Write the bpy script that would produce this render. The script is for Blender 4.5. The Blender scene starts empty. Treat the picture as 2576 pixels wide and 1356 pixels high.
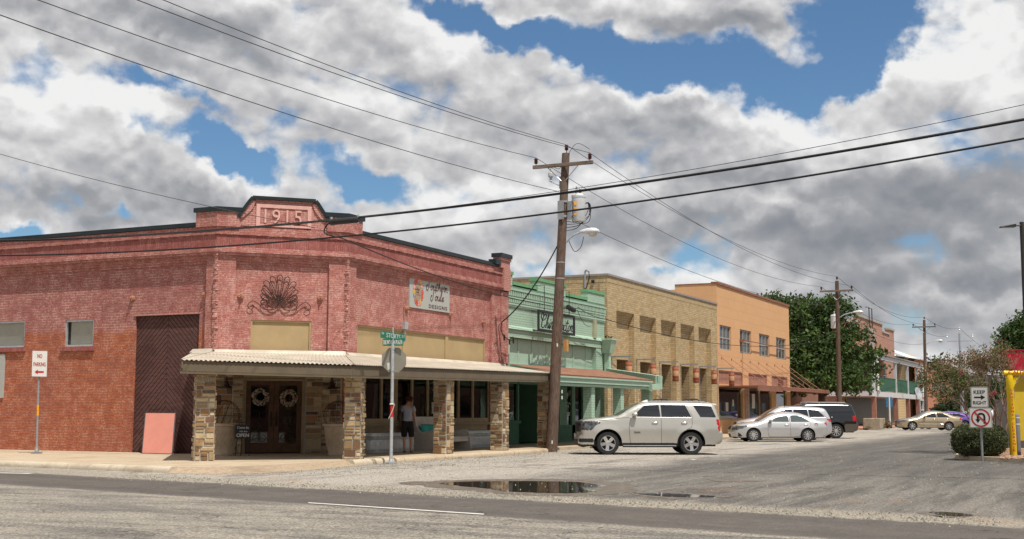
import bpy, bmesh, math, random
from mathutils import Vector, Matrix, noise
from mathutils.geometry import delaunay_2d_cdt
R = math.radians
sc = bpy.context.scene
# ------------------------------------------------------------------ camera
F_PX, CX, CY, IMW = 3150., 1287.5, 678., 2575.
PITCH, ROLL, CAMH, HEAD = math.atan(356/3150.), -0.003, 1.45, R(25.8)
fw = Vector((math.cos(HEAD)*math.cos(PITCH), math.sin(HEAD)*math.cos(PITCH), math.sin(PITCH)))
_r = Vector((math.sin(HEAD), -math.cos(HEAD), 0)); _u = _r.cross(fw)
rt = _r*math.cos(ROLL) - _u*math.sin(ROLL); up = rt.cross(fw)
CAM = Vector((0, 0, CAMH))
cd = bpy.data.cameras.new('camera'); cam = bpy.data.objects.new('camera', cd)
sc.collection.objects.link(cam)
cam.matrix_world = Matrix.Translation(CAM) @ Matrix((rt, up, -fw)).transposed().to_4x4()
cd.sensor_width = 36; cd.lens = 36*F_PX/IMW; cd.clip_end = 3000; cd.clip_start = .1
sc.camera = cam
# survey helpers: where a sight line from the camera meets a real plane
def ray(x, y): return fw + rt*((x-CX)/F_PX) + up*((CY-y)/F_PX)
def PZ(x, y, z=0): d = ray(x, y); return CAM + d*((z-CAMH)/d.z)
def PY(x, y, Y): d = ray(x, y); return CAM + d*(Y/d.y)
def PX(x, y, X): d = ray(x, y); return CAM + d*(X/d.x)
def PD(x, y, dep): return CAM + ray(x, y)*dep
# ------------------------------------------------------------------ light
SUN = Vector((-.24, -.40, 1)).normalized()
sd = bpy.data.lights.new('sun', 'SUN'); sd.energy = 4.8; sd.angle = R(.53); sd.color = (1, .945, .86)
so = bpy.data.objects.new('sun', sd); sc.collection.objects.link(so)
so.rotation_euler = SUN.to_track_quat('Z', 'Y').to_euler(); so.location = (0, 0, 60)
sc.view_settings.view_transform = 'Standard'; sc.view_settings.look = 'None'
sc.view_settings.exposure = .06; sc.view_settings.gamma = 1
w = bpy.data.worlds.new('World'); sc.world = w; w.use_nodes = True
def sky():
    nt = w.node_tree; N = nt.nodes; L = nt.links; N.clear()
    def n(t, **k):
        a = N.new(t)
        for q, v in k.items(): setattr(a, q, v)
        return a
    def math_(op, a, b=None, c=None, clamp=False):
        m = n('ShaderNodeMath', operation=op, use_clamp=clamp)
        for i, v in enumerate((a, b, c)):
            if v is None: continue
            if isinstance(v, (int, float)): m.inputs[i].default_value = v
            else: L.new(v, m.inputs[i])
        return m.outputs[0]
    st = n('ShaderNodeTexSky', sky_type='NISHITA', sun_disc=False)
    st.sun_elevation = math.asin(SUN.z); st.sun_rotation = math.atan2(SUN.x, SUN.y); st.air_density = 1.0; st.dust_density = .15; st.ozone_density = 4.0
    bg1 = n('ShaderNodeBackground'); tn = n('ShaderNodeMix', data_type='RGBA', blend_type='MULTIPLY'); tn.inputs[0].default_value = 1; L.new(st.outputs[0], tn.inputs[6]); tn.inputs[7].default_value = (.80, .97, 1.05, 1); L.new(tn.outputs[2], bg1.inputs[0]); bg1.inputs[1].default_value = .088
    tc = n('ShaderNodeTexCoord')
    rot = n('ShaderNodeVectorRotate', rotation_type='Z_AXIS'); L.new(tc.outputs['Generated'], rot.inputs['Vector']); rot.inputs['Angle'].default_value = -HEAD
    sp = n('ShaderNodeSeparateXYZ'); L.new(rot.outputs[0], sp.inputs[0])
    az = math_('MULTIPLY', math_('ARCTAN2', math_('MULTIPLY', sp.outputs[1], -1.), sp.outputs[0]), 180/math.pi)
    el = math_('MULTIPLY', math_('ARCSINE', sp.outputs[2]), 180/math.pi)
    cb = n('ShaderNodeCombineXYZ'); L.new(az, cb.inputs[0]); L.new(el, cb.inputs[1])
    P0 = cb.outputs[0]
    # warp
    nz = n('ShaderNodeTexNoise'); nz.inputs['Scale'].default_value = .42; nz.inputs['Detail'].default_value = 6; nz.inputs['Roughness'].default_value = .55; L.new(P0, nz.inputs['Vector'])
    wv = n('ShaderNodeVectorMath', operation='SUBTRACT'); L.new(nz.outputs['Color'], wv.inputs[0]); wv.inputs[1].default_value = (.5, .5, .5)
    ws = n('ShaderNodeVectorMath', operation='MULTIPLY'); L.new(wv.outputs[0], ws.inputs[0]); ws.inputs[1].default_value = (4.6, 3.4, 0)
    wa = n('ShaderNodeVectorMath', operation='ADD'); L.new(P0, wa.inputs[0]); L.new(ws.outputs[0], wa.inputs[1])
    PW = wa.outputs[0]
    def blob(px, py, rx, ry, ang=0, amp=1., src=PW, soft=False):
        r = ray(px, py); r = r.normalized()
        a = math.degrees(HEAD - math.atan2(r.y, r.x)); e = math.degrees(math.asin(r.z))
        m = n('ShaderNodeMapping', vector_type='TEXTURE'); L.new(src, m.inputs['Vector'])
        m.inputs['Location'].default_value = (a, e, 0); m.inputs['Rotation'].default_value = (0, 0, R(-ang))
        k = 180/math.pi/F_PX
        m.inputs['Scale'].default_value = (rx*k, ry*k, 1)
        g = n('ShaderNodeTexGradient', gradient_type='SPHERICAL'); L.new(m.outputs[0], g.inputs['Vector'])
        return math_('MULTIPLY', g.outputs['Fac'], amp)
    def total(lst):
        s = lst[0]
        for q in lst[1:]: s = math_('ADD', s, q)
        return s
    holes = total([blob(*h) for h in (
        (1120, 40, 260, 80, 22, 1.1), (1500, 130, 350, 80, 12, 1.15), (1850, 165, 400, 110, 12, 1.3), (2150, 70, 180, 180, 0, 1.4),
        (2150, 190, 190, 80, -20, .8), (1300, 75, 200, 60, 20, .7),
        (430, 215, 220, 45, 18, .85), (520, 375, 235, 70, 22, 1.0), (620, 405, 180, 50, 5, .75), (905, 455, 180, 70, 15, 1.1), (700, 290, 140, 40, 20, .3),
        (20, 600, 120, 45, 0, 1.2), (285, 520, 90, 35, 10, .9), (1430, 680, 130, 40, 10, .45), (1640, 690, 60, 25, 0, .5),
        (-700, 300, 380, 160, 10, 1.2), (3300, 300, 420, 200, 0, 1.1), (900, -500, 900, 260, 5, 1.2), (2600, -500, 700, 220, 0, 1.), (-1500, -200, 700, 250, 0, 1.2))])
    def fbm(off, scale, det, rough, stretch=(1, 1.5, 1)):
        m = n('ShaderNodeVectorMath', operation='MULTIPLY_ADD'); L.new(P0, m.inputs[0]); m.inputs[1].default_value = stretch; m.inputs[2].default_value = off
        t = n('ShaderNodeTexNoise'); t.inputs['Scale'].default_value = scale; t.inputs['Detail'].default_value = det; t.inputs['Roughness'].default_value = rough
        L.new(m.outputs[0], t.inputs['Vector']); return t.outputs['Fac']
    fA = fbm((3, 7, 0), .20, 8, .50)
    fB = fbm((3.30, 8.35, 0), .20, 8, .46)
    fC = fbm((13, 2, 5), .10, 3, .45, (1, 2.4, 1))
    fD = fbm((31, 22, 5), .9, 6, .65, (1, 1.4, 1))
    fD2 = fbm((31.1, 22.6, 5), .9, 4, .6, (1, 1.4, 1))
    def puff(scale, dy=0.):
        m = n('ShaderNodeVectorMath', operation='MULTIPLY_ADD'); L.new(PW2, m.inputs[0]); m.inputs[1].default_value = (1, 1.35, 1); m.inputs[2].default_value = (5.2, 3.1+dy, 0)
        v = n('ShaderNodeTexVoronoi', feature='F1'); v.inputs['Scale'].default_value = scale; v.inputs['Detail'].default_value = 2.; v.inputs['Roughness'].default_value = .5; v.inputs['Lacunarity'].default_value = 2.3
        L.new(m.outputs[0], v.inputs['Vector']); return v.outputs['Distance']
    wa2 = n('ShaderNodeVectorMath', operation='MULTIPLY_ADD'); L.new(wv.outputs[0], wa2.inputs[0]); wa2.inputs[1].default_value = (1.6, 1.2, 0); L.new(P0, wa2.inputs[2]); PW2 = wa2.outputs[0]
    pA = puff(.30); pB = puff(.30, .62)
    cov = math_('ADD', math_('SUBTRACT', math_('MULTIPLY_ADD', fA, 2.0, .24), holes), math_('ADD', math_('MULTIPLY_ADD', fD, .38, -.19), math_('MULTIPLY_ADD', pA, -.75, .30)))
    mr = n('ShaderNodeMapRange', interpolation_type='SMOOTHSTEP'); L.new(cov, mr.inputs['Value'])
    mr.inputs['From Min'].default_value = .10; mr.inputs['From Max'].default_value = .66
    alpha = mr.outputs[0]
    dark = total([blob(*h) for h in (
        (1600, 280, 420, 80, 6, .55), (1150, 320, 300, 90, 15, .35), (2430, 490, 420, 130, -5, .95), (1700, 400, 380, 80, 10, .5), (150, 500, 420, 90, 0, .7),
        (2200, 640, 600, 90, 10, .55), (1600, 560, 300, 80, 10, .4), (1300, 590, 260, 60, 0, .3), (300, 40, 520, 60, 0, .4), (560, 110, 320, 60, 15, .4), (1900, 60, 350, 50, 0, .5), (2500, 700, 300, 60, 0, .5), (2350, 820, 400, 60, 0, .45), (640, 500, 160, 40, 0, .3), (1650, 45, 340, 45, 5, .3))])
    lite = total([blob(*h) for h in (
        (1120, 130, 230, 90, 25, .8), (1650, 200, 240, 60, 10, .7), (2450, 120, 260, 190, 0, .8), (170, 200, 300, 120, 20, .75), (1900, 280, 240, 60, 20, .7), (330, 270, 100, 90, 0, .6),
        (560, 440, 260, 50, 10, .5), (1150, 480, 300, 60, 10, .5), (900, 240, 300, 100, 20, .3), (2150, 330, 300, 70, 20, .4), (2000, 530, 260, 50, 20, .35), (800, 110, 200, 70, 20, .35), (1420, 130, 200, 50, 20, .5))])
    rel = math_('ADD', math_('MULTIPLY', math_('SUBTRACT', fA, fB), 1.1), math_('ADD', math_('MULTIPLY', math_('SUBTRACT', fD, fD2), .22), math_('MULTIPLY', math_('SUBTRACT', pB, pA), .52)))
    br = math_('ADD', math_('ADD', math_('MULTIPLY_ADD', fC, .66, .27), rel), math_('SUBTRACT', math_('MULTIPLY', lite, .52), math_('MULTIPLY', dark, .70)))
    # thin cloud edges scatter more light than thick middles
    edge = n('ShaderNodeMapRange'); L.new(cov, edge.inputs['Value']); edge.inputs['From Min'].default_value = .2; edge.inputs['From Max'].default_value = 1.25
    edge.inputs['To Min'].default_value = .24; edge.inputs['To Max'].default_value = -.05
    br = math_('ADD', br, edge.outputs[0])
    cr = n('ShaderNodeValToRGB'); L.new(br, cr.inputs[0]); e = cr.color_ramp.elements
    e[0].position = .05; e[0].color = (.235, .25, .28, 1); e[1].position = .95; e[1].color = (.84, .84, .835, 1)
    for p, c in ((.36, (.33, .34, .36)), (.6, (.50, .50, .515)), (.8, (.68, .68, .68))):
        q = e.new(p); q.color = (*c, 1)
    bg2 = n('ShaderNodeBackground'); L.new(cr.outputs[0], bg2.inputs[0]); bg2.inputs[1].default_value = 1.0
    mx = n('ShaderNodeMixShader'); L.new(alpha, mx.inputs[0]); L.new(bg1.outputs[0], mx.inputs[1]); L.new(bg2.outputs[0], mx.inputs[2])
    o = n('ShaderNodeOutputWorld'); L.new(mx.outputs[0], o.inputs[0])
sky()
w.cycles.sampling_method = 'MANUAL'; w.cycles.sample_map_resolution = 512
# ------------------------------------------------------------------ materials
def s2l(h):
    h = h.lstrip('#'); v = [int(h[i:i+2], 16)/255 for i in (0, 2, 4)]
    return tuple(c/12.92 if c <= .04045 else ((c+.055)/1.055)**2.4 for c in v)
MATS = {}
class NT:
    def __init__(s, name):
        s.m = bpy.data.materials.new(name); s.m.use_nodes = True; s.t = s.m.node_tree; s.t.nodes.clear(); MATS[name] = s.m
        s.out = s.n('ShaderNodeOutputMaterial')
    def n(s, t, **k):
        a = s.t.nodes.new(t)
        for q, v in k.items(): setattr(a, q, v)
        return a
    def l(s, a, b): s.t.links.new(a, b)
    def val(s, sock, v):
        if isinstance(v, (int, float)): sock.default_value = v
        elif isinstance(v, tuple): sock.default_value = v if len(v) == len(sock.default_value) else (*v, 1)
        else: s.l(v, sock)
    def mix(s, f, a, b, mode='MIX'):
        m = s.n('ShaderNodeMix', data_type='RGBA', blend_type=mode); s.val(m.inputs[0], f); s.val(m.inputs[6], a); s.val(m.inputs[7], b); return m.outputs[2]
    def math(s, op, a, b=0., c=None, clamp=False):
        m = s.n('ShaderNodeMath', operation=op, use_clamp=clamp); s.val(m.inputs[0], a); s.val(m.inputs[1], b)
        if c is not None: s.val(m.inputs[2], c)
        return m.outputs[0]
    def noise(s, vec, scale, det=4, rough=.6, stretch=None, off=(0, 0, 0)):
        if stretch or off != (0, 0, 0):
            v = s.n('ShaderNodeVectorMath', operation='MULTIPLY_ADD'); s.l(vec, v.inputs[0]); v.inputs[1].default_value = stretch or (1, 1, 1); v.inputs[2].default_value = off; vec = v.outputs[0]
        t = s.n('ShaderNodeTexNoise'); t.inputs['Scale'].default_value = scale; t.inputs['Detail'].default_value = det; t.inputs['Roughness'].default_value = rough
        s.l(vec, t.inputs['Vector']); return t.outputs['Fac']
    def rng(s, v, a, b, c=0., d=1., smooth=True):
        m = s.n('ShaderNodeMapRange', interpolation_type='SMOOTHSTEP' if smooth else 'LINEAR'); s.val(m.inputs[0], v)
        for i, q in enumerate((a, b, c, d)): m.inputs[i+1].default_value = q
        return m.outputs[0]
    def pos(s): return s.n('ShaderNodeNewGeometry').outputs['Position']
    def uv(s): return s.n('ShaderNodeTexCoord').outputs['UV']
    def obj(s): return s.n('ShaderNodeTexCoord').outputs['Object']
    def sep(s, v): q = s.n('ShaderNodeSeparateXYZ'); s.l(v, q.inputs[0]); return q.outputs
    def bsdf(s, col, rough=.8, metal=0., spec=.4, bump=None, dist=.01, strength=.6, coat=0., normal=None, **k):
        b = s.n('ShaderNodeBsdfPrincipled'); s.val(b.inputs['Base Color'], col); s.val(b.inputs['Roughness'], rough); s.val(b.inputs['Metallic'], metal)
        b.inputs['Specular IOR Level'].default_value = spec; b.inputs['Coat Weight'].default_value = coat
        if coat: b.inputs['Coat Roughness'].default_value = .04
        if bump is not None:
            u = s.n('ShaderNodeBump'); u.inputs['Distance'].default_value = dist; u.inputs['Strength'].default_value = strength; s.l(bump, u.inputs['Height']); s.l(u.outputs[0], b.inputs['Normal'])
        s.l(b.outputs[0], s.out.inputs[0]); return b
def plain(name, col, rough=.7, metal=0., var=.12, scale=4., bump=0., spec=.4, coat=0.):
    if isinstance(col, str): col = s2l(col)
    t = NT(name); p = t.obj()
    f = t.noise(p, scale, 5, .65)
    lo = tuple(c*(1-var) for c in col); hi = tuple(min(1, c*(1+var)) for c in col)
    c = t.mix(t.rng(f, .3, .7), lo, hi)
    t.bsdf(c, rough, metal, spec, bump=t.noise(p, scale*8, 4) if bump else None, dist=bump, coat=coat); return t.m
def brickmat(name, c1, c2, mort, bw=.205, bh=.0677, ms=.010, patch=None, patch_amt=.5, low=None, lowz=3.75, mortvar=None, soot=.25, bias=0., streak=None, bumpd=.009):
    t = NT(name); uv = t.uv(); P = t.pos(); z = t.sep(P)[2]
    b = t.n('ShaderNodeTexBrick'); t.l(uv, b.inputs['Vector']); b.inputs['Scale'].default_value = 1
    b.inputs['Brick Width'].default_value = bw; b.inputs['Row Height'].default_value = bh; b.inputs['Mortar Size'].default_value = ms; b.inputs['Mortar Smooth'].default_value = .3; b.inputs['Bias'].default_value = bias
    big = t.noise(P, .8, 4, .6); med = t.noise(P, 3.2, 5, .7); fine = t.noise(P, 16, 4, .7)
    A, B, M = c1, c2, mort
    if low:
        k = t.rng(t.math('ADD', z, t.math('MULTIPLY_ADD', t.noise(P, 2.2, 6, .7), 1.1, -.55)), lowz-.10, lowz+.12)
        A = t.mix(k, low[0], c1); B = t.mix(k, low[1], c2); M = t.mix(k, low[2], mort)
    # only some joints show the old light paint
    if mortvar is not None:
        M = t.mix(t.rng(t.math('MULTIPLY_ADD', fine, .4, t.math('MULTIPLY', med, .6)), .44, .56), mortvar, M)
    t.val(b.inputs['Color1'], A); t.val(b.inputs['Color2'], B); t.val(b.inputs['Mortar'], M)
    c = b.outputs['Color']
    if patch: c = t.mix(t.math('MULTIPLY', t.rng(t.math('MULTIPLY_ADD', fine, .55, t.math('MULTIPLY', med, .45)), .535, .62), patch_amt), c, patch)
    if streak:
        sn = t.noise(P, 1.6, 5, .7, stretch=(3.5, 3.5, .55)); c = t.mix(t.math('MULTIPLY', t.rng(sn, .54, .70), streak[1]), c, streak[0])
    c = t.mix(t.math('MULTIPLY', t.rng(big, .35, .75), soot), c, tuple(q*.55 for q in c1[:3]))
    h = t.math('SUBTRACT', t.math('MULTIPLY', fine, .35), b.outputs['Fac'])
    t.bsdf(c, .82, spec=.3, bump=h, dist=bumpd, strength=.55); return t.m
RED_U = brickmat('red_painted_brick', (.45, .185, .155), (.365, .14, .118), (.60, .35, .31), patch=(.62, .38, .33), patch_amt=.7, mortvar=(.24, .08, .07), soot=.28, streak=((.54, .30, .26), .35))
RED_L = brickmat('red_brick_side_wall', (.41, .165, .147), (.33, .128, .115), (.60, .36, .31), patch=(.60, .38, .32), patch_amt=.5, mortvar=(.22, .07, .06), soot=.30, bh=.085, bw=.25, ms=.012,
                 low=((.43, .135, .068), (.35, .105, .050), (.52, .25, .16)), lowz=3.95, streak=((.17, .06, .065), .30))
RED_PALE = brickmat('pale_pink_brick', (.58, .30, .26), (.50, .25, .215), (.30, .12, .10), patch=(.38, .15, .13), patch_amt=.5, soot=.12)
M_PINK = plain('pale_pink_paint', (.66, .38, .335), .8, 0, .1, 6)
RED_SOLD = brickmat('soldier_course_brick', (.33, .105, .092), (.25, .080, .070), (.52, .27, .23), bw=.068, bh=.40, ms=.007, patch=(.5, .26, .22), patch_amt=.4, mortvar=(.2, .06, .055), soot=.25)
GRN_B = brickmat('green_painted_brick', (.385, .53, .415), (.36, .50, .39), (.24, .35, .27), bh=.10, bw=.28, ms=.011, soot=.12, patch=(.34, .52, .38), patch_amt=.3, bumpd=.009)
BEIGE = brickmat('tan_brick', (.56, .425, .245), (.40, .29, .15), (.30, .225, .135), bw=.32, bh=.105, ms=.013, soot=.18, patch=(.60, .47, .30), patch_amt=.6, streak=((.20, .14, .09), .5), bumpd=.008)
BEIGE_S = brickmat('tan_soldier_brick', (.50, .38, .22), (.36, .26, .14), (.46, .36, .23), bw=.085, bh=.30, ms=.008, soot=.18, patch=(.62, .47, .27), patch_amt=.5, streak=((.20, .13, .07), .4))
BRK_FAR = brickmat('salmon_brick', (.42, .19, .14), (.30, .12, .085), (.50, .34, .27), bw=.22, bh=.12, ms=.016, soot=.15, patch=(.58, .32, .24), patch_amt=.4)
BRK_FAR2 = brickmat('orange_brick', (.44, .175, .105), (.38, .145, .085), (.48, .25, .17), bw=.22, bh=.1, ms=.012, soot=.12)
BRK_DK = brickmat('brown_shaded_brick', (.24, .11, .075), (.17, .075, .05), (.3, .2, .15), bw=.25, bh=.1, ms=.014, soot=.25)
ORANGE = brickmat('peach_painted_block', (.66, .385, .20), (.64, .37, .19), (.56, .31, .15), bw=1.35, bh=.61, ms=.013, soot=.08, streak=((.50, .27, .14), .3), bumpd=.006)
M_COP = plain('dark_metal_coping', (.022, .03, .034), .38, .3, .2, 2)
M_COPL = plain('grey_metal_coping', (.30, .27, .25), .5, .2, .1)
M_TAN = plain('tan_board', (.40, .295, .155), .75, 0, .07, 1.2, .002)
M_TANF = plain('tan_frame_paint', (.40, .31, .20), .7, 0, .1, 3)
M_FASC = plain('brown_fascia_paint', (.135, .105, .070), .7, 0, .12, 2, .002)
M_FASCL = plain('cream_trim_paint', (.36, .31, .22), .7, 0, .12, 2)
M_CONC = None
M_WHITE = plain('white_paint', (.74, .73, .70), .6, 0, .05)
M_OFFW = plain('offwhite_wood', (.60, .57, .52), .6, 0, .08)
M_BLK = plain('black_paint', (.018, .018, .02), .55, 0, .3)
M_IRON = plain('rusty_iron', (.045, .022, .016), .7, .2, .3, 20)
M_GALV = plain('galvanized_steel', (.52, .55, .57), .45, .55, .15, 9)
M_GALVD = plain('grey_conduit', (.33, .35, .37), .5, .4, .15, 9)
M_SIGNW = plain('sign_white', (.66, .66, .63), .5, 0, .03)
M_SIGNR = plain('sign_red', (.42, .02, .03), .5, 0, .05)
M_SIGNB = plain('sign_black', (.012, .012, .014), .5, 0, .05)
M_SIGNG = plain('sign_green', (.005, .17, .10), .45, 0, .05)
M_SIGNX = plain('sign_back_aluminium', (.27, .255, .21), .5, .2, .08)
M_ORG = plain('orange_band', (.80, .36, .02), .6, 0, .1)
M_RBAND = plain('red_band', (.45, .03, .03), .6, 0, .1)
M_GPAINT = plain('green_paint', (.36, .50, .39), .6, 0, .06, 3)
M_GPAINT2 = plain('green_coping_paint', (.14, .33, .16), .65, 0, .12, 3)
M_GDARK = plain('dark_green_paint', (.10, .26, .16), .6, 0, .1, 3)
M_GTRIM = plain('deep_green_canvas', (.025, .10, .06), .8, 0, .12, 3)
M_DOOR = plain('stained_wood_door', (.10, .045, .018), .5, 0, .3, 8)
M_PEACH = plain('peach_board', (.60, .235, .18), .65, 0, .06, 2)
M_POT = plain('clay_coloured_pot', (.50, .40, .29), .8, 0, .12, 7, .003)
M_POLE = None
M_RUST = plain('rust_brown_metal', (.25, .105, .065), .6, .1, .18, 3)
M_RUSTP = plain('dull_mauve_panel', (.34, .17, .12), .7, 0, .15, 2)
M_SKIN = plain('skin', (.50, .27, .18), .55, 0, .06)
M_HAIR = plain('auburn_hair', (.075, .018, .010), .5, 0, .3, 30)
M_SHIRT = plain('grey_cotton', (.34, .355, .44), .85, 0, .06, 8)
M_SHORT = plain('black_cotton', (.012, .011, .012), .85, 0, .2)
M_BAG = plain('dark_leather', (.03, .025, .022), .5, 0, .2)
M_TEAL = plain('teal_cloth', (.05, .37, .36), .85, 0, .08)
M_YEL = plain('yellow_paint', (.76, .52, .015), .35, 0, .05)
M_YWALL = plain('yellow_wall', (.62, .43, .03), .5, 0, .05)
M_DRED = plain('dark_red_metal', (.38, .012, .03), .4, 0, .06)
M_GREYB = plain('grey_bollard_paint', (.15, .15, .16), .6, 0, .1)
M_STUC = plain('brown_stucco', (.095, .08, .075), .8, 0, .1)
M_TYRE = plain('tyre_rubber', (.02, .02, .02), .8, 0, .2)
M_RIM = plain('alloy_rim', (.66, .66, .67), .25, .85, .05)
M_CHROME = plain('chrome', (.8, .8, .8), .08, 1, .02)
M_PLASTIC = plain('black_plastic', (.022, .022, .023), .55, 0, .2)
M_CURT = plain('tan_curtain', (.50, .41, .26), .9, 0, .15, 6)
M_BLIND = plain('white_blind', (.40, .41, .37), .7, 0, .05)
M_PAPER = plain('paper', (.6, .6, .56), .8, 0, .04)
M_MORT = plain('pale_mortar', (.40, .37, .32), .9, 0, .12, 8)
M_INT = plain('dim_interior', (.06, .052, .045), .9, 0, .3, 1.5)
M_WIRE = plain('black_cable', (.012, .012, .013), .6, 0, .1)
M_WIREG = plain('weathered_conductor', (.07, .07, .075), .6, .2, .1)
M_INS = plain('brown_porcelain', (.07, .018, .014), .25, 0, .1)
M_INSG = plain('grey_porcelain', (.45, .46, .47), .3, 0, .05)
M_BLUEP = plain('blue_paint', (.05, .25, .50), .8, 0, .2)
M_HEADL = plain('headlamp_lens', (.13, .135, .14), .08, .6, .8, 9)
M_TAILL = plain('tail_lamp_lens', (.40, .008, .012), .12, 0, .15, 10)
M_AMBER = plain('amber_lens', (.75, .22, .03), .15, 0, .1)
def glass(name, tint=.35, refl=.06, col=(1, 1, 1)):
    t = NT(name); tr = t.n('ShaderNodeBsdfTransparent'); tr.inputs[0].default_value = (*(c*tint for c in col), 1)
    g = t.n('ShaderNodeBsdfGlossy'); g.inputs['Roughness'].default_value = .02; g.inputs['Color'].default_value = (.95, .97, 1, 1)
    fr = t.n('ShaderNodeFresnel'); fr.inputs[0].default_value = 1.5
    f = t.math('ADD', fr.outputs[0], refl, clamp=True); m = t.n('ShaderNodeMixShader'); t.l(f, m.inputs[0]); t.l(tr.outputs[0], m.inputs[1]); t.l(g.outputs[0], m.inputs[2]); t.l(m.outputs[0], t.out.inputs[0]); return t.m
G_SHOP = glass('shop_glass', .5, .03)
def carglass(name, col, spec=.6):
    t = NT(name); t.bsdf(col, .03, 0, spec, coat=.0); return t.m
G_CARD = carglass('tinted_car_glass', (.006, .008, .012), 1.0)
G_CARL = carglass('pale_car_glass', (.07, .095, .10), .8)
G_WIND = carglass('windshield_glass', (.045, .05, .045), .8)
def paint(name, col, metal=.8, rough=.3):
    t = NT(name); p = t.obj(); f = t.noise(p, 2, 4)
    c = t.mix(t.rng(f, .3, .7), tuple(q*.95 for q in col), col)
    t.bsdf(c, rough, metal, .5, coat=.8); return t.m
P_CHAMP = paint('champagne_car_paint', (.50, .485, .445), .42, .28)
P_SILV = paint('silver_car_paint', (.53, .53, .54), .42, .28)
P_SILV2 = paint('pale_silver_car_paint', (.56, .57, .60), .42, .28)
P_BLK = paint('black_car_paint', (.012, .014, .018), .2, .15)
P_GOLD = paint('gold_car_paint', (.43, .35, .24), .5, .26)
P_PURP = paint('purple_car_paint', (.11, .05, .27), .4, .25)
P_BRN = paint('brown_trim_paint', (.12, .10, .085), .4, .35)
def attrmat(name, rough=.85, bump=.006, bs=18, trans=False):
    t = NT(name); a = t.n('ShaderNodeAttribute', attribute_name='Col'); p = t.pos()
    f = t.noise(p, bs, 5, .7)
    c = t.mix(.55, a.outputs['Color'], t.mix(t.rng(f, .25, .75), (.35, .35, .35), (.68, .68, .68)), 'OVERLAY') if not trans else a.outputs['Color']
    if trans:
        b = t.bsdf(c, .6, 0, .25)
        tl = t.n('ShaderNodeBsdfTranslucent'); t.l(c, tl.inputs[0]); m = t.n('ShaderNodeMixShader'); m.inputs[0].default_value = .3
        t.l(b.outputs[0], m.inputs[1]); t.l(tl.outputs[0], m.inputs[2]); t.l(m.outputs[0], t.out.inputs[0])
    else: t.bsdf(c, rough, bump=f, dist=bump)
    return t.m
M_STONE = attrmat('rough_sandstone'); M_LEAF = attrmat('leaves', trans=True); M_COL = attrmat('painted_colours', .6, 0)
def _pole():
    t = NT('weathered_pole_wood'); p = t.obj()
    f = t.noise(p, 6, 6, .7, stretch=(6, 6, .35)); g = t.noise(p, 1.3, 4, .6)
    c = t.mix(t.rng(f, .3, .7), (.045, .026, .018), (.15, .095, .068)); c = t.mix(t.rng(g, .45, .7, 0, .45), c, (.17, .13, .105))
    t.bsdf(c, .85, bump=f, dist=.012); return t.m
M_POLE = _pole()
def _xarm():
    t = NT('grey_weathered_timber'); p = t.obj(); f = t.noise(p, 5, 6, .7, stretch=(1, .3, 4)); t.bsdf(t.mix(t.rng(f, .3, .7), (.09, .065, .05), (.25, .2, .165)), .85, bump=f, dist=.01); return t.m
M_XARM = _xarm()
def _conc(name, c1, c2, stain, amt=.5, joints=None):
    t = NT(name); P = t.pos(); a = t.noise(P, .9, 6, .65); b = t.noise(P, 9, 5, .7); f = t.noise(P, 45, 3, .7)
    c = t.mix(t.rng(b, .3, .7), c1, c2); c = t.mix(t.math('MULTIPLY', t.rng(a, .48, .68), amt), c, stain); c = t.mix(t.math('MULTIPLY', t.rng(f, .55, .7), .3), c, tuple(q*.5 for q in c1))
    if joints:
        s = t.sep(P); w1 = t.math('ABSOLUTE', t.math('SUBTRACT', t.math('FRACT', t.math('DIVIDE', s[0], joints)), .5)); w2 = t.math('ABSOLUTE', t.math('SUBTRACT', t.math('FRACT', t.math('DIVIDE', s[1], joints)), .5))
        j = t.math('MAXIMUM', t.math('GREATER_THAN', w1, .4925), t.math('GREATER_THAN', w2, .4925)); c = t.mix(t.math('MULTIPLY', j, .6), c, (.12, .09, .06))
    t.bsdf(c, .88, spec=.25, bump=t.math('ADD', b, f), dist=.006); return t.m
M_CONC = _conc('sidewalk_concrete', (.42, .335, .235), (.50, .41, .30), (.33, .235, .15), .6, 2.4)
M_KERB = _conc('kerb_concrete', (.46, .39, .29), (.54, .47, .37), (.28, .21, .14), .6)
M_APR = _conc('exposed_aggregate', (.30, .225, .15), (.42, .33, .24), (.20, .145, .10), .6)
M_BRSID = _conc('reddish_paving', (.40, .2, .14), (.46, .25, .18), (.3, .15, .1), .4)
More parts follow.
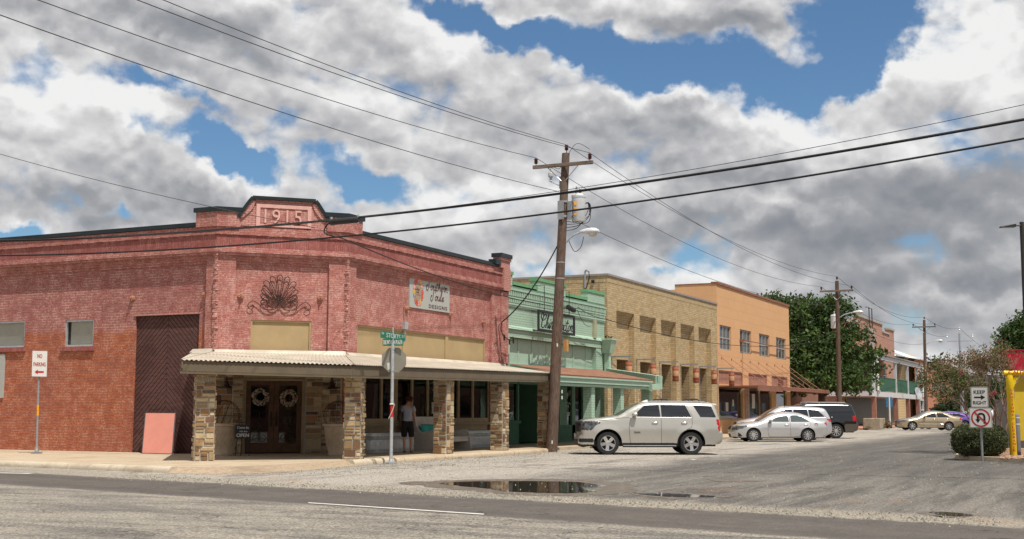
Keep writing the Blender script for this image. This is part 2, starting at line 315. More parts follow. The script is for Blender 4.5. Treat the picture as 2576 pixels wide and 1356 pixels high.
def _asph():
    # chip seal with worn dark wheel paths; main road runs along (.19, 1), side street along +X
    t = NT('chip_seal_pavement'); P = t.pos(); s = t.sep(P); x, y = s[0], s[1]
    q = t.math('SUBTRACT', x, t.math('MULTIPLY', y, .19))
    def sm(v, a, b): return t.rng(v, a, b)
    wob = t.noise(P, .35, 5, .65); wob2 = t.noise(P, 1.4, 5, .7)
    fine = t.noise(P, 26, 3, .75); fine2 = t.noise(P, 8, 4, .75, stretch=(1, 1, 1), off=(4, 4, 4))
    # main-road streaks
    stM = t.noise(P, 1.0, 6, .65, stretch=(1.5, .34, 1)); stS = t.noise(P, 1.0, 6, .68, stretch=(.16, 1.5, 1), off=(7, 3, 0))
    light = (.245, .225, .195); mid = (.135, .125, .113); dark = (.085, .080, .075)
    main = t.mix(sm(stM, .34, .62), mid, (.25, .226, .190))
    qd = t.math('ADD', q, t.math('ADD', t.math('MULTIPLY_ADD', wob2, .55, -.27), t.math('MULTIPLY_ADD', fine2, .5, -.25)))
    lane = t.math('MULTIPLY', sm(qd, 14.15, 14.35), t.math('SUBTRACT', 1., sm(qd, 16.95, 17.25)))
    lanec = t.mix(sm(wob2, .3, .7), (.093, .082, .073), (.118, .105, .094))
    lanec = t.mix(t.math('MULTIPLY', t.rng(t.math('ABSOLUTE', t.math('SUBTRACT', t.math('ABSOLUTE', t.math('SUBTRACT', q, 15.6)), .8)), .0, .45, 1., 0.), .35), lanec, (.075, .069, .064))
    lanec = t.mix(t.math('MULTIPLY', t.rng(stM, .55, .75), .35), lanec, (.20, .185, .165))
    main = t.mix(lane, main, lanec)
    # side street: pale parking strip, dark travelled middle
    yd = t.math('ADD', y, t.math('MULTIPLY_ADD', wob, 3.4, -1.7))
    park = sm(yd, 10.2, 13.2)
    far = sm(t.math('ADD', x, t.math('MULTIPLY', wob, 5)), 26, 36)
    mids = t.mix(sm(stS, .34, .62), dark, (.118, .110, .10)); mids = t.mix(t.math('MULTIPLY', sm(stS, .58, .72), .55), mids, (.20, .185, .16))
    pal = t.mix(sm(stS, .30, .52), (.20, .182, .16), (.32, .292, .255))
    pal = t.mix(t.math('MULTIPLY', t.math('GREATER_THAN', t.noise(P, .8, 5, .7, stretch=(.35, 1, 1), off=(3, 9, 2)), .60), .55), pal, (.13, .115, .1))
    side = t.mix(park, t.mix(far, t.mix(sm(stS, .36, .6), (.092, .086, .079), (.175, .162, .143)), mids), pal)
    k = sm(q, 17.1, 17.4)
    c = t.mix(k, main, side)
    # gravel washed along the road edge
    sh = t.math('MULTIPLY', sm(qd, 17.05, 17.3), t.math('SUBTRACT', 1., sm(qd, 17.9, 18.9)))
    c = t.mix(t.math('MULTIPLY', sh, t.rng(wob, .25, .6, .35, .95)), c, (.27, .24, .195))
    # rusty silt
    c = t.mix(t.math('MULTIPLY', t.math('MULTIPLY', t.rng(t.noise(P, .55, 5, .7, off=(5, 1, 0)), .56, .70), .55), t.math('MULTIPLY', sm(q, 17.4, 18.2), t.math('SUBTRACT', 1., sm(q, 21, 24)))), c, (.30, .17, .09))
    # stones
    sp = t.rng(fine, .36, .62, .50, 1.50); sp2 = t.rng(fine2, .33, .67, .78, 1.22)
    amt = t.math('MULTIPLY', sp, sp2); notl = t.mix(lane, (1, 1, 1), (.35, .35, .35))
    m = t.n('ShaderNodeMix', data_type='RGBA', blend_type='MULTIPLY'); t.l(notl, m.inputs[0]); t.l(c, m.inputs[6]); t.l(amt, m.inputs[7]); c = m.outputs[2]
    # cracks
    cr = t.math('LESS_THAN', t.math('ABSOLUTE', t.math('SUBTRACT', t.noise(P, .22, 6, .6, stretch=(1, .8, 1), off=(2, 2, 2)), .5)), .0022)
    c = t.mix(t.math('MULTIPLY', cr, .65), c, (.03, .027, .024))
    # damp patches
    t.bsdf(c, .9, spec=.22, bump=t.math('ADD', fine, fine2), dist=.012, strength=.7); return t.m
M_ASPH = _asph()
def _grnd():
    t = NT('dry_ground'); P = t.pos(); t.bsdf(t.mix(t.rng(t.noise(P, .2, 6), .35, .65), (.20, .18, .11), (.12, .15, .06)), .95); return t.m
M_GRND = _grnd()
def _water():
    t = NT('puddle_water'); t.bsdf((.05, .042, .034), .02, 0, .9, bump=t.noise(t.pos(), 7, 3), dist=.002, strength=.12); return t.m
M_WATER = _water()
def _wet():
    t = NT('damp_silt'); P = t.pos(); t.bsdf(t.mix(t.rng(t.noise(P, 5, 5, .7), .35, .65), (.085, .07, .055), (.17, .135, .10)), .5, bump=t.noise(P, 40, 3), dist=.008); return t.m
M_WET = _wet()
def _shingle():
    t = NT('brown_shingle'); uv = t.uv(); b = t.n('ShaderNodeTexBrick'); t.l(uv, b.inputs[0]); b.inputs['Scale'].default_value = 1; b.inputs['Brick Width'].default_value = .3; b.inputs['Row Height'].default_value = .14; b.inputs['Mortar Size'].default_value = .008
    t.val(b.inputs['Color1'], (.30, .145, .085)); t.val(b.inputs['Color2'], (.22, .10, .06)); t.val(b.inputs['Mortar'], (.08, .04, .03))
    c = t.mix(t.rng(t.noise(t.pos(), 1.5, 5), .5, .7, 0, .5), b.outputs[0], (.36, .2, .12)); t.bsdf(c, .9, bump=b.outputs['Fac'], dist=.01); return t.m
M_SHING = _shingle()
M_CORR = plain('cream_corrugated_metal', (.50, .45, .37), .55, .1, .16, 1.3)
def _chev():
    t = NT('maroon_planks'); p = t.uv(); f = t.noise(p, 4, 6, .7, stretch=(.5, 4, 1)); g = t.noise(p, 1.1, 5, .7)
    c = t.mix(t.rng(f, .3, .7), (.075, .032, .028), (.135, .062, .054)); c = t.mix(t.rng(g, .45, .65, 0, .5), c, (.045, .012, .012)); t.bsdf(c, .75, bump=f, dist=.004); return t.m
M_CHEV = _chev()
# ------------------------------------------------------------------ object helpers
def link(o): sc.collection.objects.link(o); return o
def tag(o, label=None, cat=None, group=None, kind=None):
    for k, v in (('label', label), ('category', cat), ('group', group), ('kind', kind)):
        if v: o[k] = v
    return o
def thing(name, loc, label, cat, group=None, rz=0):
    o = link(bpy.data.objects.new(name, None)); o.location = loc; o.rotation_euler = (0, 0, rz); o.empty_display_size = .3
    return tag(o, label, cat, group)
def org(o):
    v = Vector((0, 0, 0))
    while o is not None: v += Vector(o.location); o = o.parent
    return v
class Fr:
    """flat frame: s along a wall, o outward from it, z up"""
    def __init__(f, o, d, n): f.o = Vector((*o, 0)); f.d = Vector((*d, 0)).normalized(); f.n = Vector((*n, 0)).normalized()
    def p(f, s, o, z): return f.o + f.d*s + f.n*o + Vector((0, 0, z))
    def px(f, x, y, o=0):
        q = f.o + f.n*o; r = ray(x, y); t = (q-CAM).dot(f.n)/r.dot(f.n); h = CAM + r*t; return (h-f.o).dot(f.d), h.z
    def at(f, s, o, z): return Fr0(f.p(s, o, z), f)
def Fr0(p, f):
    g = Fr((p.x, p.y), f.d.xy, f.n.xy); g.o = Vector(p); return g
class MB:
    def __init__(s): s.v = []; s.f = []; s.c = []; s.cur = None; s.uvs = {}
    def V(s, p): s.v.append(Vector(p)); return len(s.v)-1
    def F(s, *idx): s.f.append(tuple(idx)); s.c.append(s.cur)
    def poly(s, pts): s.F(*[s.V(p) for p in pts])
    def hull8(s, P):
        a = [s.V(p) for p in P]
        for q in ((0, 3, 2, 1), (4, 5, 6, 7), (0, 1, 5, 4), (1, 2, 6, 5), (2, 3, 7, 6), (3, 0, 4, 7)): s.F(*[a[i] for i in q])
        return s
    def box(s, x0, y0, z0, x1, y1, z1):
        return s.hull8([(x0, y0, z0), (x1, y0, z0), (x1, y1, z0), (x0, y1, z0), (x0, y0, z1), (x1, y0, z1), (x1, y1, z1), (x0, y1, z1)])
    def fb(s, fr, s0, s1, o0, o1, z0, z1):
        return s.hull8([fr.p(s0, o0, z0), fr.p(s1, o0, z0), fr.p(s1, o1, z0), fr.p(s0, o1, z0), fr.p(s0, o0, z1), fr.p(s1, o0, z1), fr.p(s1, o1, z1), fr.p(s0, o1, z1)])
    def prism(s, pts, vec):
        """closed outline swept by a vector"""
        vec = Vector(vec); a = [s.V(p) for p in pts]; b = [s.V(Vector(p)+vec) for p in pts]; n = len(a)
        s.F(*a[::-1]); s.F(*b)
        for i in range(n): s.F(a[i], a[(i+1) % n], b[(i+1) % n], b[i])
        return s
    def tube(s, pts, r, n=8, r1=None, cap=True, closed=False):
        pts = [Vector(p) for p in pts]; m = len(pts); rings = []; pn = None
        for i, p in enumerate(pts):
            t = (pts[(i+1) % m if closed else min(i+1, m-1)] - pts[(i-1) % m if closed else max(i-1, 0)])
            t = t.normalized() if t.length > 1e-9 else Vector((0, 0, 1))
            if pn is None: a = Vector((0, 0, 1)) if abs(t.z) < .9 else Vector((1, 0, 0)); u = t.cross(a).normalized()
            else: u = (pn - t*pn.dot(t)); u = u.normalized() if u.length > 1e-6 else t.orthogonal().normalized()
            pn = u; v = t.cross(u); rr = r if r1 is None else r+(r1-r)*i/max(1, m-1)
            if callable(r): rr = r(i/max(1, m-1))
            rings.append([s.V(p+(u*math.cos(2*math.pi*k/n)+v*math.sin(2*math.pi*k/n))*rr) for k in range(n)])
        for i in range(m if closed else m-1):
            A, B = rings[i], rings[(i+1) % m]
            for k in range(n): s.F(A[k], A[(k+1) % n], B[(k+1) % n], B[k])
        if cap and not closed: s.F(*rings[0][::-1]); s.F(*rings[-1])
        return s
    def lathe(s, prof, c, axis=(0, 0, 1), n=20, ref=None, cap=True):
        ax = Vector(axis).normalized(); u = ax.orthogonal().normalized() if ref is None else Vector(ref); v = ax.cross(u); c = Vector(c); rings = []
        for r, h in prof: rings.append([s.V(c+ax*h+(u*math.cos(2*math.pi*k/n)+v*math.sin(2*math.pi*k/n))*max(r, 1e-4)) for k in range(n)])
        for A, B in zip(rings, rings[1:]):
            for k in range(n): s.F(A[k], A[(k+1) % n], B[(k+1) % n], B[k])
        if cap: s.F(*rings[0][::-1]); s.F(*rings[-1])
        return s
    def build(s, name, mat, parent=None, smooth=False, bevel=0., ang=38, local=False, label=None, kind=None, fix=True):
        off = org(parent) if (parent is not None and not local) else Vector((0, 0, 0))
        me = bpy.data.meshes.new(name); me.from_pydata([tuple(v-off) for v in s.v], [], s.f); me.update()
        if fix or bevel:
            bm = bmesh.new(); bm.from_mesh(me)
            if bevel:
                bmesh.ops.bevel(bm, geom=bm.edges[:], offset=bevel, segments=1, affect='EDGES', clamp_overlap=True)
            if fix: bmesh.ops.recalc_face_normals(bm, faces=bm.faces[:])
            bm.to_mesh(me); bm.free()
        if any(c is not None for c in s.c) and not bevel:
            at = me.color_attributes.new('Col', 'FLOAT_COLOR', 'CORNER')
            buf = []
            for p in me.polygons:
                c = s.c[p.index] or (.5, .5, .5)
                buf.extend((c[0], c[1], c[2], 1.)*p.loop_total)
            at.data.foreach_set('color', buf)
        uv = me.uv_layers.new(name='UVMap'); buf = [0.]*(2*len(me.loops))
        for p in me.polygons:
            n = p.normal
            if abs(n.z) > .8: U, W = Vector((1, 0, 0)), Vector((0, 1, 0))
            else:
                U = Vector((-n.y, n.x, 0)).normalized()
                if abs(U.x) > abs(U.y): U = U if U.x > 0 else -U
                else: U = U if U.y > 0 else -U
                W = Vector((0, 0, 1))
            for li in p.loop_indices:
                q = me.vertices[me.loops[li].vertex_index].co + off; buf[2*li] = q.dot(U); buf[2*li+1] = q.dot(W)
        uv.data.foreach_set('uv', buf)
        me.materials.append(mat)
        if smooth:
            me.shade_smooth(); me.set_sharp_from_angle(angle=R(ang))
        o = link(bpy.data.objects.new(name, me)); o.parent = parent
        if label: o['label'] = label
        if kind: o['kind'] = kind
        return o
def copy_tree(o, parent=None):
    c = o.copy(); link(c); c.parent = parent
    for ch in [q for q in sc.objects if q.parent == o]: copy_tree(ch, c)
    return c
# ------------------------------------------------------------------ lettering
_tc = {}
def text_geo(txt, shear=0., spacing=1.):
    k = (txt, shear, spacing)
    if k in _tc: return _tc[k]
    cu = bpy.data.curves.new('t', 'FONT'); cu.body = txt; cu.size = 1; cu.shear = shear; cu.space_character = spacing; cu.resolution_u = 3
    ob = bpy.data.objects.new('t', cu); sc.collection.objects.link(ob); dg = bpy.context.evaluated_depsgraph_get()
    me = bpy.data.meshes.new_from_object(ob.evaluated_get(dg)); vs = [v.co.copy() for v in me.vertices]; fs = [tuple(p.vertices) for p in me.polygons]
    sc.collection.objects.unlink(ob); bpy.data.objects.remove(ob); bpy.data.curves.remove(cu); bpy.data.meshes.remove(me)
    x0 = min(v.x for v in vs); x1 = max(v.x for v in vs); y0 = min(v.y for v in vs); y1 = max(v.y for v in vs)
    _tc[k] = (vs, fs, x0, x1, y0, y1); return _tc[k]
def put_text(mb, txt, o, U, W, w=None, h=None, centre=True, N=None, th=0., shear=0., spacing=1., bold=0.):
    """text with lower-left/centre at o; U right, W up; stretched to width w and height h"""
    vs, fs, x0, x1, y0, y1 = text_geo(txt, shear, spacing)
    sx = w/(x1-x0) if w else None; sy = h/(y1-y0) if h else None
    sx = sx or sy; sy = sy or sx; U = Vector(U); W = Vector(W)
    cxx, cyy = ((x0+x1)/2, (y0+y1)/2) if centre else (x0, y0)
    offs = [(0, 0)] if not bold else [(-bold, 0), (bold, 0)]
    for i, (dx, dy) in enumerate(offs):
        lift = (N*(.0015*i) if N is not None else Vector((0, 0, 0)))
        b = [mb.V(Vector(o)+U*((v.x-cxx)*sx+dx)+W*((v.y-cyy)*sy+dy)+lift) for v in vs]
        for f in fs: mb.F(*[b[q] for q in f])
    return mb
def crom(pts, n=6, closed=False):
    pts = [Vector(p) for p in pts]; out = []; m = len(pts)
    for i in range(m if closed else m-1):
        g = lambda k: pts[k % m] if closed else pts[max(0, min(m-1, k))]
        a, b, c, d = g(i-1), g(i), g(i+1), g(i+2)
        for j in range(n):
            t = j/n; out.append(.5*((2*b)+(c-a)*t+(2*a-5*b+4*c-d)*t*t+(3*b-a-3*c+d)*t**3))
    if not closed: out.append(pts[-1])
    return out
# hand-drawn cursive strokes on an x-height of 1; (advance, [strokes])
CUR = {
 'S': (1.45, [[(1.25, 1.75), (1.4, 2.1), (1.2, 2.5), (.8, 2.4), (.6, 1.7), (.7, .9), (.6, .1), (.25, -.3), (-.15, .0), (-.2, .6), (0, 1.05), (.2, .95), (.1, .75)]]),
 'o': (1.0, [[(.75, .95), (.35, 1.0), (.1, .5), (.3, .02), (.7, .15), (.85, .6), (.7, .95), (.95, .8), (1.1, .85)]]),
 'u': (1.1, [[(.05, .9), (.2, 1.0), (.15, .3), (.4, 0), (.75, .3), (.95, 1.0), (.85, .3), (1.0, 0), (1.2, .2)]]),
 't': (.85, [[(.45, 1.9), (.3, 1.0), (.2, .2), (.45, -.05), (.85, .2)], [(-.1, 1.35), (.4, 1.45), (.95, 1.35)]]),
 'h': (1.1, [[(.0, .2), (.4, 1.2), (.6, 2.1), (.4, 2.2), (.25, 1.5), (.1, 0), (.3, .75), (.65, .95), (.75, .4), (.8, .05), (1.15, .2)]]),
 'e': (.9, [[(0, .3), (.45, .45), (.7, .8), (.45, 1.0), (.15, .6), (.3, .05), (.65, .05), (.95, .35)]]),
 'r': (.85, [[(0, .2), (.3, .95), (.35, 1.15), (.55, .95), (.8, .95), (.6, .3), (.75, 0), (.95, .2)]]),
 'n': (1.1, [[(0, .8), (.2, 1.0), (.1, .0), (.35, .75), (.7, 1.0), (.75, .4), (.85, 0), (1.15, .1)]]),
 'l': (.65, [[(0, .2), (.35, 1.2), (.5, 2.1), (.25, 2.1), (.15, 1.0), (.2, .15), (.45, 0), (.7, .25)]]),
 'C': (1.6, [[(1.15, 1.5), (1.35, 1.9), (1.05, 2.25), (.5, 1.9), (.15, 1.1), (.2, .3), (.6, 0), (1.05, .15), (1.35, .55)], [(1.15, 1.5), (.4, 1.2), (-.3, 1.6), (-.35, 2.2), (.1, 2.4), (.4, 1.9), (.2, 1.2)]]),
 'i': (.55, [[(0, .3), (.3, 1.0), (.2, .3), (.35, 0), (.6, .25)], [(.35, 1.4), (.42, 1.5)]]),
 'p': (1.05, [[(0, .4), (.35, 1.2), (.2, -.9)], [(.25, .6), (.6, 1.0), (.85, .6), (.6, 0), (.3, .15), (.7, 0), (1.1, .3)]]),
 'a': (1.0, [[(.75, .9), (.35, 1.0), (.1, .4), (.35, 0), (.75, .4), (.85, .95), (.8, .2), (1.05, .15)]]),
 'c': (.8, [[(.6, .85), (.35, 1.0), (.1, .5), (.3, .02), (.65, .05), (.85, .3)]]),
}
def cursive(mb, txt, o, U, W, xh, r, shear=.25, squeeze=.8, N=None):
    x = 0.; U = Vector(U); W = Vector(W)
    for ch in txt:
        adv, st = CUR[ch]
        for q in st:
            pts = crom([Vector((a, b, 0)) for a, b in q], 5)
            mb.tube([Vector(o)+U*((x+(p.x+shear*p.y)*squeeze)*xh)+W*(p.y*xh) for p in pts], r, 5)
        x += adv*squeeze
    return x*xh
# ------------------------------------------------------------------ masonry helpers
def wall_grid(mb, fr, s0, s1, z0, z1, holes, depth=.25, jamb=True):
    """front skin of a wall with real openings and their reveals"""
    ss = sorted({s0, s1, *[q for h in holes for q in h[:2]]}); zs = sorted({z0, z1, *[q for h in holes for q in h[2:4]]})
    ss = [q for q in ss if s0 <= q <= s1]; zs = [q for q in zs if z0 <= q <= z1]
    for a, b in zip(ss, ss[1:]):
        for c, d in zip(zs, zs[1:]):
            m = ((a+b)/2, (c+d)/2)
            if any(h[0] < m[0] < h[1] and h[2] < m[1] < h[3] for h in holes): continue
            mb.poly([fr.p(a, 0, c), fr.p(b, 0, c), fr.p(b, 0, d), fr.p(a, 0, d)])
    if jamb:
        for h in holes:
            a, b, c, d = h[:4]; D = h[4] if len(h) > 4 else depth
            for P in ([(a, c), (a, d)], [(a, d), (b, d)], [(b, d), (b, c)], [(b, c), (a, c)]):
                (x, y), (u, v) = P; mb.poly([fr.p(x, 0, y), fr.p(u, 0, v), fr.p(u, -D, v), fr.p(x, -D, y)])
STC = [(.44, .32, .18), (.38, .26, .13), (.50, .39, .24), (.28, .155, .075), (.54, .44, .30), (.34, .21, .105), (.18, .095, .055), (.42, .31, .18), (.47, .36, .22), (.30, .17, .08), (.22, .12, .065)]
def stones(mb, fr, s0, s1, z0, z1, rnd, o=.0, big=1.):
    z = z0
    while z < z1-.03:
        h = min(rnd.choice((.07, .09, .12, .16, .2, .25))*big, z1-z)
        if z1-(z+h) < .06: h = z1-z
        s = s0
        while s < s1-.02:
            w = rnd.uniform(.12, .34)*big
            if s1-(s+w) < .1: w = s1-s
            parts = [(z, z+h)]
            if h > .15*big and rnd.random() < .45: m = z+h*rnd.uniform(.4, .6); parts = [(z, m), (m, z+h)]
            for a, b in parts:
                g = .011; c = rnd.choice(STC); k = rnd.uniform(.68, 1.12); mb.cur = tuple(q*k for q in c)
                t = o+rnd.uniform(.008, .045); i = .012
                j = lambda: rnd.uniform(-.006, .006)
                P = [fr.p(s+g+j(), o-.01, a+g+j()), fr.p(s+w-g+j(), o-.01, a+g+j()), fr.p(s+w-g+j(), o-.01, b-g+j()), fr.p(s+g+j(), o-.01, b-g+j()),
                     fr.p(s+g+i+j(), t, a+g+i+j()), fr.p(s+w-g-i+j(), t, a+g+i+j()), fr.p(s+w-g-i+j(), t, b-g-i+j()), fr.p(s+g+i+j(), t, b-g-i+j())]
                mb.hull8(P)
            s += w
        z += h
    mb.cur = None
def box_frames(cx, cy, w, ang=0.):
    """four outward frames round a square pier centred at cx, cy"""
    out = []
    for k in range(4):
        a = ang+k*math.pi/2; n = Vector((math.cos(a), math.sin(a))); d = Vector((-n.y, n.x)); c = Vector((cx, cy))+n*w/2-d*w/2
        out.append(Fr(c, d, n))
    return out
# ------------------------------------------------------------------ ground
def sheet(name, pts, z, mat, label=None, kind='structure', parent=None):
    mb = MB(); mb.poly([(p[0], p[1], z) for p in pts]); o = mb.build(name, mat, parent, fix=False)
    o['kind'] = kind; return o
g = MB(); g.poly([(-1500, -1500, -.03), (2500, -1500, -.03), (2500, 1500, -.03), (-1500, 1500, -.03)]); g.build('ground', M_GRND, kind='structure')
rd = MB()   # streets: one sheet, gently subdivided
rd.poly([(-60, -90, 0), (320, -90, 0), (320, 40, 0), (60, 60, 0), (60, 160, 0), (-60, 160, 0)]); rd.build('road', M_ASPH, kind='structure')
KZ = .13
# raised concrete with a rounded kerb nose
def slab(name, outline, z, mat, nose=.0):
    mb = MB(); n = len(outline); mb.poly([(x, y, z) for x, y in outline])
    for i in range(n):
        (a, b), (c, d) = outline[i], outline[(i+1) % n]; mb.poly([(a, b, 0-.02), (c, d, 0-.02), (c, d, z), (a, b, z)])
    o = mb.build(name, mat); o['kind'] = 'structure'; return o
kerbL = [(27.6, 60), (23.75, 27.5), (23.2, 22.5), (22.95, 19.9)]
corner = [(23.1, 19.2), (24.2, 18.55), (26.2, 18.35), (28.5, 18.40)]
slab('sidewalk', [(30.7, 60)]+[(27.8, 60), (24.0, 27.5), (23.42, 22.5), (23.2, 20.0), (23.4, 19.45), (24.3, 18.85), (26.2, 18.66), (28.5, 18.7), (30.6, 18.72), (42.0, 18.72), (42.0, 22.6), (30.7, 26.2)], KZ, M_CONC)
kb = MB()   # kerb: rounded profile swept round the corner
path = [(27.55, 60), (25.6, 43)]+kerbL[1:]
def sweep_kerb(mb, path, w=.28, z=KZ+.012):
    P = [Vector((*p, 0)) for p in path]; prof = [(0, -.02), (.0, .045), (.02, .09), (.06, z-.012), (.11, z), (w, z), (w, -.02)]; rings = []
    for i, p in enumerate(P):
        t = (P[min(i+1, len(P)-1)]-P[max(i-1, 0)]).normalized(); nn = Vector((-t.y, t.x, 0))  # inward = left of travel
        rings.append([mb.V(p+nn*a+Vector((0, 0, b))) for a, b in prof])
    for A, B in zip(rings, rings[1:]):
        for k in range(len(prof)-1): mb.F(A[k], A[k+1], B[k+1], B[k])
    mb.F(*rings[0]); mb.F(*rings[-1][::-1])
sweep_kerb(kb, path); kb.build('kerb', M_KERB, smooth=True, kind='structure'); kb = MB(); sweep_kerb(kb, [(28.5, 18.40), (29.6, 18.42), (30.6, 18.44)]); kb.build('kerb', M_KERB, smooth=True, kind='structure')
kb = MB(); sweep_kerb(kb, [(30.75, 18.45), (42.0, 18.45)], .27, KZ); kb.build('kerb', M_CONC, smooth=True, kind='structure')
rtop = [(23.2, 20.0), (23.4, 19.45), (24.3, 18.85), (26.2, 18.66), (28.5, 18.7)]; rbot = [(22.93, 19.95)]+[tuple(PZ(x, y, 0).xy) for x, y in ((505, 1192.5), (620, 1192), (745, 1186))]+[(28.5, 18.36)]
rp_ = MB()
for i in range(4):
    for j in range(6):
        q = lambda u, v: Vector((*Vector(rtop[i]).lerp(Vector(rtop[i+1]), u).lerp(Vector(rbot[i]).lerp(Vector(rbot[i+1]), u), v), (KZ+.002)*(1-v)**1.15+.002))
        rp_.poly([q(0, j/6), q(1, j/6), q(1, (j+1)/6), q(0, (j+1)/6)])
rp_.build('kerb_ramp', M_APR, fix=False, kind='structure')
if 0: sheet('ramp_apron', [tuple(PZ(x, y, KZ+.006).xy) for x, y in ((505, 1172), (590, 1168.5), (700, 1167.5), (800, 1168), (838, 1169), (800, 1172.5), (720, 1175), (600, 1177.5), (520, 1178), (470, 1176))], KZ+.006, M_APR)
# farther sidewalk beyond the pole
slab('sidewalk', [(43.2, 18.9), (96, 18.9), (96, 22.3), (43.2, 22.3)], KZ-.02, M_CONC)
slab('sidewalk', [(99, 19.2), (150, 19.2), (150, 30), (99, 30)], .11, M_BRSID)
slab('sidewalk', [(150.2, 19.2), (240, 19.2), (240, 34), (150.2, 34)], .10, M_CONC)
# silt and puddles lie in the gutter
def blobpts(c, rx, ry, ang, rnd, n=40, rough=.25):
    out = []; ph = [rnd.uniform(0, 6.28) for _ in range(6)]
    for k in range(n):
        a = 2*math.pi*k/n; r = 1+rough*(.5*math.sin(2*a+ph[0])+.4*math.sin(3*a+ph[1])+.3*math.sin(5*a+ph[2])+.22*math.sin(9*a+ph[3])+.15*math.sin(14*a+ph[4]))
        x, y = rx*r*math.cos(a), ry*r*math.sin(a); out.append((c[0]+x*math.cos(ang)-y*math.sin(ang), c[1]+x*math.sin(ang)+y*math.cos(ang)))
    return out
rnd = random.Random(4)
def lying(pix, z=.006, jit=.05):
    P = [PZ(x, y, 0) for x, y in pix]; P = crom([Vector((p.x, p.y, 0)) for p in P], 5, True); return [(p.x+rnd.uniform(-jit, jit), p.y+rnd.uniform(-jit, jit)) for p in P]
def puddle(pix, label, dpix=None):
    if dpix:
        sheet('damp_ground', lying(dpix, jit=.13), .004, M_WET)
    mb = MB(); mb.poly([(x, y, .008) for x, y in lying(pix)]); o = mb.build('puddle', M_WATER, fix=False); o['kind'] = 'structure'
puddle([(1108, 1216), (1180, 1212), (1300, 1211), (1400, 1212), (1470, 1215), (1520, 1224), (1480, 1229), (1500, 1236), (1440, 1241), (1350, 1240), (1270, 1236), (1220, 1229), (1150, 1222)], '', 
       [(1000, 1213), (1080, 1211), (1150, 1208), (1310, 1205), (1430, 1206), (1540, 1212), (1600, 1226), (1560, 1241), (1450, 1248), (1330, 1246), (1200, 1237), (1100, 1226), (1040, 1220)])
puddle([(1590, 1241), (1640, 1239), (1720, 1243), (1800, 1249), (1740, 1252), (1660, 1249)], '', [(1570, 1240), (1640, 1236), (1750, 1241), (1830, 1250), (1740, 1256), (1650, 1252)])
puddle([(2340, 1288), (2390, 1290), (2440, 1296), (2400, 1300), (2360, 1295)], '', [(2320, 1287), (2400, 1287), (2470, 1297), (2400, 1304), (2340, 1298)])
sheet('damp_ground', lying([(1780, 1204), (1850, 1207), (1930, 1209), (1860, 1213), (1800, 1210)], jit=.03), .005, M_WET)
# painted marks
def mark(name, pix, mat, z=.006): sheet(name, [tuple(PZ(x, y, 0).xy) for x, y in pix], z, mat)
M_MARK = plain('worn_white_line', (.60, .57, .52), .8, 0, .15, 5)
M_MARKY = plain('worn_orange_line', (.50, .34, .17), .85, 0, .25, 1)
mark('lane_line', [(774, 1264.2), (776, 1266.2), (1216, 1295.4), (1218, 1293.2)], M_MARK)
mark('lane_line', [(0, 1189), (0, 1190.6), (70, 1192.2), (88, 1191.2)], M_MARK)
mb = MB()
for q in range(7):
    X = 50+q*3.1
    if q in (0,): continue
    mb.poly([(X, 13.4, .005), (X+.10, 13.4, .005), (X+.10, 18.4, .005), (X, 18.4, .005)])
mb.build('parking_lines', M_MARKY, fix=False, kind='structure')
mb = MB(); c = Vector((56.2, 14.1, .0055))
for a in range(14):
    t = a/13*4.6; mb.tube([c+Vector((math.cos(t)*.9, math.sin(t)*.55, 0)), c+Vector((math.cos(t+.36)*.9, math.sin(t+.36)*.55, 0))], .05, 4)
for v in mb.v: v.z = .0055+(.003 if v.z > .0055 else 0)
mb.build('parking_mark', M_BLUEP, kind='structure')
# loose aggregate, weeds
rnd = random.Random(8)
M_GRAV = attrmat('loose_stone', .9, .002)
gv = MB()
for i in range(5200):
    t = rnd.random()
    if t < .5: y = rnd.uniform(1.5, 20); q = rnd.gauss(17.6, .35); x = q+.19*y
    elif t < .8: x = rnd.uniform(24, 44); y = 18.3-abs(rnd.gauss(0, 1.2))
    else: x = rnd.uniform(20, 44); y = rnd.uniform(3, 18)
    s = rnd.uniform(.008, .022); k = rnd.choice((.30, .38, .14, .24)); gv.cur = (k, k*.92, k*.78)
    a = rnd.uniform(0, 6.3); P = [Vector((x+s*math.cos(a+j*2.09), y+s*math.sin(a+j*2.09), .004)) for j in range(3)]; ap = Vector((x, y, .004+s*1.1))
    i0 = [gv.V(p) for p in P]+[gv.V(ap)]
    for f in ((0, 1, 3), (1, 2, 3), (2, 0, 3)): gv.F(*[i0[j] for j in f])
gv.build('loose_gravel', M_GRAV, fix=False, kind='stuff')
def grass(c, n, rad, h, name='weed_tuft', label='', cols=((.20, .20, .06), (.12, .17, .04), (.35, .30, .14))):
    mb = MB()
    for i in range(n):
        a = rnd.uniform(0, 6.28); r = rad*math.sqrt(rnd.random()); b = Vector((c[0]+r*math.cos(a), c[1]+r*.5*math.sin(a), c[2] if len(c) > 2 else .003)); l = rnd.uniform(.4, 1)*h; d = Vector((rnd.uniform(-1, 1), rnd.uniform(-1, 1), 1.2)).normalized()*l
        wv = Vector((math.cos(a), math.sin(a), 0))*.006; mb.cur = rnd.choice(cols); mb.poly([b-wv, b+wv, b+d])
    o = mb.build(name, M_LEAF, fix=False); tag(o, label, 'weeds'); return o
for px, py, n, r, h, lb in ((1140, 1154, 70, .5, .12, 'green weeds at the kerb foot right of the third stone column'), (1125, 1170, 60, .35, .06, 'dry weed tuft on the gravel below the third stone column'),
                            (1300, 1142, 60, .22, .14, 'dry weed tuft at the kerb near the fourth stone column'), (1080, 1158, 40, .3, .06, 'low weeds at the kerb right of the stop sign')):
    grass(PZ(px, py, 0), n, r, h, label=lb)

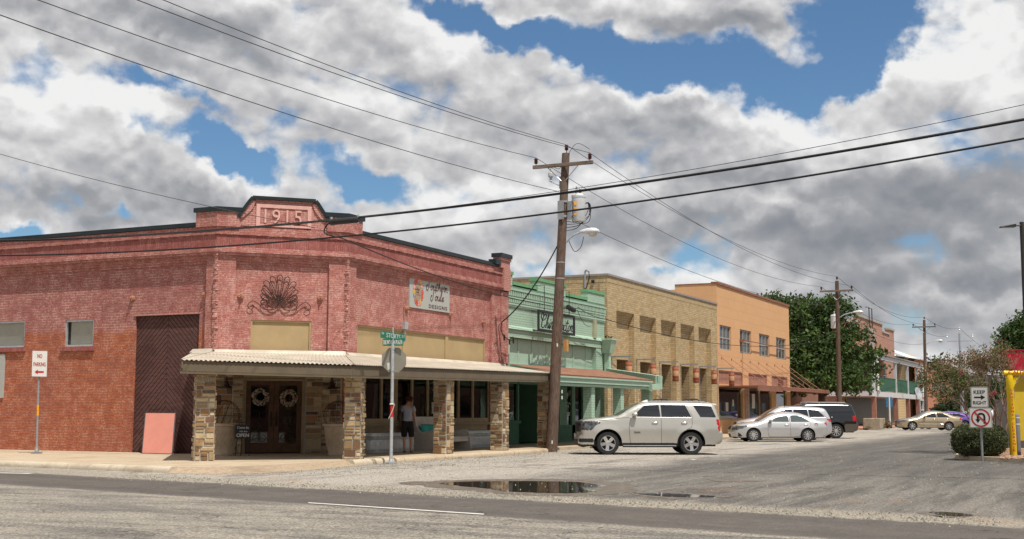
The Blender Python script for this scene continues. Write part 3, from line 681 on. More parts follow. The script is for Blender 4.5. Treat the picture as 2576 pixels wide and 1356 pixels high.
lt_ = MB(); rnd = random.Random(21)
for i in range(420):
    t = rnd.random()
    if t < .4: x = rnd.uniform(30.5, 42); y = 18.40-abs(rnd.gauss(0, .12)); z = .006
    elif t < .7: y = rnd.uniform(20, 36); x = 30.35-abs(rnd.gauss(0, .15)); z = KZ+.006
    else: q = PZ(rnd.uniform(430, 860), rnd.uniform(1180, 1196), 0); x, y, z = q.x, q.y-.3, .006
    s_ = rnd.uniform(.012, .035); a = rnd.uniform(0, 6.3); k = rnd.uniform(.6, 1.2); lt_.cur = tuple(c*k for c in rnd.choice(((.14, .08, .04), (.22, .14, .07), (.10, .07, .04))))
    P = [Vector((x+s_*math.cos(a+j*1.57)*(1 if j % 2 else .5), y+s_*math.sin(a+j*1.57)*(1 if j % 2 else .5), z+rnd.uniform(0, .012))) for j in range(4)]; lt_.poly(P)
lt_.build('leaf_litter', M_GRAV, fix=False, kind='stuff')
# ------------------------------------------------------------------ the red corner building
WS = Fr((0, 22), (1, 0), (0, -1)); WL = Fr((30.5, 0), (0, 1), (-1, 0)); WC = Fr((30.5, 24.8), (1, -1), (-1, -1)); LC = 2.8*math.sqrt(2)
RX1 = 44.88; ZT = 7.12
def rect(fr, x0, y0, x1, y1, o=0):
    a = fr.px(x0, (y0+y1)/2, o)[0]; b = fr.px(x1, (y0+y1)/2, o)[0]; m = (x0+x1)/2; c = fr.px(m, y0, o)[1]; d = fr.px(m, y1, o)[1]
    return min(a, b), max(a, b), min(c, d), max(c, d)
red = thing('corner_shop_building', (33, 24, 0), 'red painted brick corner building with chamfered entrance and 1915 gable', 'building')
# left wall
w1 = rect(WL, -40, 809, 62, 874); w2 = rect(WL, 163, 804.5, 235, 871); gd = rect(WL, 335, 803, 496, 1140); gd = (gd[0], gd[1], KZ, 4.40)
holesL = [(*w1, .12), (*w2, .12), (*gd, .10)]
m = MB(); wall_grid(m, WL, 24.8, 60, 0.02, ZT, holesL)
m.build('side_wall', RED_L, red, fix=False)
# chamfer wall (upper) with recessed field
cp = rect(WC, 630, 806, 782, 886)
m = MB(); wall_grid(m, WC, .42, LC-.42, 2.7, 6.2, [(*cp, .10)]); m.build('corner_wall', RED_U, red, fix=False)
# street wall (upper)
sp_ = rect(WS, 898, 818, 1221, 914); sp_ = (34.08, 43.16, 3.20, 4.20)
m = MB(); wall_grid(m, WS, 33.3, RX1, 2.7, ZT, [(*sp_, .10)]); m.build('street_wall', RED_U, red, fix=False)
m = MB(); wall_grid(m, WC, 0, LC, 6.2, ZT, [])
m.build('corner_frieze', RED_U, red, fix=False)
# pilasters proud of the walls
PO = .12
def pil(mb, fr, a, b, z0, z1, o=PO): mb.fb(fr, a, b, -.05, o, z0, z1)
m = MB(); PT = 6.28
a = WL.px(525, 700)[0]
lp = 24.8+(a-24.8)
# corner piers are single pentagonal prisms wrapping each chamfer corner
def pier(mb, pts, z0, z1): mb.prism([(x, y, z0) for x, y in pts], (0, 0, z1-z0))
def pw(fr, s, o): q = fr.p(s, o, 0); return (q.x, q.y)
cA = PO*math.tan(R(22.5))
p1 = [pw(WL, a, -.1), pw(WL, a, PO), (30.5-PO, 24.8-cA), pw(WC, .55, PO), pw(WC, .55, -.1), (30.8, 24.9)]
b = WS.px(888, 700)[0]
p2 = [pw(WC, LC-.52, -.1), pw(WC, LC-.52, PO), (33.3-cA, 22-PO), pw(WS, b, PO), pw(WS, b, -.1), (33.5, 22.3)]
mm = MB(); pier(mm, p1, 2.75, PT); mm.build('corner_pilaster', RED_U, red)
mm = MB(); pier(mm, [p1[0], p1[1], (30.5-PO, 24.8-cA), (30.5-PO+.3, 24.8-cA-.0), (30.7, 24.9)], 0.02, 2.75); mm.build('corner_pilaster_base', RED_L, red)
mm = MB(); pier(mm, p2, 2.75, PT); mm.build('corner_pilaster', RED_U, red)
# knobbly worn quoins down both corners
rnd = random.Random(5)
for (x, y) in ((30.5-PO, 24.8-cA), (33.3-cA, 22-PO)):
    mm = MB()
    for k in range(36):
        z = 3.3+k*.083; 
        s = rnd.uniform(.03, .07); mm.hull8([(x+dx*s+rnd.uniform(-.02, .02), y+dy*s+rnd.uniform(-.02, .02), z+dz*.043) for dz in (-1, 1) for dx, dy in ((-1, -1), (1, -1), (1, 1), (-1, 1))])
    mm.build('worn_quoin', RED_PALE, red)
# cornice : fillet, soldier band, drip courses, round all three walls
def band(name, o, z0, z1, mat, sL=(60,), ex=0.):
    c = o*math.tan(R(22.5)); outer = [(30.5-o, 60), (30.5-o, 24.8-c), (33.3-c, 22-o), (RX1, 22-o)]; inner = [(RX1, 22.02), (33.32, 22.02), (30.52, 24.82), (30.52, 60)]
    q = MB(); q.prism([(x, y, z0) for x, y in outer+inner], (0, 0, z1-z0)); return q.build(name, mat, red)
band('drip_course', .20, 6.20, 6.28, RED_U); band('drip_course', .235, 6.28, 6.37, RED_U); band('drip_course', .17, 6.37, 6.45, RED_U)
band('soldier_band', .14, 6.45, 6.83, RED_SOLD); band('drip_course', .18, 6.83, 6.89, RED_U); band('parapet_course', .11, 6.89, 7.10, RED_U)
# corbelled courses under the cornice between pilasters
def corbel(fr, s0, s1):
    q = MB()
    for k, (o, z0) in enumerate(((.10, 6.10), (.07, 6.02), (.035, 5.94))): q.fb(fr, s0, s1, -.02, o, z0, z0+.08 if k else 6.2)
    q.build('corbel_course', RED_U, red)
corbel(WL, a, 60); corbel(WC, .55, LC-.52); corbel(WS, b, 43.5)
# right-end pilaster with its block and dark cap
m = MB(); m.fb(WS, 43.5, RX1, -.05, .10, 2.9, 6.20); m.fb(WS, 44.25, RX1-.01, .10, .16, 3.3, 6.16); m.build('end_pilaster', RED_U, red)
m = MB(); m.fb(WS, 44.05, RX1-.003, -.05, .22, 7.09, 7.50); m.fb(WS, 44.0, RX1+.03, -.1, .26, 7.38, 7.5); m.fb(WS, 44.3, RX1+.012, .1, .245, 6.2, 7.09); m.build('end_block', RED_PALE, red)
m = MB(); m.fb(WS, 43.95, RX1+.06, -.16, .30, 7.50, 7.66); m.fb(WS, 43.6, 44.04, -.1, .24, 7.18, 7.38); m.build('block_cap', M_COP, red)
# coping along the parapets
m = MB(); m.fb(WL, 25.55, 60, -.3, .15, 7.11, 7.24); m.build('coping', M_COP, red)
m = MB(); m.fb(WS, 34.05, 43.98, -.3, .15, 7.11, 7.24); m.build('coping', M_COP, red)
# gable blocks either side of the chamfer
def blk(pts, z0, z1, z2, nm):
    q = MB(); q.prism([(x, y, z0) for x, y in pts], (0, 0, z1-z0)); q.build(nm, RED_U, red)
    c = Vector((sum(p[0] for p in pts)/len(pts), sum(p[1] for p in pts)/len(pts))); big = [tuple(c+(Vector(p)-c)*1.12) for p in pts]
    q = MB(); q.prism([(x, y, z1) for x, y in big], (0, 0, z2-z1)); q.build('block_cap', M_COP, red)
GO = .17; gA = GO*math.tan(R(22.5))
blk([pw(WL, 25.55, -.35), pw(WL, 25.55, GO), (30.5-GO, 24.8-gA), pw(WC, .62, GO), pw(WC, .62, -.35)], 7.08, 7.54, 7.68, 'parapet_block')
blk([pw(WC, LC-.62, -.35), pw(WC, LC-.62, GO), (33.3-gA, 22-GO), pw(WS, 34.05, GO), pw(WS, 34.05, -.35)], 7.08, 7.54, 7.68, 'parapet_block')
# stepped-curved gable with the year
gz = [(.62, 7.12), (.62, 7.42), (.72, 7.62), (.95, 8.02), (1.02, 8.12), (LC-1.02, 8.12), (LC-.95, 8.02), (LC-.72, 7.62), (LC-.62, 7.42), (LC-.62, 7.12)]
gz = [(s, z if z < 7.2 else 7.12+(z-7.12)*.86) for s, z in gz]
m = MB(); m.prism([WC.p(s, -.28, z) for s, z in gz], WC.n*(.28+.10)); m.build('gable', RED_PALE, red)
m = MB()
m.prism([WC.p(s, .10, z) for s, z in ((.66, 7.14), (1.0, 7.14), (1.0, 7.84), (.93, 7.6), (.8, 7.4))], WC.n*.0+WC.n*.012)
m.build('gable_spandrel', RED_PALE, red)
m = MB()
for sgn, s0 in ((1, .62), (-1, LC-.62)):
    P = [(0, 7.42), (.10, 7.58), (.34, 7.93), (.47, 7.93), (.40, 7.70), (.24, 7.50), (.05, 7.36)]
    m = MB(); m.prism([WC.p(s0+sgn*u, .10, z) for u, z in P], WC.n*.05); m.build('gable_scroll', RED_PALE, red)
m = MB(); e = .05
for (a0, b0), (a1, b1) in zip(gz[1:-1], gz[2:-1]):
    d = Vector((a1-a0, b1-b0)).normalized(); nn = Vector((-d.y, d.x))*.10; 
    m.prism([WC.p(a0-d.x*.02, -.34, b0-d.y*.02), WC.p(a1+d.x*.02, -.34, b1+d.y*.02), WC.p(a1+nn.x+d.x*.02, -.34, b1+nn.y+d.y*.02), WC.p(a0+nn.x-d.x*.02, -.34, b0+nn.y-d.y*.02)], WC.n*.54)
m.build('gable_coping', M_COP, red)
m = MB(); m.fb(WC, 1.12, 1.24, .08, .14, 7.14, 7.84); m.fb(WC, LC-1.24, LC-1.12, .08, .14, 7.14, 7.84); m.fb(WC, 1.24, LC-1.24, .08, .14, 7.73, 7.84); m.fb(WC, 1.24, LC-1.24, .08, .135, 7.14, 7.20)
m.build('year_frame', M_PINK, red)
m = MB(); m.fb(WC, 1.24, LC-1.24, .05, .112, 7.20, 7.73); yp = m.build('year_panel', RED_U, red)
m = MB(); c = WC.p(LC/2-.03, .118, 7.465); vs0 = len(m.v); put_text(m, '1915', c, WC.d, (0, 0, 1), w=1.16, h=.44, spacing=1.15); 
vv = [v.copy() for v in m.v]; ff = list(m.f); nv = len(vv)
from collections import Counter
cnt = Counter()
for f in ff:
    for i in range(len(f)): cnt[frozenset((f[i], f[(i+1) % len(f)]))] += 1
for v in vv: m.V(v+WC.n*.035)
for f in ff:
    m.F(*[i+nv for i in f])
    for i in range(len(f)):
        A_, B_ = f[i], f[(i+1) % len(f)]
        if cnt[frozenset((A_, B_))] == 1: m.F(A_, B_, B_+nv, A_+nv)
m.build('year_numerals', M_PINK, yp)
# boarded transoms
def board(fr, a, b, c, d, n, nm='boarded_transom'):
    q = MB(); q.fb(fr, a, b, -.13, -.07, c, d); o = q.build(nm, M_TAN, red)
    q = MB(); q.fb(fr, a, b, -.07, -.02, d-.05, d); q.fb(fr, a, a+.05, -.07, -.02, c, d-.05); q.fb(fr, b-.05, b, -.07, -.02, c, d-.05)
    for k in range(1, n): s = a+(b-a)*k/n; q.fb(fr, s-.11, s+.11, -.07, -.028, c, d-.05)
    q.build('batten', M_TAN, o)
board(WC, *cp, 1)
# street transom: three boards, reveals stepped like the photo
board(WS, *sp_, 3)
# side windows
for k, (s0, s1, z0, z1) in enumerate((w1, w2)):
    m = MB(); f_ = .055
    m.fb(WL, s0, s1, -.10, -.03, z1-f_, z1); m.fb(WL, s0, s1, -.10, -.03, z0, z0+f_); m.fb(WL, s0, s0+f_, -.10, -.03, z0+f_, z1-f_); m.fb(WL, s1-f_, s1, -.10, -.03, z0+f_, z1-f_)
    w_ = m.build('window', M_GALV, red)
    m = MB()
    nsl = 22; h = (z1-z0-2*f_)/nsl
    for i in range(nsl):
        z = z0+f_+i*h; m.hull8([WL.p(s0+f_+.02, -.135, z), WL.p(s1-f_-.10, -.135, z), WL.p(s1-f_-.10, -.13, z), WL.p(s0+f_+.02, -.13, z), WL.p(s0+f_+.02, -.135, z+h*.9), WL.p(s1-f_-.10, -.135, z+h*.9), WL.p(s1-f_-.10, -.118, z+h*.9), WL.p(s0+f_+.02, -.118, z+h*.9)])
    m.build('blind', M_BLIND, w_)
    m = MB(); m.fb(WL, s0, s1, -.2, -.15, z0, z1); m.build('window_back', M_INT, w_)
    m = MB(); m.fb(WL, s0-.08, s1+.12, -.02, .07, z0-.15, z0-.02); m.build('brick_sill', RED_SOLD, w_)
# garage door with chevron planks
s0, s1, z0, z1 = gd; mid = (s0+s1)/2
m = MB(); m.fb(WL, s0, s1, -.14, -.10, z0, z1); gdo = m.build('plank_door', M_CHEV, red)
m = MB()
for sg in (-1, 1):
    st = .17; k = -40
    while k < 70:
        z = z0+k*st; k += 1
        # plank rises towards the middle
        pts = []
        wv = (s1-s0)/2; slope = 1.0
        za, zb = z, z+wv*slope
        P = [(wv, za), (0, zb), (0, zb+st-.026), (wv, za+st-.026)]
        # clip in z
        def clip(P, zc, keep_above):
            out = []
            for i in range(len(P)):
                a_, b_ = P[i], P[(i+1) % len(P)]; ia = (a_[1] >= zc) == keep_above; ib = (b_[1] >= zc) == keep_above
                if ia: out.append(a_)
                if ia != ib: t = (zc-a_[1])/(b_[1]-a_[1]); out.append((a_[0]+(b_[0]-a_[0])*t, zc))
            return out
        P = clip(P, z0+.001, True)
        if len(P) > 2: P = clip(P, z1-.001, False)
        if len(P) > 2: m.prism([WL.p(mid+sg*(u*.995+.006), -.10, zz) for u, zz in P], WL.n*.03)
m.build('chevron_planks', M_CHEV, gdo)
m = MB(); m.fb(WL, s0-.05, s1+.05, -.05, .03, z1, z1+.05); m.build('door_lintel', RED_PALE, gdo)
# roof slab behind the parapets
m = MB(); m.prism([(30.9, 60, 6.6), (30.9, 25.0, 6.6), (33.5, 22.4, 6.6), (RX1, 22.4, 6.6), (RX1, 60, 6.6)], (0, 0, .1)); m.build('roof', M_COPL, red)
m = MB(); m.poly([(RX1, 22, 0), (RX1, 60, 0), (RX1, 60, 7.1), (RX1, 22, 7.1)]); m.build('party_wall', RED_U, red, fix=False)
# flashing strip where awning meets wall
def ribbon(name, pts, mat, th=.02): pass
# --------------------------- ground floor
STW = random.Random(11)
m = MB(); m.fb(WC, .0, .90, -.4, -.01, KZ, 3.3); m.fb(WC, 2.78, LC, -.4, -.01, KZ, 3.3); mo = m.build('stone_wall', M_MORT, red)
for f__, a__, b__ in ((WC, .02, .56), (WC, 3.30, LC-.05), (Fr0(WC.p(0, .06, 0), WC), .56, .88), (Fr0(WC.p(0, .06, 0), WC), 2.80, 3.30)):
    m = MB(); stones(m, f__, a__, b__, KZ, 3.15, STW, -.01 if f__ is WC else 0, 1.35); m.build('stone_facing', M_STONE, mo, fix=False)
for a__, b__ in ((.56, .88), (2.8, 3.3)): m = MB(); m.fb(WC, a__, b__, -.02, .058, KZ, 3.15); m.build('stone_facing_bed', M_MORT, mo)
# double door
m = MB(); m.fb(WC, .90, 2.78, -.16, -.12, 2.42, 3.2); m.fb(WC, .90, .98, -.16, -.06, KZ, 2.42); m.fb(WC, 2.70, 2.78, -.16, -.06, KZ, 2.42); m.fb(WC, .98, 2.70, -.16, -.06, 2.36, 2.42); m.build('door_surround', M_TANF, red)
for k in (0, 1):
    a = .985+k*.86; b = a+.852
    m = MB(); z0, z1 = KZ+.03, 2.36
    m.fb(WC, a, a+.15, -.14, -.085, z0, z1); m.fb(WC, b-.15, b, -.14, -.085, z0, z1); m.fb(WC, a+.15, b-.15, -.14, -.085, z1-.14, z1); m.fb(WC, a+.15, b-.15, -.14, -.085, z0, z0+.27)
    dr = m.build('glazed_door', M_DOOR, red, bevel=.004)
    m = MB(); m.fb(WC, a+.15, b-.15, -.125, -.115, z0+.27, z1-.14); m.build('door_glass', G_SHOP, dr)
    # wrought-iron scrolls in the lower half
    m = MB(); c = (a+b)/2; zz = z0+.33; T = lambda u, v: WC.p(c+u, -.10, zz+v)
    for sg in (-1, 1):
        m.tube(crom([T(sg*u, v) for u, v in ((.0, .0), (.14, .02), (.2, .14), (.1, .22), (.06, .12), (.13, .10))], 5), .008, 5)
        m.tube(crom([T(sg*u, v) for u, v in ((.03, .05), (.04, .4), (.17, .6), (.24, .8), (.16, .92), (.08, .84), (.14, .76))], 5), .008, 5)
        m.tube(crom([T(sg*u, v) for u, v in ((.26, .0), (.25, .3), (.1, .5), (.0, .78), (.1, .95), (.24, .96))], 5), .008, 5)
    m.tube([T(0, 0), T(0, .95)], .008, 5); m.build('door_scrollwork', M_IRON, dr)
    m = MB(); hx = b-.075 if k == 0 else a+.075; m.tube(crom([WC.p(hx, -.08, 1.0), WC.p(hx, -.02, 1.06), WC.p(hx, -.02, 1.22), WC.p(hx, -.08, 1.28)], 5), .012, 6); m.fb(WC, hx-.03, hx+.03, -.085, -.07, .95, 1.42); m.build('door_handle', M_IRON, dr)
m = MB(); m.fb(WC, .9, 2.78, -1.8, -1.75, 0, 3); m.fb(WC, .9, 2.78, -1.75, -.2, 2.6, 2.65); m.fb(WC, .9, 2.78, -1.75, -.16, KZ, KZ+.02); m.build('entrance_interior', M_INT, red)
# a bright paper notice seen through the left leaf
m = MB(); m.fb(WC, 1.40, 1.68, -.15, -.145, .42, .80); m.build('door_notice', M_WHITE, red)
# barn sconces
for s in (.36, 3.60):
    m = MB(); c = WC.p(s, .20, 2.12); m.lathe([(.16, 0), (.155, .02), (.09, .08), (.055, .14), (.045, .22), (.0, .24)], c, n=16)
    m.tube(crom([c+Vector((0, 0, .22)), c+Vector((0, 0, .32)), WC.p(s, .08, 2.44), WC.p(s, 0, 2.33)], 5), .014, 6); m.lathe([(.05, 0), (.05, .03)], WC.p(s, -.01, 2.32), WC.n, 12)
    m.build('wall_lamp', M_IRON, red, smooth=True)
# brick return and little tan strip right of the stone wall
m = MB(); m.fb(WS, 33.3, 33.75, -.3, 0.0, KZ, 2.72); m.build('brick_return', RED_L, red)
# shop windows along the street: tan posts, glass, curtains, low painted wall
m = MB(); SF = WS; za = 1.02; zb = 2.78; m.fb(SF, 33.75, 43.62, -.25, -.12, KZ, za-.08); m.fb(SF, 33.75, 43.62, -.25, .0, za-.08, za); m.build('window_stallriser', M_TANF, red)
m = MB(); m.fb(SF, 33.75, 43.62, -.2, -.08, zb, 3.2); m.build('window_head', M_TANF, red)
edges = [33.75, 34.6, 35.75, 36.6, 37.75, 38.85, 40.0, 41.15, 42.3, 43.62]
for k, (a, b) in enumerate(zip(edges, edges[1:])):
    m = MB(); ww = .06
    m.fb(SF, a, a+ww+(.1 if k in (0, 3, 6) else 0), -.17, -.06, za, zb); m.fb(SF, b-ww, b, -.17, -.06, za, zb); m.fb(SF, a+ww, b-ww, -.165, -.065, za, za+.17); m.fb(SF, a+ww, b-ww, -.165, -.065, zb-.09, zb)
    wi = m.build('shop_window', M_TANF, red, bevel=.004)
    m = MB(); m.fb(SF, a+ww, b-ww, -.125, -.117, za+.17, zb-.09); m.build('window_pane', G_SHOP, wi)
    if k in (0, 1, 7, 8):
        m = MB(); n = 14
        for i in range(n):
            s = a+ww+(b-a-2*ww)*i/n; s2 = a+ww+(b-a-2*ww)*(i+1)/n; o0 = -.55+.03*(i % 2); o1 = -.55+.03*((i+1) % 2)
            pin = lambda q: q+( (a+b)/2-q)*.35
            m.poly([SF.p(s, o0, zb), SF.p(s2, o1, zb), SF.p(pin(s2), o1, 1.75), SF.p(pin(s), o0, 1.75)]); m.poly([SF.p(pin(s), o0, 1.75), SF.p(pin(s2), o1, 1.75), SF.p(s2, o1, za), SF.p(s, o0, za)])
        m.build('curtain', M_CURT, wi, fix=False)
m = MB(); m.fb(SF, 33.7, 43.7, -3.6, -3.5, KZ, 3.2); m.fb(SF, 33.7, 43.7, -3.5, -.26, 3.0, 3.05); m.fb(SF, 33.7, 43.7, -3.5, -.26, .2, .25); m.fb(SF, 33.7, 33.75, -3.5, -.26, .2, 3.05); m.build('shop_interior', M_INT, red)
m = MB(); m.fb(WS, 43.62, RX1, -.3, -.02, KZ, 2.72); m.build('brick_return', RED_L, red)
rn = random.Random(3)
m = MB()
for k in range(12):
    x = rn.uniform(34.5, 43); m.cur = rn.choice(((.5, .5, .48), (.25, .3, .2), (.4, .25, .15), (.15, .2, .25), (.6, .6, .58))); h = rn.uniform(.2, .8); m.box(x, 23.0+rn.uniform(0, 1.6), .9, x+rn.uniform(.15, .6), 24.8, .9+h)
m.build('window_display', M_COL, red)
m = MB(); m.fb(WS, 39.2, 39.42, -.113, -.108, 1.35, 1.75); m.build('paper_notice', M_PAPER, red)
# white cabinet and sign at the corner return
m = MB(); m.fb(WS, 33.85, 34.02, -.02, .02, 1.3, 2.0); m.build('small_notice', M_PAPER, red)
# --------------------------- awning
A_tip = Vector((25.4, 21.75, 2.74)); A_cor = Vector((28.5, 18.45, 2.67)); A_end = Vector((42.35, 18.6, 2.84))
W_l = Vector((30.42, 25.55, 3.24)); W_a = Vector((30.4, 24.75, 3.22)); W_b = Vector((33.25, 21.9, 3.20)); W_e = Vector((44.6, 21.93, 3.22))
def corr(mb, p0, p1, q0, q1, pitch=.12, amp=.016):
    """corrugated sheet between eave p0-p1 and wall line q0-q1"""
    L_ = (p1-p0).length; n = int(L_/pitch*6); up_ = ((p1-p0).cross(q0-p0)).normalized(); up_ = up_ if up_.z > 0 else -up_
    pr = None
    for i in range(n+1):
        t = i/n; h = up_*(amp*math.sin(t*L_/pitch*2*math.pi)); a_ = mb.V(p0.lerp(p1, t)+h); b_ = mb.V(q0.lerp(q1, t)+h)
        if pr: mb.F(pr[0], a_, b_, pr[1])
        pr = (a_, b_)
m = MB(); corr(m, A_tip, A_cor, W_a, W_b); corr(m, A_cor, A_end, W_b, W_e); corr(m, A_tip+Vector((0, 0, 0)), A_tip+Vector((.02, .02, 0)), W_l, W_a)
m.poly([A_tip, W_a, W_l]); aw = m.build('awning_roof', M_CORR, red, smooth=True, ang=80, fix=False)
m = MB()
def fascia(mb, p, q, top, bot, th=.05, off=.0, drop=0.):
    d = (q-p).normalized(); nn = Vector((-d.y, d.x, 0)).normalized(); a_ = p+Vector((0, 0, top)); b_ = q+Vector((0, 0, top)); z = Vector((0, 0, bot-top))
    mb.hull8([p+nn*(off)+Vector((0, 0, bot)), q+nn*off+Vector((0, 0, bot)), q+nn*(off+th)+Vector((0, 0, bot)), p+nn*(off+th)+Vector((0, 0, bot)), a_+nn*off, b_+nn*off, b_+nn*(off+th), a_+nn*(off+th)])
for p, q in ((A_tip, A_cor), (A_cor, A_end)): fascia(m, p, q, -.03, -.285, .045, .05)
fascia(m, W_l+Vector((0, .0, -.2)), A_tip, -.045, -.22, .04, .02)
m.build('fascia', M_FASC, aw)
m = MB()
for p, q in ((A_tip, A_cor), (A_cor, A_end)): fascia(m, p, q, -.287, -.345, .16, .09)
m.build('beam', M_FASCL, aw)
m = MB(); m.poly([A_tip+Vector((.1, .1, -.3)), A_cor+Vector((.1, .1, -.3)), A_end+Vector((0, .1, -.3)), Vector((44.6, 21.9, 2.75)), Vector((33.25, 21.9, 2.75)), Vector((30.4, 24.7, 2.75))]); m.build('soffit', M_FASC, aw, fix=False)
m = MB(); 
for p, q in ((W_l, W_a), (W_a, W_b), (W_b, W_e)):
    d = (q-p).normalized(); nn = Vector((d.y, -d.x, 0)).normalized()*.16
    m.hull8([p+nn*1.2+Vector((0, 0, -.06)), q+nn*1.2+Vector((0, 0, -.06)), q-nn*.3+Vector((0, 0, -.06)), p-nn*.3+Vector((0, 0, -.06)), p+nn*1.2+Vector((0, 0, -.03)), q+nn*1.2+Vector((0, 0, -.03)), q+nn*.35+Vector((0, 0, .10)), p+nn*.35+Vector((0, 0, .07))])
m.build('flashing', M_CORR, aw)
# stone piers
def stone_pier(x, y, w, z0, z1, ang, seed, label):
    c = Vector((x, y)); fr = box_frames(x, y, w, ang); q = MB()
    cs = [f.p(0, 0, 0) for f in fr]; q.prism([(p.x, p.y, z0) for p in cs], (0, 0, z1-z0)); col = q.build('stone_column', M_MORT, red, label=label)
    q = MB(); r_ = random.Random(seed)
    for f in fr: stones(q, f, .0, w, z0, z1, r_, .0, 1.0)
    q.build('stone_courses', M_STONE, col, fix=False); return col
stone_pier(26.45, 21.8, .50, KZ, 2.42, R(45), 1, 'stone column under the left tip of the awning')
stone_pier(29.35, 18.98, .46, KZ, 2.36, R(20), 2, 'stone column at the awning corner behind the stop sign')
for px, sd_, lb in ((1115, 3, 'stone column beside the white bench'), (1256, 4, 'stone column right of the steel trough'), (1373, 5, 'stone column behind the wooden pole')):
    x = PY(px, 1100, 19.0).x; stone_pier(x, 19.0, .46, KZ, 2.5, 0, sd_, lb)
# rosettes (tie-rod anchors)
def rosette(fr, px, py, o=0., big=1.):
    s, z = fr.px(px, py, o); m = MB(); c = fr.p(s, o, z); r_ = random.Random(int(px))
    m.lathe([(.10*big, 0), (.10*big, .03), (.03, .05), (.03, .13), (.0, .13)], c-fr.n*.01, fr.n, 10)
    for k in range(7):
        a_ = k*.9; q = c+fr.d*(.055*big*math.cos(a_))+Vector((0, 0, .055*big*math.sin(a_)))+fr.n*.05; m.lathe([(.0, -.03), (.035*big, -.015), (.04*big, .01), (.0, .04)], q, fr.n+fr.d*r_.uniform(-.5, .5)+Vector((0, 0, r_.uniform(-.5, .5))), 7)
    m.tube([c+fr.n*.05, c+fr.n*.17], .02, 6); m.build('anchor_rosette', M_ROS, red)
M_ROS = plain('rusty_pink_iron', (.42, .20, .13), .8, 0, .3, 20)
for fr, px, py in ((WL, 334, 751), (WL, 516, 742), (WC, 605, 745), (WC, 805, 749), (WS, 888, 757), (WS, 1021, 776), (WS, 1131, 790), (WS, 1240, 806), (WS, 1213, 811)): rosette(fr, px, py, .0, .7 if px in (1213, 888) else 1.)
m = MB(); s, z = WS.px(1015, 818); m.fb(WS, s-.1, s+.1, 0, .12, z-.14, z+.12); m.tube([WS.p(s, .05, z-.14), WS.p(s, .04, z-.4)], .02, 6); m.build('junction_box', M_GALV, red)
m = MB(); m.tube([WS.p(s-.02, .012, 5.0), WS.p(s-.02, .012, z+.12)], .012, 5); m.build('conduit', M_RUST, red)
# --------------------------- things on and by the red building
def scroll(mb, fr, c, pts, r=.016, o=.07): mb.tube(crom([fr.p(c[0]+u, o, c[1]+v) for u, v in pts], 6), r, 6)
m = MB(); sc_, zc_ = WC.px(703, 757, .07); k = 1/154./1.0; U = lambda u, v: (u*.0127, v*.0127)
# measured from the centre of the base, in hundredths
def wl(pts, r=.012): scroll(m, WC, (sc_, zc_), [U(a_, b_) for a_, b_ in pts], r)
base = (0, -5)
for k, (ang_, L_) in enumerate(((0, 66), (17, 65), (-17, 65), (35, 62), (-35, 62), (54, 52), (-54, 52), (71, 44), (-71, 44))):
    a_ = R(ang_); d = Vector((math.sin(a_), math.cos(a_))); nn = Vector((d.y, -d.x)); w_ = 6.6 if abs(ang_) < 50 else 5.2; o_ = Vector(base)
    P = [o_+nn*.5, o_+d*(L_*.5)+nn*(w_*.45), o_+d*(L_*.86)+nn*w_, o_+d*L_+nn*(w_*.72), o_+d*(L_*1.04), o_+d*L_-nn*(w_*.72), o_+d*(L_*.86)-nn*w_, o_+d*(L_*.5)-nn*(w_*.45), o_-nn*.5]
    wl([tuple(p) for p in P])
for sg in (-1, 1):
    wl([(sg*u, v) for u, v in ((3, -8), (8, -18), (22, -23), (38, -18), (45, -4), (36, 8), (27, 3), (28, -4), (33, -2))])
    wl([(sg*u, v) for u, v in ((20, -22), (38, -21), (52, -8), (64, -2), (74, -8), (76, -17), (68, -22), (62, -16), (66, -11))])
    wl([(sg*u, v) for u, v in ((3, -9), (12, -17), (24, -15), (28, -6), (20, 0), (13, -6), (18, -9))])
m.tube([WC.p(sc_, 0, zc_-.06), WC.p(sc_, .07, zc_-.06)], .02, 6); m.lathe([(.05, -.03), (.05, .03)], WC.p(sc_, .07, zc_-.06), WC.n, 10)
o = m.build('iron_wall_ornament', M_IRON, None, smooth=True); tag(o, 'black iron scallop shell scrollwork on the corner wall above the entrance', 'wall ornament')
# shop sign
s0, z1 = WS.px(1031, 692, .05); s1 = WS.px(1131, 708, .05)[0]; z0 = WS.px(1029, 772, .05)[1]
sg_ = thing('shop_sign', WS.p(s0, .05, z0), 'grey shop sign with flower wreath logo and cursive lettering high on the street wall', 'sign')
m = MB(); m.fb(WS, s0, s1, 0, .045, z0, z1); m.build('sign_board', plain('grey_sign_board', (.40, .41, .385), .6, 0, .03), sg_)
W_, H_ = s1-s0, z1-z0; pt = lambda u, v, o=.05: WS.p(s0+u*W_, o, z0+v*H_); ZU = Vector((0, 0, 1))
M_MAR = plain('maroon_lettering', (.085, .012, .014), .6, 0, .1)
m = MB(); cursive(m, 'Southern', pt(.41, .66), WS.d, ZU, .150, .0125, shear=.18, squeeze=1.22); cursive(m, 'Soule', pt(.52, .34), WS.d, ZU, .150, .0125, shear=.18, squeeze=1.22)
put_text(m, 'DESIGNS', pt(.70, .12), WS.d, ZU, w=.46*W_, h=.13, spacing=1.25, bold=.006, N=WS.n); m.build('sign_lettering', M_MAR, sg_)
m = MB(); rn = random.Random(9); c = (.205, .52)
m.cur = (.34, .25, .17); n = 32; m.poly([WS.p(s0+c[0]*W_+.23*math.cos(2*math.pi*i/n), .051, z0+c[1]*H_+.33*math.sin(2*math.pi*i/n)) for i in range(n)])
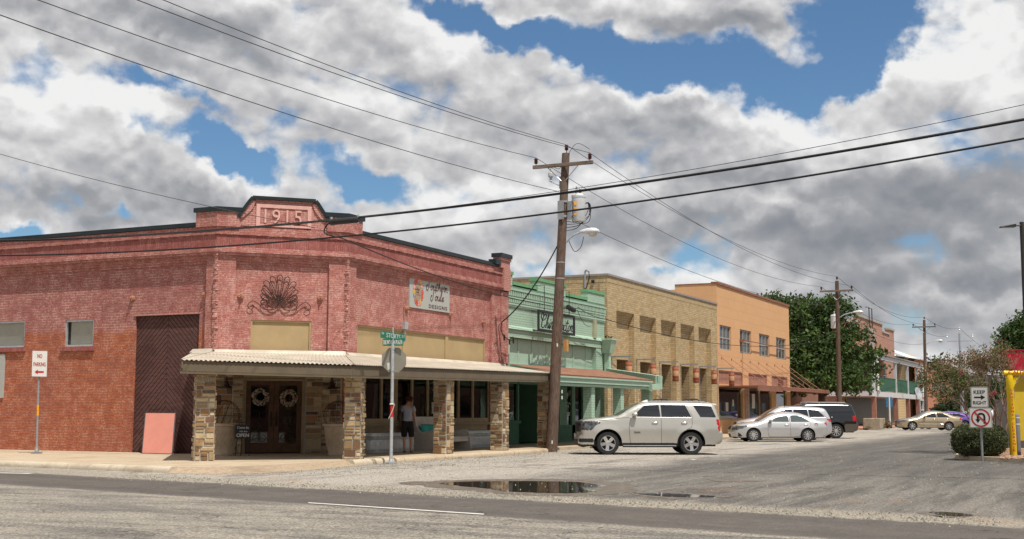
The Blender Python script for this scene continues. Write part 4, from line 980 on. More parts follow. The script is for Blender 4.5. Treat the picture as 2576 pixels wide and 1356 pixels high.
for i in range(64):
    a_ = 2*math.pi*i/64+rn.uniform(-.05, .05); rr = rn.uniform(.93, 1.2); col = rn.choice(((.04, .13, .12), (.10, .2, .16), (.05, .1, .1), (.62, .25, .25))); m.cur = col
    x, y = s0+c[0]*W_+.30*rr*math.cos(a_), z0+c[1]*H_+.42*rr*math.sin(a_); r_ = rn.uniform(.025, .045); t_ = rn.uniform(0, 3); m.poly([WS.p(x+r_*1.5*math.cos(t_), .0515, y+r_*1.5*math.sin(t_)), WS.p(x-r_*.4*math.sin(t_), .0515, y+r_*.4*math.cos(t_)), WS.p(x-r_*1.5*math.cos(t_), .0515, y-r_*1.5*math.sin(t_)), WS.p(x+r_*.4*math.sin(t_), .0515, y-r_*.4*math.cos(t_))])
fl = ((110, 'r'), (135, 'r'), (60, 'y'), (35, 'p'), (0, 'r'), (-22, 'r'), (-60, 'y'), (-82, 'p'), (-105, 'r'), (-125, 'r'), (180, 'y'), (160, 'p'), (90, 'p'))
for a_, t_ in fl:
    x, y = s0+c[0]*W_+.30*math.cos(R(a_)), z0+c[1]*H_+.42*math.sin(R(a_))
    for q, (rr, cc) in enumerate(((.085, {'r': (.60, .05, .05), 'y': (.75, .33, .04), 'p': (.7, .3, .3)}[t_]), (.05, {'r': (.72, .16, .12), 'y': (.8, .5, .1), 'p': (.75, .45, .42)}[t_]), (.02, (.3, .02, .02)))):
        m.cur = cc; m.poly([WS.p(x+rr*(1+.15*math.sin(5*i))*math.cos(2*math.pi*i/12), .052+.0006*q, y+rr*(1+.15*math.sin(5*i))*math.sin(2*math.pi*i/12)) for i in range(12)])
m.build('wreath_logo', M_COL, sg_, fix=False)
m = MB(); ox = pt(.13, .57, .053); cursive(m, 'Southern', ox, WS.d, ZU, .045, .004); cursive(m, 'Soule', pt(.155, .48, .053), WS.d, ZU, .045, .004); put_text(m, 'DESIGNS', pt(.205, .42, .0535), WS.d, ZU, w=.26, h=.035); m.build('logo_lettering', M_MAR, sg_)
# sign cut by the left edge of the view
s, z = WL.px(12, 891, .04); zb_ = WL.px(12, 1001, .04)[1]
o = thing('wall_sign', WL.p(s, .04, zb_), 'grey wall sign with cursive lettering below the left window at the picture edge', 'sign')
m = MB(); m.fb(WL, s, s+3.2, 0, .04, zb_, z); m.build('sign_board', MATS['grey_sign_board'], o)
m = MB(); Ul = Vector((0, -1, 0)); L_ = 8.15*.26*1.0; cursive(m, 'Southern', WL.p(s+2.62, .043, zb_+.55*(z-zb_)), Ul, ZU, .28, .022, squeeze=1.0); m.build('sign_lettering', M_MAR, o)
# peach board leaning on the planks
P = [PX(361, 1141, 30.2), PX(433, 1139.5, 30.2), PX(441, 1036.5, 30.52), PX(366, 1036, 30.52)]
lo0, lo1 = PZ(358, 1142, KZ), PZ(434, 1140, KZ); xb = 29.85
q0 = Vector((xb, PX(358, 1100, xb).y, KZ)); q1 = Vector((xb, PX(434, 1100, xb).y, KZ)); t0 = PX(366, 1037, 30.3); t1 = PX(441, 1037.5, 30.3)
m = MB(); nn = Vector((-.03, 0, .01))
m.hull8([q0, q1, q1-nn, q0-nn, t0, t1, t1-nn, t0-nn]); o = thing('leaning_board', (q0+q1)/2, 'salmon pink board with black edging leaning against the maroon plank door', 'board'); m.build('panel', M_PEACH, o)
m = MB(); n2 = Vector((-.045, 0, .012)); 
for a_, b_ in ((q0, q1), (q1, t1), (t1, t0), (t0, q0)): m.tube([a_-nn*.2, b_-nn*.2], .022, 4)
m.build('edging', M_BLK, o)
# planters with wire balls
def planter(px, lab, lab2):
    c = PZ(px, 1146, KZ); d_ = (Vector((c.x, c.y, 0))).normalized(); t = thing('planter', c, lab, 'planter', 'lattice planters beside the entrance')
    prof = [(.27, 0), (.29, .04), (.285, .06), (.33, .25), (.34, .27), (.42, .84), (.47, .86), (.475, .93), (.43, .94), (.40, .80), (.05, .78)]
    m = MB(); m.lathe(prof, c, n=32); m.build('pot', M_POT, t, smooth=True)
    m = MB()
    for k in range(22):
        for sg in (-1, 1):
            P = []
            for j in range(9):
                f_ = j/8; h = .28+.54*f_; r_ = .345+.075*f_; a_ = 2*math.pi*k/22+sg*f_*.75; P.append(c+Vector((r_*math.cos(a_), r_*math.sin(a_), h)))
            m.tube(P, .007, 4)
    m.build('lattice_relief', M_POT, t)
    o = MB(); cc = c+Vector((0, 0, 1.16)); rr = .45; rn = random.Random(int(px))
    for k in range(9):
        a_ = rn.uniform(0, 3.14); ax = Vector((math.cos(a_), math.sin(a_), rn.uniform(-.5, .5))).normalized(); u = ax.orthogonal().normalized(); v = ax.cross(u)
        o.tube([cc+(u*math.cos(2*math.pi*i/28)+v*math.sin(2*math.pi*i/28))*rr*rn.uniform(.985, 1.015) for i in range(28)], .0055, 4, closed=True)
    for h in (-.25, 0, .22): o.tube([cc+Vector((math.sqrt(rr*rr-h*h)*math.cos(2*math.pi*i/28), math.sqrt(rr*rr-h*h)*math.sin(2*math.pi*i/28), h)) for i in range(28)], .0055, 4, closed=True)
    q = o.build('wire_globe', M_IRON, None); tag(q, lab2, 'wire globe', 'wire globes in the planters')
planter(562, 'clay lattice planter left of the glazed doors beside the OPEN sign', 'rusty wire globe in the planter left of the doors')
planter(850, 'clay lattice planter right of the glazed doors', 'rusty wire globe in the planter right of the doors')
# wreaths
def wreath(s, z, lab):
    m = MB(); rn = random.Random(int(s*10)); c = WC.p(s, -.03, z)
    for i in range(230):
        a_ = rn.uniform(0, 6.28); b_ = rn.uniform(0, 6.28); r_ = .20+.06*math.cos(b_); p = c+WC.d*(r_*math.cos(a_))+ZU*(r_*math.sin(a_))+WC.n*(.045*math.sin(b_)+.02)
        m.cur = rn.choice(((.62, .55, .42), (.62, .40, .34), (.6, .33, .3), (.65, .6, .5), (.12, .18, .06), (.7, .62, .52))); q = rn.uniform(.018, .034)
        m.lathe([(0, -q), (q, 0), (0, q)], p, (rn.uniform(-1, 1), rn.uniform(-1, 1), rn.uniform(-1, 1.1)), 6)
    for i in range(40):
        a_ = rn.uniform(0, 6.28); p = c+WC.d*(.28*math.cos(a_))+ZU*(.28*math.sin(a_)); m.cur = (.09, .14, .05); d = Vector((rn.uniform(-1, 1), rn.uniform(-1, 1), rn.uniform(-1, 1)))*.06; m.poly([p, p+d, p+WC.n*.03])
    o = m.build('door_wreath', M_LEAF, None, fix=False); tag(o, lab, 'wreath', 'flower wreaths on the entrance doors')
wreath(1.41, 1.86, 'pink and cream flower wreath on the left door leaf'); wreath(2.28, 1.83, 'pink and cream flower wreath on the right door leaf')
# OPEN sign on a little easel
c = PZ(608, 1147, KZ); o = thing('open_sign', c, 'small black COME IN WE ARE OPEN sign on an easel beside the left planter', 'sign'); d_ = WC.d; n_ = WC.n
m = MB()
for sg in (-1, 1): m.tube([c+d_*.2*sg+n_*.05, c+d_*.1*sg+ZU*.95], .014, 5)
m.tube([c-n_*.25, c+ZU*.95], .014, 5); m.build('easel', M_BLK, o)
m = MB(); f = Fr0(c+n_*.06, WC); m.fb(f, -.21, .21, -.01, .015, .50, .90); m.tube(crom([f.p(-.12, 0, .9), f.p(-.08, 0, .97), f.p(.08, 0, .97), f.p(.12, 0, .9)], 4), .012, 5); m.build('sign_face', plain('chalk_black', (.03, .035, .045), .7), o)
m = MB(); put_text(m, 'OPEN', f.p(0, .018, .60), d_, ZU, w=.35, h=.10, bold=.004, N=n_); put_text(m, 'Come In', f.p(0, .018, .82), d_, ZU, w=.32, h=.065, bold=.002, N=n_); put_text(m, 'We Are', f.p(.02, .018, .71), d_, ZU, w=.22, h=.05, shear=.4); m.build('lettering', M_WHITE, o)
# galvanised troughs
def trough(x0, x1, y0, lab):
    c = Vector(((x0+x1)/2, y0, KZ)); t = thing('steel_trough', c, lab, 'trough', 'galvanised stock troughs under the shop windows'); L_ = x1-x0; Wd = .62; r_ = Wd/2
    def ring(off, z, cor=0., n=72):
        out = []
        hl = L_/2-r_
        per = []
        for i in range(n):
            a_ = 2*math.pi*i/n; per.append(a_)
        # stadium outline
        pts = []; st = 40
        for i in range(st+1): pts.append((-hl+2*hl*i/st, -r_, 0, -1))
        for i in range(1, 14): a_ = -math.pi/2+math.pi*i/14; pts.append((hl+r_*math.cos(a_), r_*math.sin(a_), math.cos(a_), math.sin(a_)))
        for i in range(st+1): pts.append((hl-2*hl*i/st, r_, 0, 1))
        for i in range(1, 14): a_ = math.pi/2+math.pi*i/14; pts.append((-hl+r_*math.cos(a_), r_*math.sin(a_), math.cos(a_), math.sin(a_)))
        return [Vector((c.x+x+nx*(off+(cor if k % 2 else 0)), c.y+y+ny*(off+(cor if k % 2 else 0)), c.z+z)) for k, (x, y, nx, ny) in enumerate(pts)]
    prof = [(0, 0, 0), (.02, .02, 0), (.0, .05, 0), (.025, .08, 0), (.0, .11, 0), (.0, .14, .016), (.0, .38, .016), (0, .41, 0), (.02, .44, 0), (0, .47, 0), (.02, .50, 0), (0, .53, 0), (0, .58, 0), (.035, .585, 0), (.035, .615, 0), (0, .62, 0), (-.02, .60, 0), (-.02, .3, 0)]
    m = MB(); rs = [[m.V(p) for p in ring(*q)] for q in prof]
    for A, B in zip(rs, rs[1:]):
        n = len(A)
        for k in range(n): m.F(A[k], A[(k+1) % n], B[(k+1) % n], B[k])
    m.F(*rs[-1]); m.build('tub', M_GALV, t)
trough(PY(918, 1100, 21.2).x+.15, PY(1032, 1100, 21.2).x, 21.25, 'galvanised stock trough left behind the person and the stop sign pole')
trough(PY(1152, 1100, 21.2).x, PY(1229, 1100, 21.2).x, 21.25, 'galvanised stock trough between the third and fourth stone columns')
# white bench with pillows
X0, X1 = PY(1068, 1100, 20.9).x, PY(1140, 1100, 20.9).x+.05
X0 = PY(1070, 1120, 20.9).x; X1 = X0+2.35
bn = thing('white_bench', (X0, 21.0, KZ), 'white wooden settle facing the street beside the third stone column', 'bench')
for k, x in enumerate((X0, X1)):
    P = [(20.42, 0), (21.36, 0), (21.36, .12), (21.62, 1.16), (21.50, 1.18), (21.38, 1.10), (21.2, .72), (21.05, .60), (20.85, .66), (20.62, .68), (20.52, .60), (20.46, .42)]
    m = MB(); m.prism([(x, y, KZ+z) for y, z in crom([Vector((y, z, 0)) for y, z in P], 1, True) and P], (.045, 0, 0)); m.build('bench_end', M_OFFW, bn)
m = MB(); m.box(X0+.05, 20.50, KZ+.40, X1-.003, 21.25, KZ+.44); m.build('seat', M_OFFW, bn); m = MB(); m.hull8([(X0+.05, 21.25, KZ+.44), (X1-.003, 21.25, KZ+.44), (X1-.003, 21.29, KZ+.44), (X0+.05, 21.29, KZ+.44), (X0+.05, 21.50, KZ+1.12), (X1-.003, 21.50, KZ+1.12), (X1-.003, 21.54, KZ+1.12), (X0+.05, 21.54, KZ+1.12)]); m.build('backrest', M_OFFW, bn)
m = MB(); m.box(X0+.05, 20.54, KZ+.28, X1-.003, 20.56, KZ+.395); m.build('apron', M_OFFW, bn)
def pillow(c, sx, tilt, lab):
    me = MB(); N_ = 12; idx = {}
    for sd2 in (1, -1):
        for i in range(N_+1):
            for j in range(N_+1):
                u, v = i/N_*2-1, j/N_*2-1; h = .085*max(0, (1-u**4)*(1-v**4))**.6*sd2; k_ = 1-.06*(1-abs(u))*(abs(v) > .9)
                p = Vector((u*sx*k_, h, v*sx)); a_ = tilt; p = Vector((p.x, p.y*math.cos(a_)+p.z*math.sin(a_), -p.y*math.sin(a_)+p.z*math.cos(a_))); idx[(sd2, i, j)] = me.V(Vector(c)+p)
        for i in range(N_):
            for j in range(N_): me.F(idx[(sd2, i, j)], idx[(sd2, i+1, j)], idx[(sd2, i+1, j+1)], idx[(sd2, i, j+1)])
    o = me.build('cushion', M_TEAL, None, smooth=True); tag(o, lab, 'cushion', 'teal cushions on the white bench')
pillow((X0+.42, 21.16, KZ+.66), .21, .25, 'teal cushion nearer the left end of the white bench'); pillow((X0+.86, 21.13, KZ+.66), .21, .3, 'second teal cushion from the left end of the white bench')
# ------------------------------------------------------------------ green building
gx0, gx1 = RX1+.003, 55.62
grn = thing('green_shop_building', (50, 23, 0), 'mint green painted brick shop with stepped parapet and shingled awning', 'building')
m = MB(); wall_grid(m, WS, gx0, gx1, 4.75, 6.5, []); m.fb(WS, gx0, gx1, -.3, 0, 6.5, 6.56)
m.build('front_wall', GRN_B, grn, fix=False)
steps = [(gx0, 45.49, 6.93), (45.49, 47.93, 6.55), (47.93, 50.92, 6.93), (50.92, 53.49, 6.55), (53.49, gx1, 6.95)]
for a, b, z in steps:
    m = MB(); hi = z > 6.8; m.fb(WS, a, b-.001, -.32, .0 if not hi else .03, 6.5, z); m.build('parapet_step', GRN_B, grn)
    m = MB(); m.fb(WS, a-(.03 if hi else -.03), b+(.03 if hi else -.031), -.36, .07 if hi else .05, z, z+.13); m.build('parapet_cap', M_GPAINT2, grn)
m = MB(); m.fb(WS, gx0, gx1, 0, .10, 5.98, 6.04); m.fb(WS, gx0, gx1, 0, .14, 6.30, 6.36); m.fb(WS, gx0, gx1, 0, .07, 5.72, 5.79); m.fb(WS, gx0, gx1, 0, .05, 5.66, 5.72); m.build('cornice_ledge', M_GPAINT, grn)
m = MB(); n = 62; m.fb(WS, gx0, gx1, -.02, .02, 5.80, 6.30)
for k in range(n):
    x = gx0+.05+(gx1-gx0-.1)*k/n; m.fb(WS, x, x+.09, 0, .085, 5.82, 5.97); m.fb(WS, x+.085, x+.172, 0, .12, 6.08, 6.29)
m.build('dentils', M_GPAINT, grn)
m = MB(); m.fb(WS, gx0, gx1, -.1, .02, 4.42, 4.75); m.hull8([WS.p(gx0, .02, 4.75), WS.p(gx1, .02, 4.75), WS.p(gx1, .10, 4.75), WS.p(gx0, .10, 4.75), WS.p(gx0, .0, 4.90), WS.p(gx1, .0, 4.90), WS.p(gx1, .02, 4.88), WS.p(gx0, .02, 4.88)]); m.build('ledge_band', GRN_B, grn)
m = MB(); m.fb(WS, gx0+.45, 54.6, -.3, -.22, 3.2, 4.42); pn = m.build('sign_band_panel', M_GPAINT, grn)
m = MB()
for px in (1278, 1303, 1338, 1374, 1410, 1441, 1473, 1500): x = PY(px, 880, 22.2).x; m.fb(WS, x-.04, x+.04, -.22, -.19, 3.3, 4.40)
m.fb(WS, gx0+.45, 54.6, -.22, -.17, 3.2, 3.38); m.build('batten', M_GPAINT, pn)
for a__, b__ in ((gx0, gx0+.45), (54.6, gx1)): m = MB(); m.fb(WS, a__, b__, -.3, 0, 2.6, 4.42); m.build('side_pier', GRN_B, grn)
m = MB(); m.tube([WS.p(gx0+.12, .06, 3.35), WS.p(gx0+.12, .06, 4.5)], .07, 8); m.build('rusty_downpipe', M_GPAINT, grn)
# shingled awning
E0 = Vector((42.42, 18.6, 2.82)); E1 = Vector((52.85, 18.6, 2.84)); U0 = Vector((44.75, 21.93, 3.33)); U1 = Vector((54.95, 21.93, 3.38))
m = MB(); m.poly([E0, E1, U1, U0]); m.poly([E0+Vector((0, 0, -.06)), E1+Vector((0, 0, -.06)), E1, E0]); m.poly([E1, U1, U1-Vector((0, 0, .5)), E1-Vector((0, 0, .06))]); ga = m.build('awning_roof', M_SHING, grn, fix=False)
m = MB(); fascia(m, E0, E1, -.062, -.30, .05, .05); fascia(m, E0, E1, -.06, -.12, .04, .0); fascia(m, E1+Vector((.0, .05, 0)), U1, -.062, -.34, .05, .0); m.build('fascia', M_GPAINT, ga)
m = MB(); fascia(m, E0, E1, -.31, -.42, .22, .12); m.build('beam', M_GPAINT, ga)
m = MB(); m.poly([E0+Vector((0, .1, -.32)), E1+Vector((0, .1, -.32)), U1+Vector((0, 0, -.6)), U0+Vector((0, 0, -.6))]); m.build('soffit', M_GDARK, ga, fix=False)
for k, px in enumerate((1481, 1555, 1627)):
    x = PY(px, 1000, 19.0).x; m = MB(); w_ = .36; m.box(x-w_/2, 19.0-w_/2, KZ-.02, x+w_/2, 19.0+w_/2, 2.45); m.build('green_pier', GRN_B, grn)
# recessed ground floor
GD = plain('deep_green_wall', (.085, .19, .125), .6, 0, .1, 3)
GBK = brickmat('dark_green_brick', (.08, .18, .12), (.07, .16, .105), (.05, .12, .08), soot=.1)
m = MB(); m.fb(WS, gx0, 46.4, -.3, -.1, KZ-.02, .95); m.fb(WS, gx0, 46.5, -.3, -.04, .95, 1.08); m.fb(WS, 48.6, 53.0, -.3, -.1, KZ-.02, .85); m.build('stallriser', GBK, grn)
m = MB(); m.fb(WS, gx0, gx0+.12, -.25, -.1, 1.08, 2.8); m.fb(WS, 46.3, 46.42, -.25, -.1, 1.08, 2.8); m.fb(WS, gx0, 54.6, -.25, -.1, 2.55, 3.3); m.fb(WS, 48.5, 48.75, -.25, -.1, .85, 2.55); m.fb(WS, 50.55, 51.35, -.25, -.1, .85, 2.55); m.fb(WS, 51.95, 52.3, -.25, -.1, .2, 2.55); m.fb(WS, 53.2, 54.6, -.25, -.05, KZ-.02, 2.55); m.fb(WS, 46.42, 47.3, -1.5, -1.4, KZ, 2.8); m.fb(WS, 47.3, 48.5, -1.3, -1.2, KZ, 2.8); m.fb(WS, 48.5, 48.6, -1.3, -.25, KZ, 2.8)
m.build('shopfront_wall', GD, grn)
m = MB(); m.fb(WS, 46.9, 47.0, -1.19, -1.15, KZ, 2.4); m.fb(WS, 47.85, 47.95, -1.19, -1.15, KZ, 2.4); m.fb(WS, 46.9, 47.95, -1.19, -1.15, 2.3, 2.4); dd = m.build('shop_door', M_GDARK, grn)
for a, b, z in ((gx0+.12, 46.3, 1.08), (48.75, 50.55, .85), (51.35, 51.95, .6), (52.3, 53.2, .85)):
    m = MB(); m.fb(WS, a, b, -.2, -.19, z, 2.55); m.build('window_pane', G_SHOP, grn)
m = MB(); m.fb(WS, 47.0, 47.85, -1.19, -1.18, .3, 2.3); m.build('door_pane', G_SHOP, dd)
m = MB(); m.fb(WS, gx0, 54.6, -3.6, -3.5, 0, 3); m.fb(WS, gx0, 54.6, -3.5, -1.5, 2.8, 2.85); m.fb(WS, 54.55, 54.6, -3.5, -.3, 0, 2.8); m.build('shop_interior', M_INT, grn)
m = MB(); xw = 51.65
for i, ch in enumerate('AGER CH'):
    t = i/6; put_text(m, ch, WS.p(51.40+.52*t, -.185, 1.98+.30*math.sin(t*1.5+.0)), Vector((1, 0, .3)).normalized(), (0, 0, 1), h=.20, w=.075) if ch != ' ' else None
put_text(m, 'SER', WS.p(51.68, -.185, 1.33), WS.d, ZU, w=.42, h=.17, bold=.006, N=WS.n)
m.tube(crom([WS.p(51.38, -.18, 1.55), WS.p(51.5, -.18, 1.72), WS.p(51.65, -.18, 1.66), WS.p(51.8, -.18, 1.82), WS.p(51.93, -.18, 1.75)], 5), .01, 5); m.build('window_lettering', M_WHITE, grn)
m = MB(); m.poly([(gx1, 22.0, 0), (gx1, 60, 0), (gx1, 60, 5.2), (gx1, 22.0, 5.2)]); m.build('party_wall', GRN_B, grn, fix=False)
m = MB(); m.box(gx0, 22.3, 6.0, gx1, 60, 6.05); m.build('roof', M_COPL, grn)
# conductor head and long box gutter
gt = thing('box_gutter', (55.9, 21.8, 0), 'mint green conductor head and box gutter stepping down beside the shingled awning', 'gutter')
m = MB(); hx = 55.5; m.hull8([(hx-.22, 21.60, 4.18), (hx+.22, 21.60, 4.18), (hx+.22, 21.96, 4.18), (hx-.22, 21.96, 4.18), (hx-.36, 21.45, 4.80), (hx+.36, 21.45, 4.80), (hx+.36, 21.96, 4.80), (hx-.36, 21.96, 4.80)]); m.box(hx-.39, 21.42, 4.80, hx+.39, 21.96, 4.87); m.build('conductor_head', M_GPAINT, gt)
def boxpipe(mb, pts, w=.12):
    for a, b in zip(pts, pts[1:]):
        a, b = Vector(a), Vector(b); d = (b-a).normalized(); a = a-d*w*.9; b = b+d*w*.9; s_ = Vector((0, 0, 1)) if abs(d.z) < .9 else Vector((0, 1, 0)); u = d.cross(s_).normalized()*w; v = d.cross(u).normalized()*w
        mb.hull8([a-u-v, a+u-v, a+u+v, a-u+v, b-u-v, b+u-v, b+u+v, b-u+v])
m = MB(); boxpipe(m, [(hx, 21.78, 4.2), (hx, 21.78, 3.35), (53.5, 18.55, 2.92), (53.5, 18.55, 2.55), (52.6, 18.62, 2.52)]); m.build('gutter_pipe', M_GPAINT, gt)
m = MB(); r_ = random.Random(3)
for k in range(30): a_ = r_.uniform(0, 6.28); m.cur = r_.choice(((.35, .16, .07), (.1, .12, .04), (.45, .25, .12))); p = Vector((hx-.1, 21.7, 4.87))+Vector((math.cos(a_)*.25, .1*math.sin(a_), 0)); m.poly([p, p+Vector((r_.uniform(-.15, .15), r_.uniform(-.1, .1), r_.uniform(.05, .28))), p+Vector((r_.uniform(-.2, .2), 0, r_.uniform(0, .15)))])
o = m.build('debris_weeds', M_LEAF, None, fix=False); tag(o, 'dead leaves and weeds sprouting from the green conductor head', 'weeds')
# Chiropractor sign : steel frame hung off the parapet
o = thing('framed_sign', (47.4, 21.6, 4.7), 'black steel framed cut-letter Chiropractor sign hung on the green wall behind the pole', 'sign')
xa, xb, za, zb = 47.2, 51.12, 4.76, 5.66; Y_ = 21.62; f = Fr((0, Y_), (1, 0), (0, -1)); t_ = .11
m = MB(); m.fb(f, xa, xb, -.03, .03, zb-t_, zb); m.fb(f, xa, xb, -.03, .03, za, za+t_); m.fb(f, xa, xa+t_*1.2, -.03, .03, za+t_, zb-t_); m.fb(f, xb-t_*1.2, xb, -.03, .03, za+t_, zb-t_); m.build('sign_frame', M_BLK, o, bevel=.008)
m = MB(); cursive(m, 'Chiropractor', f.p(xa+.30, .0, za+.16), f.d, ZU, .26, .024, shear=.32, squeeze=1.12); m.build('cut_lettering', M_BLK, o)
for px in (1430.6, 1468):
    pass
for x in (47.85, 50.5):
    m = MB(); m.tube([f.p(x, 0, zb), f.p(x, 0, 6.72), (x, 22.3, 6.74)], .018, 5); m.build('hanger', M_BLK, o)
for x, z in ((xa+.2, za+.05), (xb-.2, za+.05), (xa+.2, zb-.05), (xb-.2, zb-.05)):
    m = MB(); m.tube([(x, Y_, z), (x, 22.0, z)], .015, 5); m.build('standoff', M_BLK, o)
# electrical boxes on the green wall
s, z = WS.px(1492, 828); m = MB(); m.fb(WS, s-.16, s+.16, 0, .12, z-.42, z+.42); m.tube([WS.p(s+.05, .06, z+.4), WS.p(s+.12, .1, z+.85)], .025, 6); o = m.build('meter_box', plain('dull_tan_metal', (.36, .36, .25), .6), None); tag(o, 'weathered service box strapped to the green wall right of the Chiropractor sign', 'meter box')
# ------------------------------------------------------------------ tan brick building with deep bays
bx0, bx1, bt = 56.05, 74.35, 7.98
bg = thing('tan_brick_building', (60, 23, 0), 'long tan brick building with five deep corbelled bays', 'building')
bays = []
for l, r_ in ((1549, 1595), (1609, 1656), (1665, 1706), (1715, 1752), (1761, 1795)): bays.append((WS.px(l, 850)[0], WS.px(r_, 850)[0]))
bays = [(57.25+3.33*k, 59.75+3.33*k) for k in range(5)]
top_, lt = 6.36, 4.02
m = MB(); wall_grid(m, WS, bx0, bx1, 0, bt-.32, [(a, b, 0, top_, .32) for a, b in bays]); m.build('front_wall', BEIGE, bg, fix=False)
m = MB(); m.fb(WS, bx0, bx1, -.3, .012, bt-.33, bt-.02); m.build('soldier_course', BEIGE_S, bg)
m = MB(); IB = Fr((0, 22.32), (1, 0), (0, -1))
for a, b in bays: wall_grid(m, IB, a, b, lt+.25, top_, []); wall_grid(m, IB, a, b, lt, lt+.002, [])
m.build('bay_back', BEIGE, bg, fix=False)
m = MB()
for a, b in bays: m.fb(IB, a, b, -.25, .015, lt, lt+.26)
m.build('lintel_course', BEIGE_S, bg)
m = MB()
for a, b in bays:
    for k in range(5): m.fb(WS, a+.001, b-.001, -.32, -.05-.055*k, top_-.085*(k+1), top_-.085*k-.001)
m.build('corbel_steps', BEIGE, bg)
m = MB()
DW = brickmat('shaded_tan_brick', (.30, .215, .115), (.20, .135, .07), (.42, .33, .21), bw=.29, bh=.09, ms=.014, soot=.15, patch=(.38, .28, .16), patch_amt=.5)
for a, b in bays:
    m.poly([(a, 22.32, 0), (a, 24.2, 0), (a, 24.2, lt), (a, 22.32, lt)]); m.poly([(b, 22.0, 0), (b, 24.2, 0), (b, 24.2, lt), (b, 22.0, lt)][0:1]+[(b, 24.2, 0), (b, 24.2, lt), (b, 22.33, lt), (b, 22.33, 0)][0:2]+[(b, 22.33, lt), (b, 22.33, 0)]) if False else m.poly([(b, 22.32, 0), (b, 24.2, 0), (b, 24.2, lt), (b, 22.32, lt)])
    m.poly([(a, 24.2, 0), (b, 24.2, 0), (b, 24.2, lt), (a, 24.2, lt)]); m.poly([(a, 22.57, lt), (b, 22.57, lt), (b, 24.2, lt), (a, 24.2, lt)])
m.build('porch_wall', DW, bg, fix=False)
m = MB(); m.poly([(bx0, 22, 0), (bx0, 50, 0), (bx0, 50, bt-.32), (bx0, 22, bt-.32)]); m.build('side_wall', BEIGE, bg, fix=False)
m = MB(); m.box(bx0-.01, 22.0, bt-.33, bx0+.3, 50, bt-.021); m.build('soldier_course', BEIGE_S, bg)
m = MB(); m.box(bx0-.05, 21.94, bt-.02, bx1, 22.35, bt+.08); m.box(bx0-.05, 22.35, bt-.02, bx0+.35, 50, bt+.08); m.build('coping', M_COPL, bg)
m = MB(); m.box(bx0+.3, 22.3, 7.3, bx1, 60, 7.35); m.build('roof', M_COPL, bg)
o = thing('service_mast', (56.4, 22.6, 8), 'grey service weatherhead at the near corner of the tan building roof', 'weatherhead')
m = MB(); p = PX(1494, 700, 56.2); c = Vector((56.02, p.y+.4, 7.4)); m.tube(crom([c, c+Vector((0, 0, .45)), c+Vector((0, 0, .78)), c+Vector((0, -.10, .86)), c+Vector((0, -.2, .78))], 4), .05, 7); m.build('mast', M_GALVD, o)
m = MB(); m.tube(crom([c+Vector((0, -.2, .78)), c+Vector((-.02, -.22, .5)), c+Vector((-.02, -.1, .1)), c+Vector((-.02, .1, -.3))], 5), .02, 5); m.box(c.x-.1, c.y-.5, c.z+.2, c.x-.02, c.y-.36, c.z+.36); m.build('loop', M_WIRE, o)
# striped hanging lanterns
M_LAN = []
def lantern_mat():
    t = NT('striped_lantern'); z = t.sep(t.obj())[2]; cr = t.n('ShaderNodeValToRGB'); cr.color_ramp.interpolation = 'CONSTANT'; e = cr.color_ramp.elements
    e[0].position = 0; e[0].color = (.20, .045, .035, 1); e[1].position = .06; e[1].color = (.32, .105, .055, 1)
    for p_, c_ in ((.20, (.24, .065, .04)), (.36, (.50, .28, .15)), (.70, (.24, .065, .04)), (.80, (.34, .11, .055)), (.94, (.16, .045, .035))): q = e.new(p_); q.color = (*c_, 1)
    t.l(t.math('DIVIDE', z, .80), cr.inputs[0]); t.bsdf(cr.outputs[0], .7); return t.m
M_LAN = lantern_mat()
LZ = 3.03
def make_lantern(X):
    fz = 3.86; t = thing('hanging_lantern', (X, 21.1, LZ), 'striped red and tan lantern', 'lantern', 'striped lanterns on brackets along the tan building')
    m = MB(); m.lathe([(.0, 0), (.15, .0), (.165, .02), (.165, .78), (.15, .80), (0, .80)], (0, 0, 0), n=20); m.build('shade', M_LAN, t, smooth=True, local=True)
    m = MB(); m.tube([(0, 0, .80), (0, 0, 1.0)], .010, 5); m.lathe([(.05, .80), (.05, .83)], (0, 0, 0), n=8); m.build('hanger', M_GALVD, t, local=True)
    m = MB(); m.box(-.025, -.15, 1.0, .025, .89, 1.07); m.tube([(0, .86, 1.0), (.02, .86, -2.9)], .016, 5); m.build('bracket', M_GALVD, t, local=True)
    m = MB(); m.tube([(0, .88, 2.1), (0, -.05, 1.07)], .006, 4); m.build('stay_rod', M_RUST, t, local=True)
    return t
LX = [56.5, 60.0, 63.55, 67.1, 70.55, 74.2]
l0 = make_lantern(LX[0]); l0['label'] = 'striped red and tan lantern nearest the green gutter, partly behind it'
labs = ['', 'striped red and tan lantern second from the green gutter', 'striped red and tan lantern third from the green gutter, in front of the middle bay', 'striped red and tan lantern third from the peach building', 'striped red and tan lantern at the last tan brick bay', 'striped red and tan lantern hanging before the peach building front']
for k in range(1, 6):
    c = copy_tree(l0); c.location.x = LX[k]; c['label'] = labs[k]
